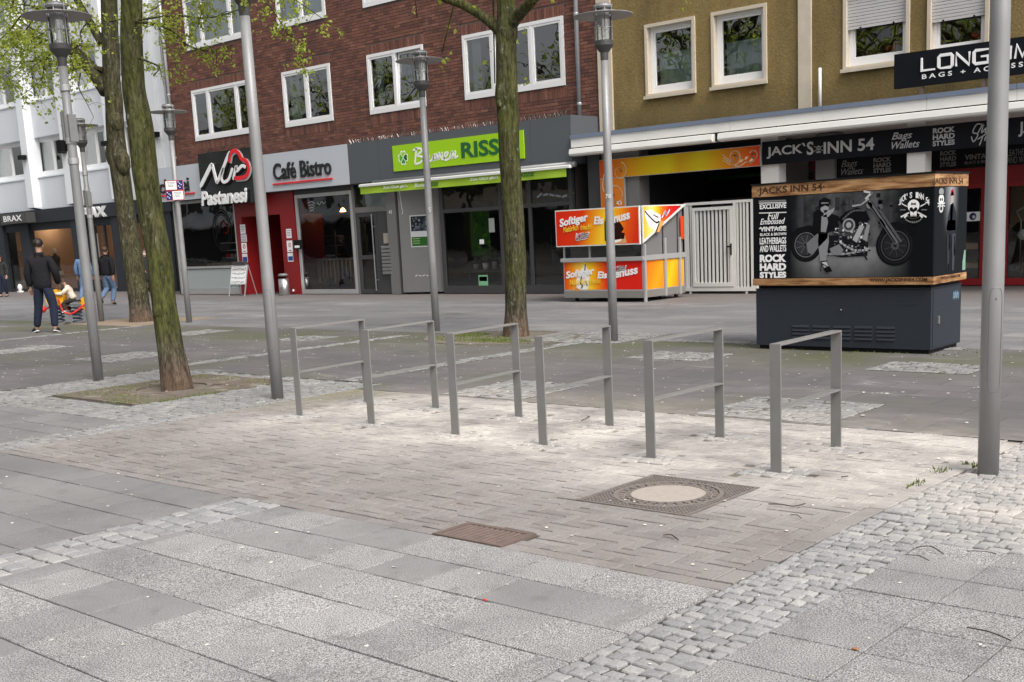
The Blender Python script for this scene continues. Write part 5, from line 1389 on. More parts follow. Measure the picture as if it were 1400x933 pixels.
# leather shop
J0 = (-12.784, 2.966); J1 = (-12.786, 2.724); JT = (-12.781, 3.200)
t = thing('leather_shop_fascia', 'long black fascia under the canopy with worn grey western lettering', 'sign', (J0[0]+2, 22.6, J1[1]))
b = MB(); b.box(J0[0]+.01, YX1-.05, 22.6, 22.66, J1[1], JT[1]); b.build('board', 'black_sign', t)
yj = 22.594
text('JACK', (-12.666, 2.844), (-12.664, 3.085), (-11.832, 2.862)[0], yj, 'grey_letter', t, bold=.02)
text('`S', (-11.849, 2.849), (-11.848, 3.114), (-11.584, 2.843)[0], yj, 'grey_letter', t, bold=.02)
text('INN 54', (-11.356, 2.840), (-11.356, 3.080), (-10.271, 2.855)[0], yj, 'grey_letter', t, bold=.02)
I = Ink(wallfn(yj)); cx, cz = (-11.470, 2.951); I.disc(cx, cz+.02, .05, '#8a8c8c', 14); I.line([(cx-.1, cz+.06), (cx+.1, cz-.04)], .014, '#8a8c8c'); I.line([(cx+.1, cz+.06), (cx-.1, cz-.04)], .014, '#8a8c8c'); I.disc(cx, cz-.06, .06, '#8a8c8c', 10, .02); I.up(); I.disc(cx-.018, cz+.02, .012, '#15161a', 8); I.disc(cx+.018, cz+.02, .012, '#15161a', 8); I.build('emblem', t)
text('Bags', (-9.909, 2.958), (-9.911, 3.133), (-9.496, 2.958)[0], yj, 'grey_letter', t, shear=.35, bold=.008)
text('Wallets', (-9.908, 2.819), (-9.909, 2.958), (-9.349, 2.836)[0], yj, 'grey_letter', t, shear=.35, bold=.008)
for k, s_ in enumerate(('ROCK', 'HARD', 'STYLES')):
    z = (-9.090, 2.808)[1]+(2-k)*.118
    text(s_, ((-9.090, 2.814)[0], z), (0, z+.10), (-8.667, 2.780)[0], yj, 'grey_letter', t, bold=.035)
for pts in ([(-8.114, 3.105), (-8.250, 3.144), (-8.328, 3.005), (-8.232, 2.957), (-8.310, 2.830), (-8.354, 2.927)], [(-8.246, 2.958), (-8.142, 3.134), (-8.165, 2.977), (-8.087, 3.063), (-8.098, 2.971), (-8.033, 3.044)],
            [(-8.243, 2.865), (-8.031, 2.978)], [(-8.137, 2.922), (-8.200, 2.755)], [(-8.107, 2.827), (-8.083, 2.904), (-8.041, 2.861)]): stroke(t, pts, .02, 'grey_letter', yj-.004, 'letter', .004)
text('JACK', (-7.501, 2.847), (-7.509, 3.113), (-6.852, 2.809)[0], yj, 'grey_letter', t, bold=.02)
# second row board between the pillars
k0, k1 = (-11.446, 2.364), (-11.447, 2.814); kx = (-9.878, 2.464)[0]
t = thing('hanging_shop_board', 'smaller black board between two pillars with faded script and capitals', 'sign', (k0[0]+1, 23.3, k0[1]))
b = MB(); b.box(k0[0], kx, 23.3, 23.34, k0[1], k1[1]); b.build('board', 'black_sign', t)
dim = 'dim_letter'; M['dim_letter'] = mat('dim grey letters', g(.2), .5, 0, .2, 14)
text('Bags', (-11.310, 2.535), (-11.310, 2.714), (-10.952, 2.554)[0], 23.294, dim, t, shear=.35); text('Wallets', (-11.309, 2.415), (-11.310, 2.550), (-10.823, 2.427)[0], 23.294, dim, t, shear=.35)
for k, s_ in enumerate(('ROCK', 'HARD', 'STYLES')):
    z = (-10.601, 2.412)[1]+(2-k)*.105
    text(s_, ((-10.601, 2.412)[0], z), (0, z+.09), (-10.225, 2.387)[0], 23.294, dim, t, bold=.035)
# shop front set back under the canopy
SY = 24.8
room(ochre, p1_+.05, YX1, SY+.1, SY+5, zso, 'room', 'room', 'room_dark')
b = MB(); b.box(p1_+.01, p1_+.05, 22.8, SY+.1, 0, zso); b.build('wall', 'wall_grey', ochre)
sx0, sx1 = (-12.181, 1.511)[0], YX1-.1
zr0, zr1 = (-9.119, 2.111)[1], (-9.126, 2.437)[1]
M['red_frame'] = mat('red shop frame', (.27, .012, .016), .4, 0, .06, 2)
b = MB(); b.box(p1_+.06, sx1, SY-.05, SY+.05, zr0, zso-.003); b.build('red_lintel', 'red_wall', ochre)
q0, q1 = (-10.040, 2.425), (-10.048, 2.862)
t = thing('lettered_shop_band', 'black band over the red shop front lettered with goods in grey', 'sign', (q0[0]+1, 24.7, q0[1]))
b = MB(); b.box(q0[0], sx1, 24.7, 24.745, q0[1], q1[1]); b.build('board', 'black_sign', t)
for k, s_ in enumerate(('ROCK', 'HARD', 'STYLES')):
    z = (-9.772, 2.482)[1]+(2-k)*.115
    text(s_, ((-9.772, 2.482)[0], z), (0, z+.095), (-9.433, 2.458)[0], 24.694, dim, t, bold=.035)
text('VINTAGE', (-9.255, 2.592), (-9.257, 2.696), (-8.646, 2.547)[0], 24.694, dim, t, bold=.02); text('BLACK & BROWN', (-9.253, 2.504), (-9.254, 2.563), (-8.644, 2.475)[0], 24.694, dim, t)
text('LEATHERBAGS', (-8.402, 2.601), (-8.405, 2.730), (-7.793, 2.554)[0], 24.694, dim, t); text('AND WALLETS', (-8.398, 2.457), (-8.401, 2.586), (-7.793, 2.554)[0], 24.694, dim, t)
posts_ = [(-11.314, 1.474)[0], (-10.515, 1.441)[0], (-8.891, 1.372)[0], (-8.418, 1.351)[0]]
shop_window(ochre, sx0, sx1, .02, zr0-.003, SY, .10, 'red_frame', posts=posts_, wb=.14)
b = MB(); p, q = (-9.245, 1.343), (-8.948, 1.532); b.box(p[0], q[0], SY-.012, SY-.004, p[1], q[1]); nt = b.build('glass_notice', 'white_letter', ochre)
I = Ink(wallfn(SY-.014)); I.disc((p[0]+q[0])/2, (p[1]+q[1])/2, .075, '#2a3558', 18); I.up(); I.disc((p[0]+q[0])/2+.02, (p[1]+q[1])/2-.01, .035, '#c0c4d0', 12); I.build('notice_print', nt)
t = thing('goods_shelf', 'brown wooden shelf inside the red framed shop', 'shelf', ((-9.272, 0.603)[0], 25.4, 0))
for z in (.35, .75):
    b = MB(); b.box((-10.591, 0.632)[0], (-9.118, 0.599)[0], 25.2, 25.7, z, z+.12); b.build('board', 'wood_light', t)
for x_ in ((-10.575, 0.632)[0], (-9.149, 0.600)[0]):
    b = MB(); b.box(x_, x_+.04, 25.25, 25.65, .01, 1.7); b.build('upright', 'frame_grey', t)
b = MB(); b.box((-9.088, 1.962)[0], (-8.195, 1.910)[0], 27, 27.1, .9, 2.4); tag(b.build('lit_wall_panel', 'room_warm'), 'warm beige wall panel deep inside the leather shop', 'wall panel')
t = thing('scooter_mirror', 'dark vehicle shape with a round mirror inside the right shop window', 'display', ((-8.279, 0.886)[0], 25.3, 0))
x_ = (-8.237, 0.959)[0]
b = MB(); b.tube([(x_-.05, 25.3, .02), (x_-.05, 25.3, 1.3), (x_-.15, 25.3, 1.5), (x_+.1, 25.3, 1.62)], .02, 8); b.build('stand', 'chrome', t, True)
b = MB(); b.tube([(x_, 25.28, 1.02), (x_, 25.33, 1.02)], .11, 18); b.build('mirror', 'white_letter', t, True)
b = MB(); b.ball((x_-.1, 25.6, .8), (.35, .25, .5), 12, 8); b.build('cover', 'black', t, True)
# skull posters in the window left of the second pillar
w0_, w1_ = (-13.512, 2.565)[0], (-12.613, 2.505)[0]
b = MB(); b.box(p1_+.06, sx0-.01, SY-.05, SY+.05, .01, zr0-.003); b.build('shop_panel', 'black_sign', ochre)
I = Ink(wallfn(SY-.054))
for cx, cz in ((-13.352, 2.587), (-12.783, 2.549)):
    c_ = '#4a4c4e'
    I.disc(cx, cz, .12, c_, 16); I.rect(cx-.07, cx+.07, cz-.19, cz-.08, c_); I.line([(cx-.2, cz+.02), (cx+.2, cz-.16)], .02, c_); I.line([(cx+.2, cz+.02), (cx-.2, cz-.16)], .02, c_); I.disc(cx, cz+.2, .1, c_, 14, .05); I.disc(cx, cz-.3, .12, c_, 14, .05); I.up()
    I.disc(cx-.045, cz, .03, '#101114', 10); I.disc(cx+.045, cz, .03, '#101114', 10); I.disc(cx, cz-.08, .018, '#101114', 8)
I.build('skull_print', ochre)

# ---------------------------------------------------------------- white gate
GY = 22.62
gx0, gx1 = (-14.768, 1.022)[0], (-12.915, 0.973)[0]; gzt = (-12.938, 2.030)[1]
t = thing('white_gate', 'white barred metal gate with a door leaf closing the passage', 'gate', ((gx0+gx1)/2, GY, 0))
b = MB(); b.box(gx0, gx1, GY-.03, GY+.03, gzt-.06, gzt); b.box(gx0, gx1, GY-.03, GY+.03, .06, .15); gxa, gxb = (-14.553, 1.016)[0], (-13.513, 0.989)[0]; gxc = (-13.067, 0.977)[0]
b.box(gx0, gx0+.06, GY-.03, GY+.03, .15, gzt-.06); b.box(gxc, gx1, GY-.03, GY+.03, .15, gzt-.06); b.box((-13.504, 0.988)[0], (-13.440, 0.987)[0], GY-.03, GY+.03, .15, gzt-.06); b.build('frame', 'white_metal', t)
b = MB(); ring(b, gxa, gxb, .16, gzt-.12, GY-.045, GY+.035, .07, .09); lf = b.build('door_leaf', 'white_metal', t)
b = MB(); b.box(gxb-.05, gxb-.02, GY-.065, GY-.046, .85, 1.1); b.box(gxb-.13, gxb-.03, GY-.09, GY-.066, 1.02, 1.05); b.build('handle', 'black', lf)
n = 9
for k in range(n):
    x = gxa+.07+(gxb-gxa-.14)*(k+.5)/n
    b = MB(); b.box(x-.022, x+.022, GY-.02, GY+.02, .25, gzt-.19); b.build('bar', 'white_metal', lf)
for x in ((-14.680, 1.019)[0], (-14.602, 1.017)[0], (-13.403, 0.986)[0], (-13.321, 0.983)[0], (-13.239, 0.981)[0], (-13.157, 0.979)[0]):
    b = MB(); b.box(x-.02, x+.02, GY-.02, GY+.02, .15, gzt-.06); b.build('bar', 'white_metal', t)
for x in (gx0+.1, gx1-.3): b = MB(); b.box(x, x+.04, GY-.02, GY+.02, .0, .06); b.build('foot', 'white_metal', t)

# ---------------------------------------------------------------- ice cream stall
IX0, IX1, IY0, IY1 = -16.36, -14.20, 20.15, 21.72
iz_b, iz_c, iz_t = .30, .97, 1.99                  # skirt top, counter, roof
t = thing('ice_cream_stall', 'orange, red and yellow soft ice cream stall on wheels with a steel skirt', 'stall', ((IX0+IX1)/2, (IY0+IY1)/2, 0))
zP0, zP1 = (-14.117, 0.235)[1], (-14.096, 0.869)[1]
zS0, zS1 = (-14.141, 1.203)[1], (-14.151, 1.991)[1]
b = MB(); b.box(IX0, IX1, IY0, IY1, .09, zP0); b.build('steel_skirt', 'steel_skirt', t)
b = MB(); b.box(IX0+.01, IX1-.01, IY0+.01, IY1-.01, zP0+.002, zP1); b.build('lower_body', 'alu', t)
b = MB(); b.box(IX0-.03, IX1+.02, IY0-.04, IY1, zP1+.002, zP1+.08, ch=.01); b.build('counter', 'alu', t)
zG = zP1+.08
b = MB()
for x in (IX0+.01, (-15.643, 1.072)[0], IX1-.05): b.box(x, x+.04, IY0+.02, IY0+.06, zG, zS0+.02)
b.build('front_post', 'alu', t)
pane(t, IX0+.05, IX1-.05, zG, zS0+.02, IY0+.04, 'shop_glass')
b = MB(); b.box(IX0+.05, IX1-.06, IY0+.25, IY0+.30, zG, zS0+.3); b.build('inner_shutter', 'wall_grey', t)
b = MB(); b.box(IX0-.08, IX1-.0, IY0-.10, IY0-.05, zS0, zS1); sg = b.build('front_sign', 'white_metal', t)
b = MB(); b.box(IX0-.06, IX1, IY0-.05, IY1, zS1-.05, zS1-.005); b.build('roof', 'alu', t)
Ff = flame([(0, '#d62a14'), (.3, '#dd3a14'), (.48, '#f0a020'), (.6, '#f8cf30'), (.72, '#f4a81c'), (.86, '#e85a18'), (1, '#d8301a')])
def blend(a, c, k): return tuple(x+(y-x)*k for x, y in zip(a, c))
I = Ink(wallfn(IY0-.102)); u0, u1 = IX0-.06, IX1-.02; uw = u1-u0
I.grid(u0, u1, zS0+.025, zS1-.025, lambda a, v: Ff(min(1, max(0, a-.10*(v-.5)))), 40, 10); I.up(.002)
# chocolate cone
def U(a): return u0+a*uw
def V(v): return zS0+(zS1-zS0)*v
I.poly([(U(.66), V(.05)), (U(.86), V(.05)), (U(.84), V(.25)), (U(.69), V(.25))], '#d9a070'); I.up()
I.poly([(U(.60), V(.12)), (U(.83), V(.16)), (U(.84), V(.30)), (U(.80), V(.33)), (U(.83), V(.42)), (U(.80), V(.55)), (U(.74), V(.68)), (U(.67), V(.84)), (U(.63), V(.84)), (U(.60), V(.6))], '#2a120e'); I.up()
I.poly([(U(.68), V(.12)), (U(.80), V(.16)), (U(.79), V(.1)), (U(.72), V(.05))], '#f2ece4'); I.line([(U(.70), V(.35)), (U(.72), V(.5))], .03, '#8a5a50'); I.line([(U(.66), V(.6)), (U(.69), V(.76))], .02, '#6a4038')
I.build('sign_print', sg)
def logo(I, u, v, s, fw=1):
    I.disc(u, v, .115*s, '#e8eaf0', 20, .06*s); I.up(); I.disc(u, v, .10*s, '#b02830', 20, .05*s); I.up()
    I.line([(u-.12*s, v+.05*s), (u-.14*s, v-.05*s), (u-.06*s, v-.05*s), (u-.03*s, v+.02*s), (u-.0*s, v-.04*s), (u+.02*s, v+.05*s), (u+.05*s, v-.02*s), (u+.08*s, v+.05*s), (u+.1*s, v-.03*s), (u+.14*s, v+.06*s)], .032*s, '#f6f6f8', 4)
I = Ink(wallfn(IY0-.110)); logo(I, U(.33), V(.27), 1.25); I.build('brand_badge', sg)
ty = IY0-.112
def tilt(s_, a, v, w, h, m, rot, **kw):
    text(s_, (U(a), V(v)), (0, V(v)+h), U(a)+w, ty, m, sg, rot=rot, **kw)
M['yl'] = mat('yellow letters', (.85, .62, .05), .4, 0, .02, 3)
for s_, a, v, w, rot, h in (('Softiger', .055, .48, .80, .14, .22), ('Eis', .475, .57, .25, -.02, .17), ('genuss', .62, .46, .66, .17, .19)): tilt(s_, a, v, w, h, 'white_letter', rot, shear=.15, bold=.035)
tilt('Nat\u00fcrlich', .095, .385, .42, .12, 'yl', .12, shear=.2, bold=.01); tilt('frisch!', .31, .435, .30, .11, 'yl', .06, shear=.2, bold=.01)
# lower front panel
I = Ink(wallfn(IY0+.008)); w0_, w1_ = IX0+.03, IX1-.04
F2 = flame([(0, '#e0461a'), (.1, '#ee8a1c'), (.25, '#fad85a'), (.35, '#f8c428'), (.46, '#ec7a1a'), (.56, '#d8281a'), (1, '#d8241a')])
I.grid(w0_, w1_, zP0+.03, zP1-.01, lambda a, v: F2(a), 40, 6); I.up(.002)
def U2(a): return w0_+a*(w1_-w0_)
def V2(v): return zP0+(zP1-zP0)*v
I.poly([(U2(.16), V2(.05)), (U2(.30), V2(.05)), (U2(.34), V2(.4)), (U2(.31), V2(.72)), (U2(.285), V2(.93)), (U2(.23), V2(.72)), (U2(.17), V2(.5)), (U2(.155), V2(.3))], '#eee8e0'); I.up()
I.line([(U2(.285), V2(.9)), (U2(.27), V2(.66)), (U2(.23), V2(.5)), (U2(.215), V2(.3))], .028, '#2a1a16', 4); I.line([(U2(.21), V2(.26)), (U2(.235), V2(.18)), (U2(.22), V2(.1))], .03, '#2a1a16', 4); I.line([(U2(.29), V2(.3)), (U2(.30), V2(.18))], .025, '#2a1a16'); I.poly([(U2(.13), V2(.0)), (U2(.2), V2(.0)), (U2(.2), V2(.06)), (U2(.14), V2(.14))], '#c98a4c')
logo(I, U2(.725), V2(.72), 1.2); I.build('lower_print', t)
for s_, a, v, w, rot, h in (('Softiger', .03, .36, .80, .12, .20), ('Eis', .44, .43, .26, -.02, .15), ('genuss', .60, .31, .76, .15, .18)):
    text(s_, (U2(a), V2(v)), (0, V2(v)+h), U2(a)+w, IY0-.004, 'white_letter', t, rot=rot, shear=.15, bold=.035)
text('Nat\u00fcrlich frisch!', (U2(.07), V2(.2)), (0, V2(.2)+.12), U2(.48), IY0-.003, 'yl', t, rot=.05, shear=.2, bold=.01)
# side that faces the gate: posts, panels, sloping sign
ys = [IY0+.03, IY0+(IY1-IY0)*.5, IY0+(IY1-IY0)*.86, IY1]
for k in range(3):
    a, c = ys[k], ys[k+1]
    b = MB(); b.box(IX1+.001, IX1+.04, a-.03, a+.03, .0 if k == 0 else .08, zS0+.1 if k else zS0); b.build('side_post', 'alu', t)
    I = Ink(sidefn(IX1-.008)); cf = flame([(0, '#e8601a'), (.6, '#f09a1c'), (1, '#e8781a')]) if k == 0 else flame([(0, '#ee8a1a'), (.4, '#f6bc24'), (1, '#e86a18')])
    I.grid(a+.04, c-.04, zP0+.02, zP1-.02, lambda s_, v: cf(s_*.6+(1-v)*.3), 8, 5); I.build('side_panel', t)
    b = MB(); b.box(IX1-.06, IX1-.03, a+.03, c-.03, zG, zS1-.06); 
    b.build('side_shutter', 'wall_grey', t)
b = MB(); b.box(IX1+.001, IX1+.03, IY0+.06, IY1, zP1-.005, zP1+.1); b.build('side_rail', 'alu', t)
b = MB(); tri = [(IY0-.06, zS0+.02), (IY0-.06, zS1), (IY1+.02, zS1)]
b.prism(tri, lambda u, v, d: (d, u, v), IX1+.03, IX1+.06); ss = b.build('side_sign', 'white_metal', t)
I = Ink(sidefn(IX1+.062)); F3 = flame([(0, '#f6b020'), (.25, '#fbe08a'), (.4, '#f6c428'), (.6, '#e86a1a'), (.8, '#d62a18'), (1, '#c41c20')])
h_ = zS1-zS0-.02; N_ = 26
for i in range(N_):
    ya, yb = IY0-.03+(IY1-IY0-.12)*i/N_, IY0-.03+(IY1-IY0-.12)*(i+1)/N_
    za, zb_ = zS0+.08+h_*(ya-IY0+.06)/(IY1-IY0+.08), zS0+.08+h_*(yb-IY0+.06)/(IY1-IY0+.08)
    if zb_ > zS1-.03: break
    I._p([(ya, za), (yb, zb_), (yb, zS1-.025), (ya, zS1-.025)], [F3(i/N_*1.25), F3((i+1)/N_*1.25), F3((i+1)/N_*1.25), F3(i/N_*1.25)])
I.up(.002); ym = IY0+.42; zm_ = zS1-.36
I.poly([(ym-.42, zm_+.25), (ym-.2, zm_+.27), (ym+.2, zm_+.14), (ym+.1, zm_-.06), (ym-.0, zm_-.2), (ym-.28, zm_-.06), (ym-.38, zm_+.1)], '#f2eee8'); I.poly([(ym-.05, zm_-.2), (ym+.1, zm_-.2), (ym+.3, zm_+.02), (ym+.12, zm_+.02)], '#d9a060'); I.up()
I.line([(ym-.4, zm_+.24), (ym-.2, zm_+.1), (ym+.0, zm_+.0), (ym+.1, zm_+.02)], .035, '#241814', 4); I.line([(ym-.1, zm_+.16), (ym+.08, zm_+.1)], .025, '#241814'); I.line([(ym+.2, zm_+.1), (ym+.5, zm_+.24)], .10, '#b83040'); I.up(); I.line([(ym+.22, zm_+.1), (ym+.34, zm_+.22), (ym+.38, zm_+.14), (ym+.5, zm_+.25)], .04, '#f4f4f8', 4); I.build('side_print', ss)
I = Ink(sidefn(IX1+.012)); I.rect(ys[2]+.06, IY1-.03, zG+.3, zS1-.25, '#d8421c'); I.build('rear_panel', t)
for (x, y) in ((IX0+.25, IY0+.15), (IX1-.2, IY0+.9), (IX0+.25, IY1-.2), (IX1-.12, IY1-.2)):
    b = MB(); b.tube([(x-.02, y, .05), (x+.02, y, .05)], .05, 14); w_ = b.build('wheel', 'rubber', t); b = MB(); b.box(x-.03, x+.03, y-.02, y+.02, .06, .09); b.build('caster_fork', 'chrome', w_)
b = MB(); b.box(IX1+.0, IX1+.03, IY0-.01, IY0+.03, 0, .09); b.build('foot', 'alu', t)

# ---------------------------------------------------------------- cabinet with the motorcycle poster
KX0, KX1, KY0, KY1 = -7.395, -5.178, 12.9, 13.79
KZ = .735
t = thing('utility_cabinet', 'long slate blue metal utility cabinet carrying a motorcycle poster box', 'cabinet', ((KX0+KX1)/2, KY0, 0))
b = MB(); b.box(KX0+.03, KX1-.03, KY0+.03, KY1-.03, -.01, .05); b.build('plinth', 'black', t)
b = MB(); b.box(KX0, KX1, KY0, KY1, .05, KZ, ch=.006); cb = b.build('body', 'cabinet', t)
b = MB(); b.box(KX0-.004, KX1+.004, KY0-.004, KY1+.004, KZ+.001, KZ+.014); b.build('lid', 'cabinet', t)
for k in range(5):
    for j in range(4):
        x = KX0+.50+k*.27; z = .14+j*.045
        b = MB(); b.prism([(KY0-.001, z), (KY0-.014, z+.006), (KY0-.001, z+.032)], lambda u, v, d: (d, u, v), x, x+.22); b.build('louvre', 'cabinet', cb)
b = MB(); b.box(KX1+.001, KX1+.006, KY0+.05, KY1-.04, .07, KZ-.02); dr = b.build('door', 'cabinet', t)
b = MB(); b.box(KX1+.006, KX1+.022, KY0+.17, KY0+.21, .33, .42, ch=.006); b.build('handle', 'chrome', dr)
I = Ink(sidefn(KX1+.0085)); y_, z_ = (13.567, 0.618)
for k in range(3): I.line([(y_-.04+.05*k, z_-.04), (y_-.02+.05*k, z_+.05), (y_+.01+.05*k, z_-.05), (y_+.03+.05*k, z_+.03)], .012, '#8fb0c8', 4)
I.line([(KY0+.10, .50), (KY0+.35, .515)], .004, '#3c4a58'); I.build('graffiti', dr)
b = MB(); p = (-6.259, 0.494); b.ball((p[0], KY0-.004, p[1]), .011, 8, 5); b.build('lock', 'chrome', cb)
I = Ink(wallfn(KY0-.002)); p = (-5.586, 0.566); I.rect(p[0], p[0]+.28, p[1], p[1]+.006, '#33404c'); I.rect(p[0]+.01, p[0]+.24, p[1]-.02, p[1]-.014, '#2c3844'); I.build('scratches', cb)
# poster box on top
PY = KY0-.045; PX_0, PX_1, PY1 = KX0-.005, KX1+.035, KY1+.03
zw0, zw1, zw2, zw3 = .79, .875, 1.86, 2.0
b = MB(); b.box(KX0+.05, KX1-.02, KY0+.02, KY1-.03, KZ+.015, zw0+.01); b.build('box_base', 'black', t)
b = MB(); b.box(PX_0, PX_1, PY, PY1, zw0, zw3); bx = b.build('poster_box', 'black_sign', t)
b = MB(); b.box(PX_0-.02, PX_1+.02, PY-.02, PY1+.02, zw3+.001, zw3+.02); b.build('box_lid', 'black', t)
for za, zb_, nm in ((zw0, zw1, 'wood_band'), (zw2, zw3, 'wood_band')):
    b = MB(); b.box(PX_0-.008, PX_1+.008, PY-.008, PY1+.008, za, zb_-.002); b.build(nm, 'wood', t)
I = Ink(wallfn(PY-.002)); pu0, pu1, pv0, pv1 = PX_0+.01, PX_1-.01, zw1+.005, zw2-.008
def gr(v): 
    c = int(max(0, min(255, v))); return '#%02x%02x%02x' % (c, c, min(255, c+3))
I.rect(pu0, pu1, pv0, pv1, '#111317'); I.up()
qx0, qx1 = (-6.908, 1.579)[0], pu1
r3 = random.Random(21)
def shade(a, v):
    fx = min(1, a*5)*max(0, min(1, (.86-a)*3.2)); base = .012+.17*max(0, (.36-v)/.36)*1.0*(.4+.6*v/.36 if v < .36 else 1) if v < .36 else .03+.06*max(0, math.sin(a*9+v*4))*(v-.3)
    from mathutils import noise as nz
    q = nz.noise(Vector((a*16, v*9, 1.3)))*.5+nz.noise(Vector((a*40, v*22, 5)))*.35
    if v < .36: base = (.05+.10*min(1, v/.3))*(1+.35*q)
    else: base = max(.004, .030+.05*q+.035*math.exp(-((a-.30)/.03)**2)+.045*math.exp(-((a-.62)/.05)**2)+.03*math.exp(-((a-.73)/.02)**2)+.035*math.exp(-((a-.08)/.02)**2))
    k = fx*base*1.5; return (k*1.0+.004, k*1.02+.005, k*1.05+.006)
I.grid(qx0, qx1, pv0, pv1, shade, 84, 44); I.up()
QW, QH = qx1-qx0, pv1-pv0
PT = [[0.00608467, 0.0006886, -13.13410918], [0.0002746, -0.00812046, 3.59430981], [0.00041444, -0.00010631, 0.50567554]]
def PX_T(x, y):                       # metres on the poster face from places measured on the printed picture
    a, b, c = (r[0]*x+r[1]*y+r[2] for r in PT); return (a/c, b/c)
def L(*p): return [PX_T(x, y) for x, y in p]
def PLY(col, *p): I.poly(L(*p), col)
def DISC(x, y, r, col, n=28, r0=0, ry=None):
    u, v = PX_T(x, y); I.disc(u, v, r*MPP, col, n, (ry or r)*MPP, r0=r0*MPP)
def LN(col, w, *p, sm=0): I.line(L(*p), w*MPP, col, sm)
MPP = 0.00917
# background bits: posts, wall things, a tree
for x, y0, y1, w, c in ((1097, 268, 312, 3.5, 62), (1145, 270, 288, 6, 50), (1158, 272, 290, 4, 64), (1203, 272, 312, 4, 52), (1218, 276, 312, 3, 60)):
    PLY(gr(c), (x-w/2, y0), (x+w/2, y0), (x+w/2, y1), (x-w/2, y1))
for k in range(40):
    x, y = r3.uniform(1110, 1225), r3.uniform(264, 312); w, h = r3.uniform(2, 7), r3.uniform(1, 6); PLY(gr(r3.uniform(25, 85)), (x, y), (x+w, y), (x+w, y+h), (x, y+h))
I.up()
for cx, cy, r_ in ((1102, 335, 22), (1224, 336, 25)):
    DISC(cx, cy, r_, gr(14)); 
I.up()
for cx, cy, r_ in ((1102, 335, 22), (1224, 336, 25)):
    kk = 1 if cx < 1200 else .62; DISC(cx, cy, r_*.74, gr(105*kk), r0=r_*.68); DISC(cx, cy, r_*.62, gr(46*kk+6)); 
I.up()
for cx, cy, r_ in ((1102, 335, 22), (1224, 336, 25)):
    for k in range(9):
        a = k*.7; LN(gr(100 if cx < 1200 else 66), .7, (cx, cy), (cx+r_*.6*math.cos(a), cy+r_*.6*math.sin(a)))
    DISC(cx, cy, r_*.2, gr(84)); DISC(cx, cy, r_*.88, gr(30), r0=r_*.82)
I.up()
PLY(gr(16), (1080, 322), (1090, 312), (1108, 308), (1122, 318), (1118, 322), (1104, 317), (1090, 321))         # rear guard
PLY(gr(14), (1204, 318), (1210, 306), (1228, 303), (1246, 311), (1250, 322), (1240, 316), (1222, 311), (1209, 320))   # front guard
PLY(gr(22), (1118, 322), (1150, 322), (1188, 328), (1186, 350), (1150, 352), (1126, 346))
PLY(gr(12), (1146, 300), (1156, 290), (1172, 284), (1184, 288), (1190, 300), (1180, 310), (1152, 308)); PLY(gr(20), (1110, 312), (1130, 304), (1148, 306), (1146, 316), (1118, 318))
I.up(); LN(gr(90), 2.2, (1153, 300), (1166, 289), (1182, 288), sm=4); LN(gr(100), 5, (1188, 276), (1226, 332)); LN(gr(175), 1.6, (1187, 276), (1224.5, 332)); LN(gr(84), 3, (1194, 274), (1232, 330)); LN(gr(22), 2.4, (1204, 300), (1210, 309)); LN(gr(190), 2.5, (1184, 272), (1192, 264), (1182, 262)); LN(gr(160), 2, (1188, 272), (1178, 280), (1166, 282)); DISC(1189, 281, 4, gr(120)); DISC(1204, 283, 3.4, gr(90))
# engine
for k in range(150):
    x, y = r3.uniform(1140, 1188), r3.uniform(304, 348); w, h = r3.uniform(1, 4.5), r3.uniform(.7, 3.6); c = r3.choice((18, 30, 60, 90, 130, 170, 215)); PLY(gr(c), (x, y), (x+w, y+r3.uniform(-1, 1)), (x+w, y+h), (x, y+h))
I.up(); DISC(1161, 308, 8.5, gr(150)); I.up(); DISC(1161, 308, 6.5, gr(60)); I.up(); DISC(1161, 308, 3.5, gr(160))
PLY(gr(165), (1166, 328), (1176, 308), (1182, 310), (1172, 332)); PLY(gr(140), (1180, 328), (1186, 306), (1190, 308), (1186, 330)); LN(gr(150), 2.2, (1130, 347), (1150, 348), (1176, 344), sm=4); LN(gr(30), 2.2, (1180, 346), (1186, 355)); LN(gr(170), 2.5, (1150, 332), (1168, 342), (1186, 342), sm=4)
I.up()
# rider
PLY(gr(112), (1103, 333), (1120, 318), (1133, 318), (1132, 326), (1120, 338), (1111, 349), (1105, 345)); PLY(gr(132), (1120, 318), (1133, 317), (1134, 330), (1130, 356), (1122, 358), (1119, 330)); PLY(gr(120), (1135, 340), (1148, 334), (1154, 342), (1150, 349), (1138, 349)); I.up()
PLY(gr(14), (1112, 318), (1113, 290), (1122, 286), (1136, 292), (1148, 296), (1146, 306), (1136, 314), (1132, 320), (1120, 320)); I.up()
PLY(gr(135), (1123, 317), (1124, 296), (1131, 293), (1133, 304), (1130, 318)); PLY(gr(145), (1126, 297), (1128, 288), (1137, 287), (1142, 284), (1140, 290), (1133, 297)); DISC(1128, 282, 6.4, gr(150), ry=8.5); I.up()
PLY(gr(16), (1120, 284), (1121, 274), (1128, 270), (1136, 273), (1137, 281), (1134, 277), (1124, 277), (1122, 290)); PLY(gr(12), (1122, 279), (1135, 278), (1134, 283), (1129, 281), (1123, 284)); LN(gr(60), 1, (1127, 288), (1131, 287.5))
PLY(gr(190), (1124, 358), (1130, 356), (1133, 364), (1128, 366)); I.up(); LN(gr(14), 1.4, (1123, 358), (1132, 357)); PLY(gr(12), (1126, 368), (1135, 364), (1139, 371), (1131, 373)); LN(gr(14), 1.2, (1124, 360), (1123, 372)); LN(gr(14), 1.2, (1124, 360), (1134, 366))
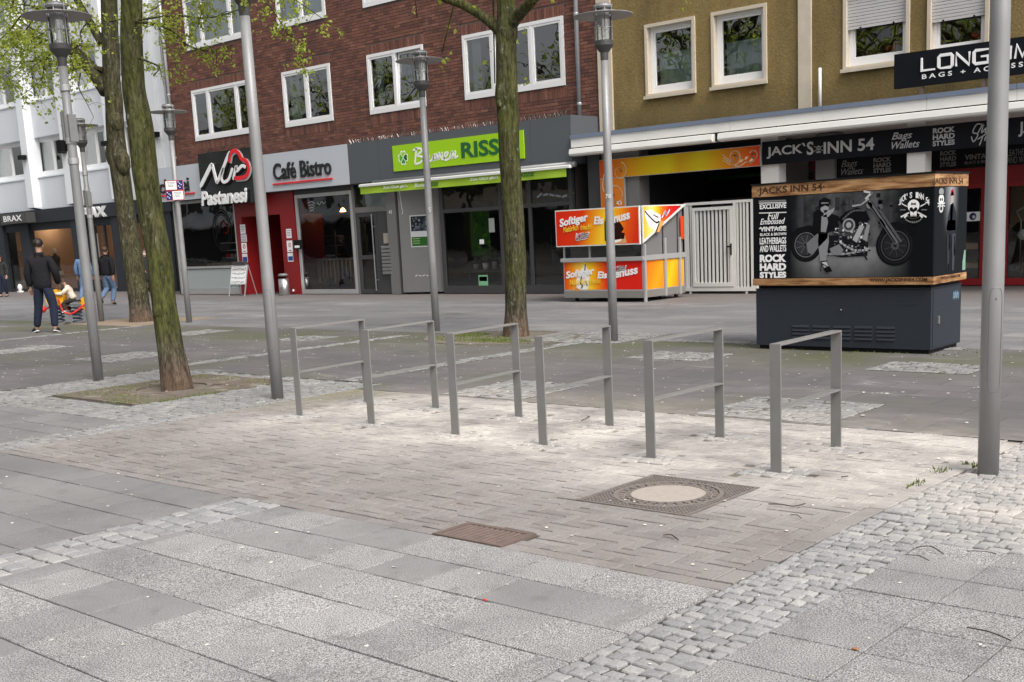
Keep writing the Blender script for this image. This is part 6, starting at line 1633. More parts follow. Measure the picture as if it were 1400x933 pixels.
# left text column
I.up(.001)
for y in (279, 292.5, 313.5): I.line(L((1039, y-.9), (1076, y-2)), .012, '#d8d8d6')
for y in (275.5,): I.line(L((1039, y), (1075, y-1)), .02, '#77787a')
# crest with skull
cx, cy = 1250, 282
PLY('#dcdcda', (1233, 279), (1234, 278), (1268, 296), (1267, 298)); PLY('#dcdcda', (1267, 279), (1266, 278), (1232, 296), (1233, 298)); I.up()
DISC(1250, 283, 8.4, '#111317'); I.up(); DISC(1250, 281.5, 7.4, '#eeeeec'); PLY('#eeeeec', (1245, 286), (1255, 286), (1254, 296), (1246, 296)); I.up(); DISC(1247, 286, 2.1, '#15161a'); DISC(1253, 286, 2.1, '#15161a'); PLY('#15161a', (1249, 291), (1250, 288.5), (1251, 291)); LN('#15161a', .8, (1248, 294), (1248, 297)); LN('#15161a', .8, (1250, 294), (1250, 297)); LN('#15161a', .8, (1252, 294), (1252, 297)); LN('#44464a', 1.2, (1247, 278), (1253, 280)); LN('#44464a', 1.2, (1253, 278), (1247, 280))
I.line([PX_T(1250-11*math.cos(a), 293-9*math.sin(a)) for a in [math.pi+.35+(math.pi-.7)*k/10 for k in range(11)]], .045, '#e4e4e2')
LN('#77787a', 1.2, (1232, 287), (1239, 287)); LN('#77787a', 1.2, (1261, 287), (1268, 287))
I.build('poster_picture', bx)
fyt = PY-.014
def ptxt(s_, xl, yb, yt, xr, m='white_letter', **kw):
    p, q, r_ = PX_T(xl, yb), PX_T(xl, yt), PX_T(xr, yb); text(s_, p, q, r_[0], fyt, m, bx, ext=.001, **kw)
ptxt('EXCLUSIVE', 1039.5, 286.5, 279.8, 1075.5, bold=.03); ptxt('Full', 1050, 300.5, 291, 1066, shear=.35, bold=.01); ptxt('Embossed', 1040, 307.5, 299.5, 1074, shear=.35, bold=.01)
ptxt('VINTAGE', 1040, 317, 310.5, 1075.5, bold=.03); ptxt('BLACK & BROWN', 1040, 323, 319.2, 1075.5, bold=.01); ptxt('LEATHERBAGS', 1039.5, 334.5, 325.5, 1075.5, bold=.02); ptxt('AND WALLETS', 1039.5, 345, 336, 1075.5, bold=.02)
ptxt('ROCK', 1039.5, 359, 348.5, 1075.5, bold=.055); ptxt('HARD', 1039.5, 370.5, 360.5, 1075.5, bold=.055); ptxt('STYLES', 1039.5, 380.5, 372, 1075.5, bold=.055)
for k, ch in enumerate("JACK'S INN 54"):
    if ch == ' ': continue
    a = R(158-136*k/12); u, v = PX_T(1250+21*math.cos(a), 283-16*math.sin(a)); text(ch, (u-.012, v-.03+(.03 if ch == "'" else 0)), (0, v+.034 if ch != "'" else v+.03), u+(.016 if ch != "'" else -.006), fyt-.002, 'white_letter', bx, ext=.001, bold=.02)
M['burnt'] = mat('burnt brown letters', (.05, .022, .01), .6, 0, .1, 9)
text('\u00b7JACKS INN 54\u00b7', PX_T(1036, 268.5), PX_T(1036, 256.8), PX_T(1128, 260)[0], PY-.010, 'burnt', t, bold=.02, ext=.001)
text('WWW.JACKSINN54.COM', PX_T(1189, 386.8), PX_T(1189, 380.5), PX_T(1268, 380)[0], PY-.010, 'burnt', t, bold=.02, ext=.001)
text('JACKS INN 54', (12.807, 1.863), (12.803, 1.953), (13.657, 1.896)[0], PX_1+.010, 'burnt', t, bold=.01, ext=.001, side=True)
text('WWW.JACKSINN54.COM', (13.063, 0.818), (13.061, 0.859), (13.629, 0.833)[0], PX_1+.010, 'burnt', t, bold=.01, ext=.001, side=True)
I = Ink(sidefn(PX_1+.002)); y0_, y1_ = PY+.02, PY1-.02; yw_ = y1_-y0_
def Y_(a): return y0_+yw_*a
def Z_(v): return pv0+(pv1-pv0)*v
I.grid(y0_, y1_, pv0, pv1, lambda a, v: blend((.006, .007, .009), (.30, .31, .34), max(0, 1-abs(a-.50)*4.5)*max(0, min(1, (v-.45)*2.4))), 16, 16); I.up()
def R2(col, *p): I.poly([(Y_(a), Z_(v)) for a, v in p], col)
R2('#20242a', (.36, .52), (.40, .66), (.48, .80), (.56, .82), (.66, .70), (.70, .52), (.62, .44), (.42, .44)); R2('#8a8078', (.36, .50), (.66, .50), (.64, .62), (.38, .62)); R2('#b8b4b0', (.46, .52), (.54, .52), (.56, .86), (.48, .86)); I.up()
I.disc(Y_(.52), Z_(.88), .045, '#a09890', 14, .07); R2('#a82028', (.46, .90), (.58, .90), (.56, .97), (.50, .97)); R2('#2a2e36', (.40, .04), (.46, .04), (.48, .46), (.38, .46)); R2('#3a4048', (.56, .03), (.62, .04), (.66, .46), (.54, .46)); R2('#c8c8cc', (.42, .04), (.45, .04), (.45, .12), (.42, .12)); R2('#8a9098', (.44, .28), (.47, .28), (.47, .46), (.44, .46)); R2('#70787e', (.6, .2), (.64, .2), (.63, .44), (.61, .44))
R2('#7a9a88', (.9, .02), (1, .02), (1, .26), (.95, .25), (.9, .12))
u, v = Y_(.18), Z_(.86); I.disc(u, v, .075, '#d4d4d2', 16, .06); I.disc(u, v+.085, .07, '#8a8c8e', 14, .04); I.disc(u, v-.1, .06, '#b8b8b6', 14, .045); I.up(); I.disc(u-.025, v, .018, '#14161a', 8); I.disc(u+.025, v, .018, '#14161a', 8); I.disc(u, v-.1, .03, '#14161a', 8, .02); I.line([(u-.1, v-.04), (u+.1, v-.075)], .014, '#c8c8c6'); I.line([(u+.1, v-.04), (u-.1, v-.075)], .014, '#c8c8c6')
I.build('side_picture', bx)

# ---------------------------------------------------------------- white building
VY = 24.6                                    # plaster panels; fins stand out, windows sit back
VF = 24.25
VX1 = (-37.957, 6.508)[0]; VX0 = (-54.165, 6.553)[0]
white = thing('white_building', 'white office block with projecting fins above the dark fashion shop', 'building', ((VX0+VX1)/2, VY, 0))
zw_b, zw_t = (-47.510, 4.909)[1], (-47.155, 6.336)[1]
zr_b = (-47.559, 7.960)[1]; pitch_ = zr_b-zw_b
fins = [((-53.037, 6.453)[0], (-52.331, 6.395)[0]), ((-48.787, 6.105)[0], (-48.247, 6.060)[0]), ((-45.426, 5.829)[0], (-44.875, 5.784)[0]), ((-41.975, 5.546)[0], (-41.501, 5.507)[0]), ((-38.836, 5.288)[0], (-38.403, 5.253)[0])]
zsb_t = (-45.082, 3.444)[1]; zsb_b = (-45.208, 2.911)[1]
bays = [(fins[i][1], fins[i+1][0]) for i in range(len(fins)-1)]
wins = [((-52.934, 6.139)[0], (-49.747, 5.890)[0]), ((-48.466, 5.790)[0], (-46.411, 5.629)[0]), ((-44.861, 5.508)[0], (-42.965, 5.360)[0]), ((-41.580, 5.252)[0], (-39.897, 5.121)[0])]
ops = []; rows = [zw_b+k*pitch_ for k in range(3)]
hh = zw_t-zw_b
for a, c in wins:
    for z in rows: ops.append((a, c, z, z+hh))
wall_with_openings(VX0, VX1, zsb_t-.05, 13.0, VY+.22, ops, .12).build('wall', 'white_smooth', white)
body(white, VX0, VX1, VY+.22, 35, zsb_t, 13.0, 'white_smooth')
for a, c in bays:                             # rough plaster breast panels between the window bands
    for k in range(4):
        z0_ = rows[k-1]+hh+.06 if k else zsb_t+.02; z1_ = rows[k]-.16 if k < 3 else 12.9
        b = MB(); b.box(a+.003, c-.003, VY, VY+.215, z0_, z1_); b.build('breast_panel', 'white_plaster', white)
        b = MB(); b.box(a+.003, c-.003, VY-.04, VY+.216, z1_+.002, z1_+.06); b.build('ledge', 'white_smooth', white)
b = MB()
for a, c in fins: 
    b = MB(); b.box(a, c, VF, VY+.217, zsb_t+.10, 12.95); b.build('fin', 'white_smooth', white)
    b = MB(); b.prism([(VF, zsb_t+.10), (VY+.21, zsb_t+.10), (VY+.21, zsb_t-.02), (VY+.15, zsb_t-.02)], lambda u, v, d: (d, u, v), a, c); b.build('fin_foot', 'light_panel', white)
b = MB(); b.box((-38.737, 5.284)[0], VX1-.004, VF+.2, VY+.217, zsb_t+.02, 12.97); b.build('end_pier', 'white_smooth', white)
for (a, c) in wins:
    for k, z in enumerate(rows):
        window(white, a, c, z, z+hh, VY+.22, (1.75, 1), fw=.07, sash=.05, curtain=[(.05, .5, .03, .97)], sill=None)
for p, l in (((-48.684, 5.617), 'small black spotlight on the first visible fin of the white building'), ((-45.322, 5.620), 'small black spotlight on the fin left of the clamped lamp post'),
             ((-41.924, 5.622), 'small black spotlight on the fin beside the left tree trunk'), ((-38.538, 5.651), 'small black spotlight on the white pier next to the brick house')):
    t = thing('wall_spotlight', l, 'spotlight', (p[0], 24.2, p[1]), 'black spotlights on the white fins')
    b = MB(); b.box(p[0]-.02, p[0]+.34, 24.02, VF-.002, p[1]-.09, p[1]+.09, ch=.01); b.build('housing', 'black', t)
# ground floor of the fashion shop
b = MB(); b.box(VX0, VX1, 24.3, VY+.21, zsb_b, zsb_t-.022); b.build('shop_band', 'anthracite', white)
b = MB(); b.box(VX0, VX1, VY-.02, 29, zsb_b+.02, zsb_b+.06); b.build('soffit', 'anthracite', white)
VS = 24.5
room(white, (-51.063, 1.579)[0], (-38.958, 1.309)[0], VS+.15, VS+4.0, zsb_b+.01, 'room_warm', 'room_warm', 'white_smooth')
def apil(x0, x1): 
    b = MB(); b.box(x0, x1, 24.36, VS+.12, 0, zsb_b-.003); b.build('shop_pier', 'anthracite', white)
for a, c in (((-55.413, 1.677)[0], (-51.616, 1.592)[0]), ((-50.045, 1.557)[0], (-49.250, 1.539)[0]), ((-45.564, 1.456)[0], (-44.509, 1.433)[0]), ((-42.432, 1.386)[0], (-41.042, 1.355)[0]), ((-40.060, 1.334)[0], (-38.227, 1.293)[0])): apil(a, c)
ztop = zsb_b-.06
b = MB(); b.box((-51.616, 1.592)[0], (-40.060, 1.334)[0], VS-.03, VS+.1, (-46.982, 2.666)[1], zsb_b-.004); b.build('shop_header', 'anthracite', white)
def sw(x0, x1, nm='shop_window', posts=(), wb=.12): 
    return shop_window(white, x0, x1, .02, (-46.982, 2.666)[1]-.004, VS, .07, 'anthracite', posts=posts, wb=wb, name=nm)
sw((-51.595, 1.591)[0], (-50.065, 1.557)[0]); sw((-49.230, 1.538)[0], (-45.582, 1.457)[0]); sw((-41.026, 1.355)[0], (-40.076, 1.334)[0])
dw = sw((-44.491, 1.433)[0], (-42.448, 1.387)[0], 'door', ((-43.935, 1.420)[0], (-43.203, 1.404)[0]))
for x in ((-43.926, 1.425)[0], (-43.643, 1.418)[0]):
    b = MB(); b.tube([(x, 24.40, 1.0), (x, 24.40, 2.3)], .025, 8); b.build('handle', 'chrome', dw)
p, q = (-50.666, 2.933), (-48.340, 3.371)
t = thing('fashion_shop_box_sign', 'dark box sign with white capitals projecting at the left edge', 'sign', ((p[0]+q[0])/2, 23.9, p[1]))
b = MB(); b.box(p[0], q[0], 23.9, 24.295, p[1], q[1]); b.build('box', mat('dull dark box', (.06, .06, .058), .5), t)
text('BRAX', (-50.411, 3.032), (-50.342, 3.278), (-48.738, 3.025)[0], 23.894, 'white_letter', t, bold=.02)
t = thing('fashion_shop_sign', 'large silvery capitals on the dark band, partly behind lamp posts', 'sign', ((-43.711, 2.948)[0], 24.28, zsb_b))
text('BRAX', (-44.729, 2.921), (-44.633, 3.336), (-42.517, 2.925)[0], 24.25, 'white_frame', t, bold=.03, ext=.05)
text('20', (-50.730, 1.509), (-50.654, 1.794), (-50.357, 1.501)[0], VS-.006, 'black_letter', white, name='window_number')
# shop interior: tables with folded clothes, a dressed dummy, hanging lamp shades
x0_, x1_ = (-50.626, 0.551)[0], (-47.891, 0.523)[0]
t = thing('clothes_table', 'low table with folded pale clothes in the fashion shop window', 'table', ((x0_+x1_)/2, 25.4, 0))
b = MB(); b.box(x0_, x1_, 25.1, 25.8, .62, .68); b.build('top', 'wood_light', t)
for x_ in (x0_+.05, x1_-.1): b = MB(); b.box(x_, x_+.05, 25.15, 25.75, .01, .62); b.build('leg', 'wood_light', t)
for k in range(5): b = MB(); b.box(x0_+.15+k*.35, x0_+.42+k*.35, 25.2, 25.5, .681, .78+.05*(k % 3), ch=.01); b.build('folded_clothes', ['curtain', 'white_letter', 'cl_brown', 'cl_cream', 'curtain'][k], t)
t = thing('dressed_dummy', 'dark clothed shop dummy behind the fashion shop glass', 'mannequin', ((-49.572, 0.212)[0], 25.6, 0))
x_ = (-49.572, 0.212)[0]
b = MB(); b.lathe([(.14, .0), (.14, .03), (.02, .04), (.02, .8)], (x_, 25.6, .02), 14); b.build('stand', 'chrome', t)
b = MB(); b.lathe([(.10, .78), (.19, .85), (.16, 1.1), (.21, 1.38), (.17, 1.48), (.06, 1.53), (.055, 1.6)], (x_, 25.6, 0), 16); b.build('coat', 'cl_brown', t, True)
b = MB(); b.ball((x_, 25.6, 1.7), (.085, .1, .12), 12, 8); b.build('head', 'white_letter', t, True)
b = MB(); b.box((-54.607, 1.864)[0], (-51.468, 1.781)[0], 27.45, 27.5, 1.2, 2.3); tag(b.build('wall_picture', 'wood_light'), 'brown wall panel at the back of the fashion shop', 'wall panel')
x_ = (-50.310, 0.040)[0]
b = MB(); b.ball((x_, 24.2, .2), (.13, .1, .16), 10, 7); b.box(x_-.1, x_+.1, 24.1, 24.3, .0, .06); tag(b.build('white_bag', 'white_letter', smooth=False), 'small white bag standing by the fashion shop pier', 'bag')

# ---------------------------------------------------------------- cafe forecourt
t = thing('pavement_board', 'white A frame menu board with dark handwriting before the cake shop', 'sign board', ((-30.997, 0.008)[0], 22.1, 0))
xa, xb = (-31.364, 0.016)[0], (-30.511, 0.015)[0]; zt_ = (-30.990, 0.966)[1]
def bfn(u, v, d): return (u+.35*(1-v/1.15)*-.0, 21.8+.22*v/zt_-d, v)
b = MB()
for x in (xa, xb-.03): b.prism([(x, .0), (x+.03, .0), (x+.03, zt_), (x, zt_)], bfn, -.012, .012)
b.prism([(xa+.03, .36), (xb-.03, .36), (xb-.03, .39), (xa+.03, .39)], bfn, -.012, .012); b.prism([(xa+.03, zt_-.03), (xb-.03, zt_-.03), (xb-.03, zt_), (xa+.03, zt_)], bfn, -.012, .012); b.build('frame', 'alu', t)
b = MB(); b.prism([(xa+.03, .39), (xb-.03, .39), (xb-.03, zt_-.03), (xa+.03, zt_-.03)], bfn, -.005, .005); b.build('panel', 'white_letter', t)
I = Ink(bfn); I.up(.007); r3 = random.Random(6)
I.rect(xa+.05, xb-.05, zt_-.20, zt_-.06, '#c8c8c8'); I.up()
for k in range(5):
    x = xa+.07; z = zt_-.14-.13*k
    while x < xb-.12:
        w = r3.uniform(.03, .08); I.line([(x, z+r3.uniform(-.03, .03)), (x+w*.5, z+r3.uniform(-.03, .04)), (x+w, z+r3.uniform(-.03, .03))], .016, '#1c1c22', 3); x += w+.02
I.build('handwriting', t)
b = MB()
for x in (xa, xb-.03): b.tube([(x+.015, 22.03, zt_-.01), (x-.18, 22.42, .0)], .015, 6)
b.build('rear_leg', 'alu', t)
b = MB(); b.box(xa+.1, xb-.1, 21.98, 22.08, zt_+.001, zt_+.10, ch=.01); b.build('header', 'frame_grey', t)
ax_ = (-29.021, -0.022)[0]
t = thing('ashtray_bin', 'slim stainless steel ashtray bin at the red cafe entrance', 'bin', (ax_, 22.2, 0))
za_ = (-28.945, 0.665)[1]
b = MB(); b.lathe([(.14, .0), (.16, .02), (.16, za_*.76)], (ax_, 22.2, 0), 22); b.build('body', 'chrome', t, True)
b = MB(); b.lathe([(.02, za_*.76), (.02, za_*.86), (.05, za_*.87)], (ax_-.1, 22.2, 0), 8); b.lathe([(.02, za_*.76), (.02, za_*.86), (.05, za_*.87)], (ax_+.1, 22.2, 0), 8); b.box(ax_-.05, ax_+.05, 22.18, 22.22, za_*.77, za_*.84); b.build('neck', 'black', t)
b = MB(); b.lathe([(.12, za_*.87), (.155, za_*.88), (.155, za_*.95), (.10, za_), (.001, za_)], (ax_, 22.2, 0), 22); b.build('cap', 'pole_dark', t, True)
b = MB(); b.box((-28.999, 0.738)[0], (-28.963, 0.737)[0], 22.48, 22.53, .1, .16); b.build('socket', 'white_letter', brick)

# ---------------------------------------------------------------- people
def skin_mesh(name, verts, edges, m, parent, sub=2, root=0):
    me = bpy.data.meshes.new(name); me.from_pydata([v[:3] for v in verts], edges, [])
    me.materials.append(M[m]); o = bpy.data.objects.new(name, me); COL.objects.link(o); o.parent = parent
    md = o.modifiers.new('skin', 'SKIN'); md.use_smooth_shade = True; md.branch_smoothing = .6
    for i, v in enumerate(verts):
        r_ = v[3]; me.skin_vertices[0].data[i].radius = r_ if isinstance(r_, tuple) else (r_, r_)
        me.skin_vertices[0].data[i].use_root = (i == root)
    o.modifiers.new('sub', 'SUBSURF').levels = sub; o.modifiers['sub'].render_levels = sub
    return o
def person(label, loc, rz, h, pose, wear, group=None):
    """pose holds joint places in units of body height, +Y ahead, +X to the person's left; wear holds colours"""
    t = thing('person', label, 'person', (*loc, 0), group, rz)
    P = {k: Vector(v)*h for k, v in pose.items()}
    fat = wear.get('bulk', 1.0)
    V = []; E = []
    def chain(pts, start=None):
        prev = start
        for p in pts:
            V.append((*p[0], p[1])); i = len(V)-1
            if prev is not None: E.append((prev, i))
            prev = i
        return prev
    pel = chain([(P['pelvis'], (.060*h, .042*h))])
    bel = chain([(P['pelvis'].lerp(P['chest'], .45), (.055*h, .040*h))], pel)
    che = chain([(P['chest'], (.060*h, .042*h))], bel)
    nk = chain([(P['neck'], .030*h)], che)
    hd = P['head']; up = (hd-P['neck']).normalized()
    chain([(hd-up*.035*h, (.034*h, .040*h)), (hd, (.043*h, .053*h)), (hd+up*.045*h, (.036*h, .044*h))], nk)
    fw = Vector((0, 1, 0)); fw = (fw-up*fw.dot(up)).normalized()
    for s_ in 'LR':
        sh, el, wr = P['sh'+s_], P['el'+s_], P['wr'+s_]
        w_ = chain([(sh, .026*h), (sh.lerp(el, .5), .023*h), (el, .020*h), (el.lerp(wr, .4), .019*h), (wr, .016*h)], che)
        d = (wr-el).normalized(); side = d.orthogonal().normalized(); sd_ = d.cross(side)
        pm = chain([(wr+d*.028*h, (.020*h, .011*h))], w_)
        for k in range(4):
            o_ = side*(.011*(k-1.5))*h; l = (.040, .046, .043, .034)[k]*h
            chain([(wr+d*.045*h+o_, .0055*h), (wr+d*(.045*h+l*.5)+o_*1.1+sd_*.004*h, .005*h), (wr+d*(.045*h+l)+o_*1.1+sd_*.013*h, .004*h)], pm)
        chain([(wr+d*.022*h+side*.024*h, .0065*h), (wr+d*.045*h+side*.034*h+sd_*.006*h, .005*h)], pm)
        hp, kn, an = P['hp'+s_], P['kn'+s_], P['an'+s_]
        f_ = (P.get('to'+s_, an+Vector((0, .09*h, -.03*h)))-an)
        chain([(hp, .042*h), (hp.lerp(kn, .5), .036*h), (kn, .028*h), (kn.lerp(an, .35), .027*h), (an, .022*h), (an+f_*.6+Vector((0, 0, -.008*h)), .020*h), (an+f_, .016*h)], pel)
    body_ = skin_mesh('body', V, E, 'skin', t)
    # face
    b = MB(); fc = hd+fw*.047*h
    b.ball(fc-up*.006*h+fw*.004*h, (.008*h, .010*h, .012*h), 8, 6); b.build('nose', 'skin', t, True, local=True)
    b = MB(); sd2 = up.cross(fw)
    for q in (-1, 1): b.ball(fc+sd2*q*.017*h+up*.008*h-fw*.004*h, (.006*h, .004*h, .004*h), 7, 5)
    b.build('eyes', 'black', t, True, local=True)
    b = MB(); b.ball(fc-up*.028*h-fw*.005*h, (.013*h, .004*h, .003*h), 8, 5); b.build('mouth', 'red_wall', t, True, local=True)
    b = MB()
    for q in (-1, 1): b.ball(hd+sd2*q*.046*h-up*.004*h, (.006*h, .012*h, .018*h), 8, 6)
    b.build('ears', 'skin', t, True, local=True)
    # hair
    b = MB(); r3 = random.Random(len(label))
    hc = hd+up*.022*h-fw*.010*h; n, m_ = 18, 10
    b.ball(hc, (.053*h, .060*h, .058*h), n, m_)
    keep = []
    for f in b.f:
        c = sum((Vector(b.v[i]) for i in f), Vector())/len(f); q = c-hd
        if q.dot(fw) > .018*h and q.dot(up) < .045*h: continue
        if q.dot(up) < -.012*h and not wear.get('long'): continue
        keep.append(f)
    b.f = keep
    b.v = [tuple(Vector(v)+Vector((r3.uniform(-1, 1), r3.uniform(-1, 1), r3.uniform(-1, 1)))*.0035*h) for v in b.v]
    if wear.get('long'):
        b.tube(smooth_pts([hd-fw*.04*h+up*.03*h, hd-fw*.058*h-up*.03*h, hd-fw*.05*h-up*.09*h, hd-fw*.045*h-up*.12*h], 3), [.045*h, .046*h, .045*h, .044*h, .042*h, .04*h, .036*h, .03*h, .022*h, .012*h], 10)
    b.build('hair', wear['hair'], t, True, local=True)
    # jacket: torso and sleeves
    V.clear(); E.clear(); k = fat
    hem = P['pelvis']+(P['pelvis']-P['chest'])*wear.get('hem', .3)
    a0 = chain([(hem, (.108*h*k, .080*h*k)), (hem.lerp(P['chest'], .35), (.108*h*k, .080*h*k)), (hem.lerp(P['chest'], .7), (.116*h*k, .086*h*k)), (P['chest']+Vector((0, 0, .015*h)), (.120*h*k, .084*h*k))])
    chain([(P['neck']-up*.030*h, (.075*h, .055*h)), (P['neck']+up*.004*h, .046*h)], a0)
    for s_ in 'LR':
        sh, el, wr = P['sh'+s_], P['el'+s_], P['wr'+s_]
        chain([(sh, .054*h*k), (sh.lerp(el, .5), .048*h*k), (el, .043*h*k), (el.lerp(wr, .55), .039*h*k), (el.lerp(wr, .95), .033*h*k)], a0)
    skin_mesh('jacket', V, E, wear['top'], t)
    V.clear(); E.clear()
    a0 = chain([(P['pelvis']+Vector((0, 0, .05*h)), (.090*h, .068*h)), (P['pelvis'], (.096*h, .074*h))])
    for s_ in 'LR':
        hp, kn, an = P['hp'+s_], P['kn'+s_], P['an'+s_]
        chain([(hp, .066*h), (hp.lerp(kn, .5), .058*h), (kn, .048*h), (kn.lerp(an, .5), .044*h), (an+(kn-an)*.05, .038*h)], 1)
    skin_mesh('trousers', V, E, wear['legs'], t)
    for s_ in 'LR':
        an = P['an'+s_]; to = P.get('to'+s_, an+Vector((0, .1*h, -.035*h))); d = to-an; d.z = 0
        pitch = P.get('to'+s_, None)
        dd = (P['to'+s_]-an).normalized() if pitch is not None else Vector((0, 1, -.3)).normalized()
        heel = an+Vector((0, 0, -.028*h))-d.normalized()*.02*h if pitch is None else an-dd*.01*h
        V.clear(); E.clear()
        tip = to
        chain([(an+Vector((0, 0, .004*h)), .026*h), (heel.lerp(tip, .1)+Vector((0, 0, .004*h)), .026*h), (heel.lerp(tip, .55), .024*h), (tip, .020*h)])
        sh_ = skin_mesh('shoe', V, E, wear['shoe'], t)
        if wear.get('sole'):
            b = MB(); sd3 = Vector((0, 0, 1)).cross(d).normalized() if d.length > 1e-6 else Vector((1, 0, 0))
            pts = []
            for q in range(14):
                a = 2*math.pi*q/14; c = heel.lerp(tip, .5); l = (tip-heel).length*.5+.022*h
                p = c+(tip-heel).normalized()*l*math.cos(a)+sd3*.027*h*math.sin(a); pts.append(p)
            dn = Vector((0, 0, -.022*h))
            b.add([tuple(p+dn) for p in pts]+[tuple(p+dn*1.5) for p in pts], [tuple(range(14)), tuple(range(27, 13, -1))]+[(i, (i+1) % 14, (i+1) % 14+14, i+14) for i in range(14)])
            b.build('sole', wear['sole'], t, local=True)
    if wear.get('mask'):
        b = MB(); b.ball(fc-up*.024*h-fw*.012*h, (.032*h, .016*h, .022*h), 10, 7); b.build('face_mask', 'white_letter', t, True, local=True)
    if wear.get('collar'):
        b = MB(); b.lathe([(.048*h, -.014*h), (.042*h, .026*h), (.037*h, .026*h)], tuple(P['neck']-up*.002*h), 14, cap=False); b.build('collar', wear['top'], t, True, local=True)
    return t
base = dict(pelvis=(0, 0, .53), chest=(0, 0, .735), neck=(0, .005, .838), head=(0, .018, .916), shL=(.105, 0, .80), shR=(-.105, 0, .80), elL=(.150, -.01, .64), elR=(-.150, -.01, .64), wrL=(.145, .04, .50), wrR=(-.145, .04, .50),
            hpL=(.05, 0, .51), hpR=(-.05, 0, .51), knL=(.06, .01, .285), knR=(-.06, .01, .285), anL=(.065, -.01, .045), anR=(-.065, -.01, .045))
def pose(**kw): d = dict(base); d.update(kw); return d
# rz: 0 looks along +Y
man1 = person('man in a black quilted jacket and dark jeans seen from behind, feet apart', (-23.164, 11.619), R(38), 1.90,
       pose(hpL=(.05, 0, .51), knL=(.085, .02, .285), anL=(.085, -.01, .045), knR=(-.085, .03, .29), anR=(-.145, .05, .045), toR=(-.22, .11, .018), toL=(.085, .09, .018), wrR=(-.15, .03, .49), wrL=(.13, .10, .51), elL=(.155, .02, .63), head=(0, .02, .93)),
       dict(top='cl_black', legs='cl_navy', shoe='shoe_black', sole='shoe_white', hair='hair_dark', hem=.42, bulk=1.0, collar=1))
man2 = person('man in a black jacket and washed jeans walking away with one heel raised', (-31.983, 18.053), R(30), 1.74,
       pose(knL=(.05, .10, .29), anL=(.03, .03, .05), toL=(.03, .13, .02), knR=(-.06, .06, .29), anR=(-.06, -.17, .13), toR=(-.06, -.13, .045), wrL=(.15, -.06, .5), elL=(.15, -.05, .64), wrR=(-.15, .06, .5)),
       dict(top='cl_black', legs='cl_jeans', shoe='shoe_black', hair='hair_brown', hem=.22, bulk=1.02, collar=1))
man3 = person('person in a light blue denim jacket mostly hidden by the lamp posts', (-35.116, 19.021), R(35), 1.68, pose(knL=(.06, .07, .29), anL=(.06, .08, .045), anR=(-.06, -.12, .06)),
       dict(top='cl_denim', legs='cl_jeans', shoe='shoe_white', hair='hair_dark', bulk=.95))
wom1 = person('woman in dark clothes, ripped jeans and a pale face mask at the left edge', (-46.093, 21.492), R(215), 1.66, pose(knL=(.05, .05, .29), anL=(.05, .04, .045), anR=(-.05, -.06, .045), wrL=(.04, .13, .55), elL=(.14, .02, .63)),
       dict(top='cl_grey', legs='cl_navy', shoe='shoe_black', hair='hair_brown', long=1, mask=1, bulk=.9))
wom2 = person('person in a dark grey coat and face mask standing between the two tree trunks', (-36.204, 21.895), R(250), 1.62, pose(wrL=(.06, .1, .55)),
       dict(top='cl_grey', legs='cl_brown', shoe='shoe_black', hair='hair_brown', mask=1, hem=1.2, bulk=.98))
# spring rocker with a child on it
RX, RYY = (-25.285, 13.244); RZ = math.atan2(-.658, -.752)
t = thing('spring_rocker', 'yellow and red children\u2019s spring rocker on two steel springs', 'spring rocker', (RX, RYY, 0), None, RZ)
def coil(x, y, z0, z1, r_, turns):
    n = int(turns*12); return [(x+r_*math.cos(k/12*6.283), y+r_*math.sin(k/12*6.283), z0+(z1-z0)*k/n) for k in range(n+1)]
for x in (.24, -.17):
    b = MB(); b.tube(coil(x, 0, .05, .40, .10, 4.5), .019, 6); b.build('spring', 'spring', t, True, local=True)
    b = MB(); b.box(x-.13, x+.13, -.13, .13, .0, .035); b.build('base_plate', 'pole_dark', t, local=True)
b = MB(); b.box(-.30, .36, -.06, .06, .40, .44); b.build('beam', 'pole_dark', t, local=True)
hp_ = [(.10, .44), (.40, .42), (.47, .55), (.42, .72), (.30, .80), (.20, .78), (.05, .62)]
for y in (-.10, .10):
    b = MB(); b.prism(hp_, lambda u, v, d: (u, y+d, v), -.012, .012); b.build('side_board', 'toy_yellow', t, local=True)
b = MB(); b.tube([(-.42, .0, .42), (-.42, 0, .45)], .1, 4); P_ = [(-.42+.16*math.cos(a), .45+.16*math.sin(a)) for a in [2*math.pi*k/20 for k in range(20)]]
b = MB(); b.prism(P_, lambda u, v, d: (u, d, v), -.015, .015); b.build('back_disc', 'toy_yellow', t, local=True)
b = MB(); b.box(-.30, .02, -.10, .10, .50, .54, ch=.01); b.build('seat', 'rubber', t, local=True)
for y in (-.16, .16):
    b = MB(); b.tube(smooth_pts([(.16, y, .60), (.10, y, .34), (-.02, y, .24), (-.16, y, .26), (-.36, y*.6, .40), (-.42, y*.3, .46)], 6), .02, 8); b.build('foot_rail', 'toy_red', t, True, local=True)
b = MB(); b.tube([(.28, -.24, .70), (.28, .24, .70)], .016, 8); b.build('handlebar', 'chrome', t, True, local=True)
b = MB(); b.ball((.60, 0, .36), .08, 12, 8); b.tube([(.40, 0, .42), (.56, 0, .36)], .02, 8); b.build('nose_ball', 'toy_red', t, True, local=True)
for y in (-.115, .115):
    for x, z in ((.30, .44), (.14, .46)): b = MB(); b.ball((x, y, z), .03, 8, 6); b.build('cap', 'pole_dark', t, True, local=True)
hC = .92
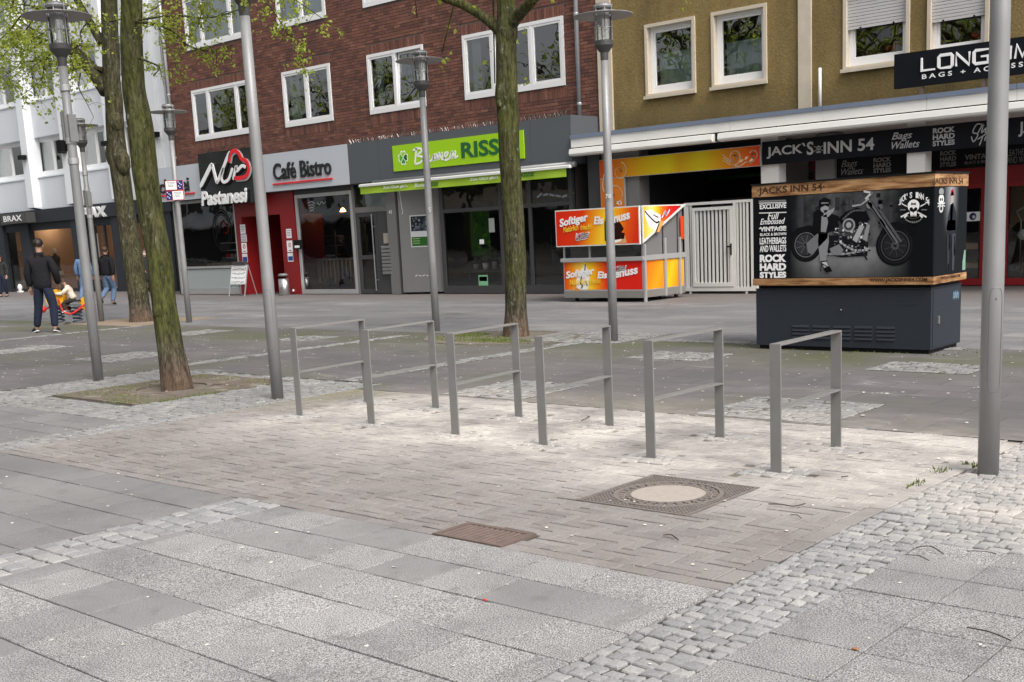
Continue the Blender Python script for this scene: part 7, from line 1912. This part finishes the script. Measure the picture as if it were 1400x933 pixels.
girl = person('small girl in a cream hooded jacket riding the spring rocker', (RX, RYY), RZ-math.pi/2, hC,
       {k: (v[0], v[1]-.14, v[2]+.06) for k, v in dict(pelvis=(0, 0, .57), chest=(0, .09, .76), neck=(0, .15, .865), head=(0, .21, .97), shL=(.105, .10, .815), shR=(-.105, .10, .815), elL=(.16, .22, .69), elR=(-.16, .22, .69), wrL=(.17, .38, .70), wrR=(-.17, .38, .70),
            hpL=(.06, .0, .55), hpR=(-.06, 0, .55), knL=(.14, .22, .46), knR=(-.14, .22, .46), anL=(.17, .17, .27), anR=(-.17, .17, .27), toL=(.17, .26, .23), toR=(-.17, .26, .23)).items()},
       dict(top='cl_cream', legs='cl_brown', shoe='shoe_white', hair='hair_brown', bulk=1.12, hem=.2))
hb = MB(); hb.ball((0, -.02*hC, .90*hC), (.085*hC, .07*hC, .06*hC), 12, 8); hb.build('hood', 'cl_cream', girl, True, local=True)

# ---------------------------------------------------------------- trees
def bark_jit(seed, amp):
    from mathutils import noise
    def j(i, k, a):
        v = Vector((math.cos(a)*2.2, math.sin(a)*2.2, i*.11+seed)); w = Vector((math.cos(a)*7, math.sin(a)*7, i*.05+seed*3))
        return 1+amp*noise.noise(v)*1.3+amp*.55*noise.noise(w)
    return j
def limb(b, pts, r0, r1, n=8, k=5):
    P_ = smooth_pts(pts, k); m = len(P_); b.tube(P_, [r0+(r1-r0)*i/(m-1) for i in range(m)], n)
    return P_
def leaf_at(b, p, r_, rr):
    """a small bent leaf: two faces folded on the midrib"""
    d = Vector((rr.gauss(0, 1), rr.gauss(0, 1), rr.gauss(-.35, .7))).normalized(); s_ = d.cross(Vector((rr.gauss(0, 1), rr.gauss(0, 1), rr.gauss(0, 1)))).normalized(); n_ = d.cross(s_)
    a = p; t_ = p+d*r_*1.9; m1 = p+d*r_*.8+s_*r_*.72+n_*r_*.25; m2 = p+d*r_*.8-s_*r_*.72+n_*r_*.25
    b.add([a, m1, t_, m2], [(0, 1, 2), (0, 2, 3)])
def spray(bw, bl, pts, r0, n_tw, tw_len, leaves, lsize, seed, droop=.25, spread=.12):
    """a branch with side twigs and bunches of young leaves"""
    rr = random.Random(seed); P_ = limb(bw, pts, r0, r0*.3, 6)
    for k in range(n_tw):
        i = int(len(P_)*(.15+.85*rr.random())); i = min(i, len(P_)-1); p = P_[i]
        d = Vector((rr.gauss(0, 1), rr.gauss(0, .7), rr.gauss(-droop, .6))).normalized(); l = tw_len*rr.uniform(.4, 1.2)
        q = [p, p+d*l*.5+Vector((0, 0, rr.uniform(-.05, .08)*l)), p+d*l+Vector((0, 0, -.12*l))]
        T_ = limb(bw, q, r0*.28, r0*.12, 4, 3)
        for j in range(leaves):
            c = T_[min(len(T_)-1, int(len(T_)*rr.uniform(.2, 1)))]+Vector((rr.gauss(0, 1), rr.gauss(0, 1), rr.gauss(-.3, .8)))*spread*tw_len
            for _ in range(rr.randint(2, 4)): leaf_at(bl, c+Vector((rr.gauss(0, 1), rr.gauss(0, 1), rr.gauss(0, 1)))*lsize*.8, lsize*rr.uniform(.55, 1.15), rr)
def crown(bw, bl, top, n, rad, height, lsize, leaves, seed, zmin):
    rr = random.Random(seed)
    for k in range(n):
        a = 2*math.pi*(k+rr.random())/n*1.0; e = rr.uniform(.35, 1.0); l = rad*rr.uniform(.6, 1.05)
        p0 = top+Vector((0, 0, rr.uniform(-.3, .6)*height*.25)); 
        p1 = p0+Vector((math.cos(a)*l*.45, math.sin(a)*l*.45, height*e*.35)); p2 = p0+Vector((math.cos(a+.3)*l, math.sin(a+.3)*l, height*e*rr.uniform(.5, .9)))
        if min(p1.z, p2.z) < zmin: continue
        spray(bw, bl, [p0, p1, p2], .06*rad/3, 10, rad*.5, leaves, lsize, seed*100+k, droop=-.2, spread=.25)
def tree(name, label, base_xy, path, radii, bark, seed, limbs, sprays, crown_args, burl=(), group='linden trees on the plaza', nseg=40, flare=1.22):
    x, y = base_xy; t = thing(name, label, 'tree', (x, y, 0), group)
    b = MB(); P_ = smooth_pts(path, 14); m = len(P_)
    R_ = []
    for i in range(m):
        f = i/(m-1); k = f*(len(radii)-1); a = int(min(k, len(radii)-2)); R_.append(radii[a]+(radii[a+1]-radii[a])*(k-a))
    z0 = P_[0].z
    R_ = [r_*(1+(flare-1)*max(0, 1-(p.z-z0)/.5)**2) for r_, p in zip(R_, P_)]
    P_ = [P_[0]-Vector((0, 0, .06))]+P_; R_ = [R_[0]*1.03]+R_
    b.tube(P_, R_, nseg, True, bark_jit(seed, .055))
    for c, r_ in burl: b.ball(c, r_, 12, 8)
    for pts, r0, r1 in limbs: limb(b, pts, r0, r1, 10)
    b.build('trunk', bark, t, True)
    bw, bl = MB(), MB()
    for s_ in sprays: spray(bw, bl, *s_[:1], **s_[1])
    if crown_args: crown(bw, bl, *crown_args)
    if bw.v: bw.build('branches', bark, t, True)
    if bl.v: bl.build('crown', 'leaf', t)
    return t
def P3(p, Y): return (p[0], Y, p[1])
fx, fy = -11.70, 7.32
fpath = [(-11.705, 7.32, 0), P3((-11.768, 0.584), 7.32), P3((-11.791, 1.024), 7.32), P3((-11.803, 1.517), 7.32), P3((-11.875, 2.006), 7.32), P3((-11.906, 2.466), 7.32), P3((-11.905, 2.926), 7.32), P3((-11.951, 3.378), 7.32), P3((-11.906, 3.821), 7.32), P3((-11.816, 4.265), 7.32), P3((-11.727, 4.773), 7.32)]
ftop = Vector(fpath[-1])
spr = []
def SP(pts, Y, r0, n, l, leaves, ls, seed, **kw): return ([P3(p, Y) for p, dy in pts], dict(r0=r0*.8, n_tw=int(n*1.6), tw_len=l, leaves=leaves+2, lsize=ls*1.15, seed=seed, **kw))
spr += [SP([((-11.742, 4.025), 0), ((-11.339, 3.936), -.1), ((-11.016, 3.801), -.25), ((-10.799, 3.647), -.3), ((-10.398, 3.543), -.4), ((-10.044, 3.552), -.4)], 7.3, .022, 15, .26, 4, .018, 1),
        SP([((-11.681, 4.031), 0), ((-11.030, 3.983), .1), ((-10.404, 3.865), .2), ((-9.782, 3.868), .2)], 7.3, .016, 16, .28, 4, .018, 2),
        SP([((-11.758, 3.647), 0), ((-11.538, 3.573), -.1), ((-11.378, 3.508), -.1), ((-11.507, 3.433), -.15)], 7.3, .018, 6, .14, 3, .017, 3),
        SP([((-11.339, 3.936), 0), ((-11.196, 3.723), -.1), ((-11.067, 3.521), -.2), ((-10.941, 3.306), -.2)], 7.3, .008, 8, .18, 3, .017, 4),
        SP([((-10.756, 4.367), 0), ((-9.629, 4.081), 0), ((-9.128, 3.825), 0), ((-8.870, 3.564), 0), ((-8.664, 3.283), 0), ((-8.628, 3.153), 0)], 7.0, .012, 17, .22, 3, .018, 5),
        SP([((-9.105, 3.980), 0), ((-8.602, 3.741), 0), ((-8.270, 3.548), 0), ((-7.905, 3.326), 0)], 6.9, .009, 9, .2, 2, .018, 6),
        SP([((-10.492, 4.240), 0), ((-10.228, 3.921), 0), ((-10.350, 3.731), 0)], 7.1, .009, 12, .26, 4, .018, 7)]
tree('linden_tree', 'mossy green linden tree in the iron grate, nearest on the left, leaning trunk', (fx, fy), fpath, [.152, .145, .138, .134, .136, .142, .138, .124, .116, .110, .10], 'bark', 1.7, [], spr,
     (ftop, 12, 3.0, 4.5, .03, 5, 31, 5.6), burl=[((-11.925, 7.30, 3.03), (.115, .12, .22)), ((-11.775, 7.27, .9), (.10, .11, .14)), ((-11.87, 7.27, 2.35), (.115, .11, .2))])
rx, ry = -23.67, 14.07
rpath = [(-23.67, 14.07, 0), P3((-23.729, 1.270), 14.07), P3((-23.831, 2.268), 14.07), P3((-23.877, 3.223), 14.07), P3((-23.912, 3.931), 14.07), P3((-23.840, 4.701), 14.07), P3((-23.818, 5.236), 14.07), P3((-23.718, 5.983), 14.07), P3((-23.589, 6.862), 14.07), P3((-23.463, 7.723), 14.07)]
rlimbs = [([P3((-23.955, 5.017), 14), P3((-24.390, 5.577), 13.9), P3((-24.842, 6.099), 13.7), P3((-25.104, 6.631), 13.6), P3((-25.214, 7.266), 13.5)], .17, .08),
          ([P3((-23.924, 6.005), 14), P3((-24.185, 6.496), 13.9), P3((-24.447, 6.990), 13.8)], .10, .07), ([P3((-23.981, 5.465), 14), P3((-24.482, 5.588), 13.8), P3((-25.038, 5.531), 13.7)], .06, .03)]
spr = []
spr.append(([P3((-24.132, 5.970), 13.6), P3((-25.051, 6.125), 13.6), P3((-26.148, 6.432), 13.6), P3((-26.895, 6.665), 13.6), P3((-27.579, 7.087), 13.6)], dict(r0=0.030, n_tw=23, tw_len=.62, leaves=7, lsize=.040, seed=50)))
spr.append(([P3((-24.208, 6.452), 13.5), P3((-25.036, 6.726), 13.5), P3((-25.957, 7.051), 13.5), P3((-27.128, 7.281), 13.5)], dict(r0=0.030, n_tw=27, tw_len=.62, leaves=7, lsize=.040, seed=51)))
spr.append(([P3((-23.794, 5.566), 13.4), P3((-24.613, 5.685), 13.4), P3((-25.732, 5.827), 13.4), P3((-27.090, 5.999), 13.4)], dict(r0=0.030, n_tw=27, tw_len=.62, leaves=7, lsize=.040, seed=52)))
spr.append(([P3((-23.890, 5.943), 13.3), P3((-24.865, 5.847), 13.3), P3((-25.913, 5.670), 13.3), P3((-26.860, 5.416), 13.3)], dict(r0=0.016, n_tw=23, tw_len=.62, leaves=7, lsize=.040, seed=53)))
spr.append(([P3((-24.919, 6.150), 13.2), P3((-25.620, 6.015), 13.2), P3((-26.199, 5.777), 13.2), P3((-26.950, 5.630), 13.2)], dict(r0=0.016, n_tw=20, tw_len=.62, leaves=7, lsize=.040, seed=54)))
spr.append(([P3((-22.630, 6.181), 13.1), P3((-23.039, 6.442), 13.1), P3((-23.646, 6.679), 13.1), P3((-24.196, 6.970), 13.1)], dict(r0=0.016, n_tw=20, tw_len=.62, leaves=7, lsize=.040, seed=55)))
spr.append(([P3((-23.191, 5.243), 13), P3((-23.315, 4.966), 13), P3((-23.088, 4.648), 13), P3((-22.863, 4.332), 13)], dict(r0=0.016, n_tw=5, tw_len=.62, leaves=2, lsize=.042, seed=56)))
spr.append(([P3((-24.765, 6.328), 12.9), P3((-25.346, 6.638), 12.9), P3((-25.737, 7.075), 12.9)], dict(r0=0.016, n_tw=20, tw_len=.62, leaves=7, lsize=.040, seed=57)))
spr.append(([P3((-22.332, 6.109), 12.8), P3((-22.659, 5.946), 12.8), P3((-22.649, 5.733), 12.8), P3((-22.827, 5.472), 12.8)], dict(r0=0.016, n_tw=15, tw_len=.62, leaves=7, lsize=.040, seed=58)))
spr.append(([P3((-23.394, 5.826), 12.7), P3((-24.018, 5.559), 12.7), P3((-24.297, 5.209), 12.7), P3((-25.202, 5.009), 12.7)], dict(r0=0.016, n_tw=20, tw_len=.62, leaves=7, lsize=.040, seed=59)))
spr.append(([P3((-22.358, 5.649), 12.6), P3((-22.814, 5.569), 12.6), P3((-22.736, 5.276), 12.6), P3((-22.917, 5.013), 12.6)], dict(r0=0.016, n_tw=11, tw_len=.62, leaves=7, lsize=.040, seed=60)))
spr.append(([P3((-24.795, 6.222), 12.5), P3((-25.215, 5.907), 12.5), P3((-25.962, 5.699), 12.5)], dict(r0=0.016, n_tw=15, tw_len=.62, leaves=7, lsize=.040, seed=61)))
spr.append(([P3((-23.584, 6.397), 12.4), P3((-24.302, 6.070), 12.4), P3((-24.741, 5.896), 12.4)], dict(r0=0.016, n_tw=17, tw_len=.62, leaves=7, lsize=.040, seed=62)))
spr.append(([P3((-20.678, 5.817), 12.3), P3((-19.663, 5.795), 12.3), P3((-19.050, 5.827), 12.3), P3((-18.674, 5.952), 12.3)], dict(r0=0.016, n_tw=13, tw_len=.62, leaves=7, lsize=.040, seed=63)))
spr.append(([P3((-23.800, 6.410), 12.2), P3((-24.690, 6.107), 12.2), P3((-25.380, 6.055), 12.2)], dict(r0=0.016, n_tw=17, tw_len=.62, leaves=7, lsize=.040, seed=64)))
spr.append(([P3((-22.332, 6.042), 12.1), P3((-22.809, 5.905), 12.1), P3((-23.599, 5.804), 12.1)], dict(r0=0.016, n_tw=17, tw_len=.62, leaves=7, lsize=.040, seed=65)))
tree('linden_tree', 'greyer forked linden tree behind the mossy one, side limb reaching left', (rx, ry), rpath, [.225, .215, .205, .205, .195, .19, .185, .18, .17, .16], 'bark_grey', 5.3, rlimbs, spr,
     (Vector(rpath[-1]), 14, 4.5, 6, .06, 5, 77, 8.2), burl=[(P3((-24.054, 3.676), 14.05), (.17, .17, .3)), (P3((-23.695, 3.492), 14.05), (.16, .16, .3)), (P3((-23.811, 4.388), 14.05), (.18, .18, .3))])
mx_, my_ = -11.895, 13.44
mpath = [(-11.895, 13.44, 0), P3((-11.863, 0.674), 13.44), P3((-11.828, 1.447), 13.44), P3((-11.845, 2.316), 13.44), P3((-11.855, 3.064), 13.44), P3((-11.842, 3.694), 13.44), P3((-11.815, 4.313), 13.44), P3((-11.788, 4.719), 13.44), P3((-11.763, 5.523), 13.44)]
mlimbs = [([P3((-11.892, 4.468), 13.44), P3((-12.082, 4.681), 13.35), P3((-12.392, 4.914), 13.2), P3((-12.715, 5.059), 13.1), P3((-13.133, 5.285), 13.0)], .085, .05), ([P3((-11.683, 4.581), 13.44), P3((-11.506, 4.676), 13.4), P3((-11.180, 4.786), 13.3), P3((-10.833, 4.967), 13.2)], .10, .06)]
tree('linden_tree', 'single linden tree with a V shaped fork in the grass bed before the flower shop', (mx_, my_), mpath, [.175, .165, .158, .155, .158, .162, .15, .135, .12], 'bark', 9.1, mlimbs, [],
     (Vector(mpath[-1]), 13, 3.6, 5.0, .05, 5, 99, 6.2), burl=[(P3((-11.863, 3.459), 13.3), (.055, .06, .075)), (P3((-11.846, 3.588), 13.42), (.172, .17, .34)), (P3((-11.774, 4.492), 13.44), (.155, .145, .3))])


# ---------------------------------------------------------------- across the street: trees and houses the window panes mirror
def far_tree_mesh(seed, dens):
    rr = random.Random(seed); bw, bl = MB(), MB()
    limb(bw, [(0, 0, -.05), (.05, 0, 2.5), (.0, .1, 5.0), (.1, 0, 8.5)], .26, .12, 10)
    for k in range(16):
        a = 2.4*k; z0_ = 3.6+.33*k; l = (3.9-.16*k)*rr.uniform(.75, 1.1)
        pts = [Vector((0, 0, z0_)), Vector((math.cos(a)*l*.5, math.sin(a)*l*.5, z0_+1.1)), Vector((math.cos(a+.3)*l, math.sin(a+.3)*l, z0_+1.9+rr.uniform(-.4, .8)))]
        P_ = limb(bw, pts, .11, .03, 6)
        for j in range(12):
            p = P_[int(len(P_)*(.2+.79*rr.random()))]; d = Vector((rr.gauss(0, 1), rr.gauss(0, 1), rr.gauss(.3, .8))).normalized()*rr.uniform(.5, 1.6)
            T_ = limb(bw, [p, p+d*.5+Vector((0, 0, .1)), p+d], .028, .01, 4, 3)
            for q in range(dens):
                c = T_[rr.randrange(len(T_))]+Vector((rr.gauss(0, 1), rr.gauss(0, 1), rr.gauss(0, 1)))*.28
                leaf_at(bl, c, rr.uniform(.05, .11), rr)
    return bw, bl
t0 = thing('linden_tree', 'linden tree across the street, mirrored in the left brick house windows', 'tree', (-46, -3, 0), 'linden trees across the street')
bw, bl = far_tree_mesh(41, 16)
bw.build('trunk', 'bark_grey', t0, True, local=True); bl.build('crown', 'leaf', t0, local=True)
for (x, y, a, l) in ((-37.5, -4, 1.1, 'linden tree across the street, mirrored in the windows above the house door'), (-30, -2.5, 2.3, 'linden tree across the street, mirrored in the right brick house window'),
                     (-24.5, -5, 3.4, 'linden tree across the street, mirrored in the first ochre house window'), (-19.5, -1.5, 4.4, 'linden tree across the street, mirrored in the shuttered ochre house windows'),
                     (-55, -3, .5, 'linden tree across the street, mirrored in the topmost brick house windows'), (-68, -3.5, 5.2, 'linden tree across the street, mirrored in the white building beside the fin'),
                     (-82, -3, 1.9, 'linden tree across the street, mirrored in the leftmost white building window')):
    c = copy_tree(t0, loc=(x, y, 0)); c.rotation_euler.z = a; c.scale = (1.4, 1.4, 1.4+.08*math.sin(a)); relabel(c, l)
def far_house(x0, x1, z1, m, label):
    t = thing('town_house', label, 'building', ((x0+x1)/2, -26, 0))
    b = MB(); b.box(x0, x1, -36, -26, 0, z1); b.build('wall', m, t)
    b = MB(); b.box(x0-.2, x1+.2, -36.2, -25.7, z1, z1+.4); b.build('roof', 'slate_panel', t)
    b = MB(); b.box(x0+.5, x1-.5, -25.995, -25.9, .2, 3.2); b.build('shop_front', 'anthracite', t)
    b = MB(); b.box(x0, x1, -25.99, -24.8, 3.4, 3.8); b.build('canopy', 'white_paint', t)
    x = x0+1.2
    while x < x1-2.2:
        for z in (4.8, 7.8, 10.6):
            if z+1.6 < z1: b = MB(); b.box(x, x+1.6, -25.995, -25.95, z, z+1.5); b.build('window', 'room', t)
        x += 3.1
far_house(-75, -48, 12, 'cream', 'cream house across the street, mirrored in the cafe windows')
far_house(-47.5, -22, 13.5, 'white_smooth', 'white house across the street, mirrored in the flower shop windows')
far_house(-21.5, 4, 12, 'brick', 'brick house across the street, mirrored in the leather shop windows')
far_house(-112, -75.5, 13, 'white_smooth', 'long white house across the street, mirrored in the fashion shop windows')
# shop lamps that the photograph shows lit
def spot_mat(name, col, st):
    s = NT(name); e = s.n('Emission', {0: col, 1: st}); s.t.links.new(e.outputs[0], s.out.inputs[0]); M[name] = s.m
spot_mat('warm lamp glow', (1, .72, .45), 55); spot_mat('orange pendant glow', (1, .42, .14), 9)
for k, (x, y, l) in enumerate(((-50.6, 26.2, 'lit ceiling spot above the fashion shop dummy'), (-48.2, 26.6, 'lit ceiling spot near the clothes table'), (-46.2, 26.0, 'lit ceiling spot beside the fashion shop door'), (-43.5, 26.8, 'lit ceiling spot behind the fashion shop door'))):
    b = MB(); b.lathe([(.09, 0), (.09, .05)], (x, y, zsb_b-.07), 12); tag(b.build('ceiling_spot', 'warm lamp glow'), l, 'lamp', 'lit spots in the fashion shop')
for k, (x, y, l) in enumerate((((-35.970, 2.526)[0], 24.6, 'lit ceiling spot inside the cake shop window'), ((-35.722, 2.501)[0], 25.2, 'lit ceiling spot deeper in the cake shop'))):
    b = MB(); b.lathe([(.07, 0), (.07, .05)], (x, y, zc-.07), 12); tag(b.build('ceiling_spot', 'warm lamp glow'), l, 'lamp', 'lit spots in the cake shop')
for k, (x, y, z, l) in enumerate(((-28.6, 24.4, 2.45, 'small orange pendant lamp high in the right cafe window'), (-27.6, 25.2, 2.2, 'lower orange pendant lamp deeper in the cafe'))):
    b = MB(); b.lathe([(.10, 0), (.05, .10), (.01, .12)], (x, y, z), 12); tag(b.build('pendant_lamp', 'orange pendant glow'), l, 'lamp', 'cafe pendant lamps')
fit_texts()
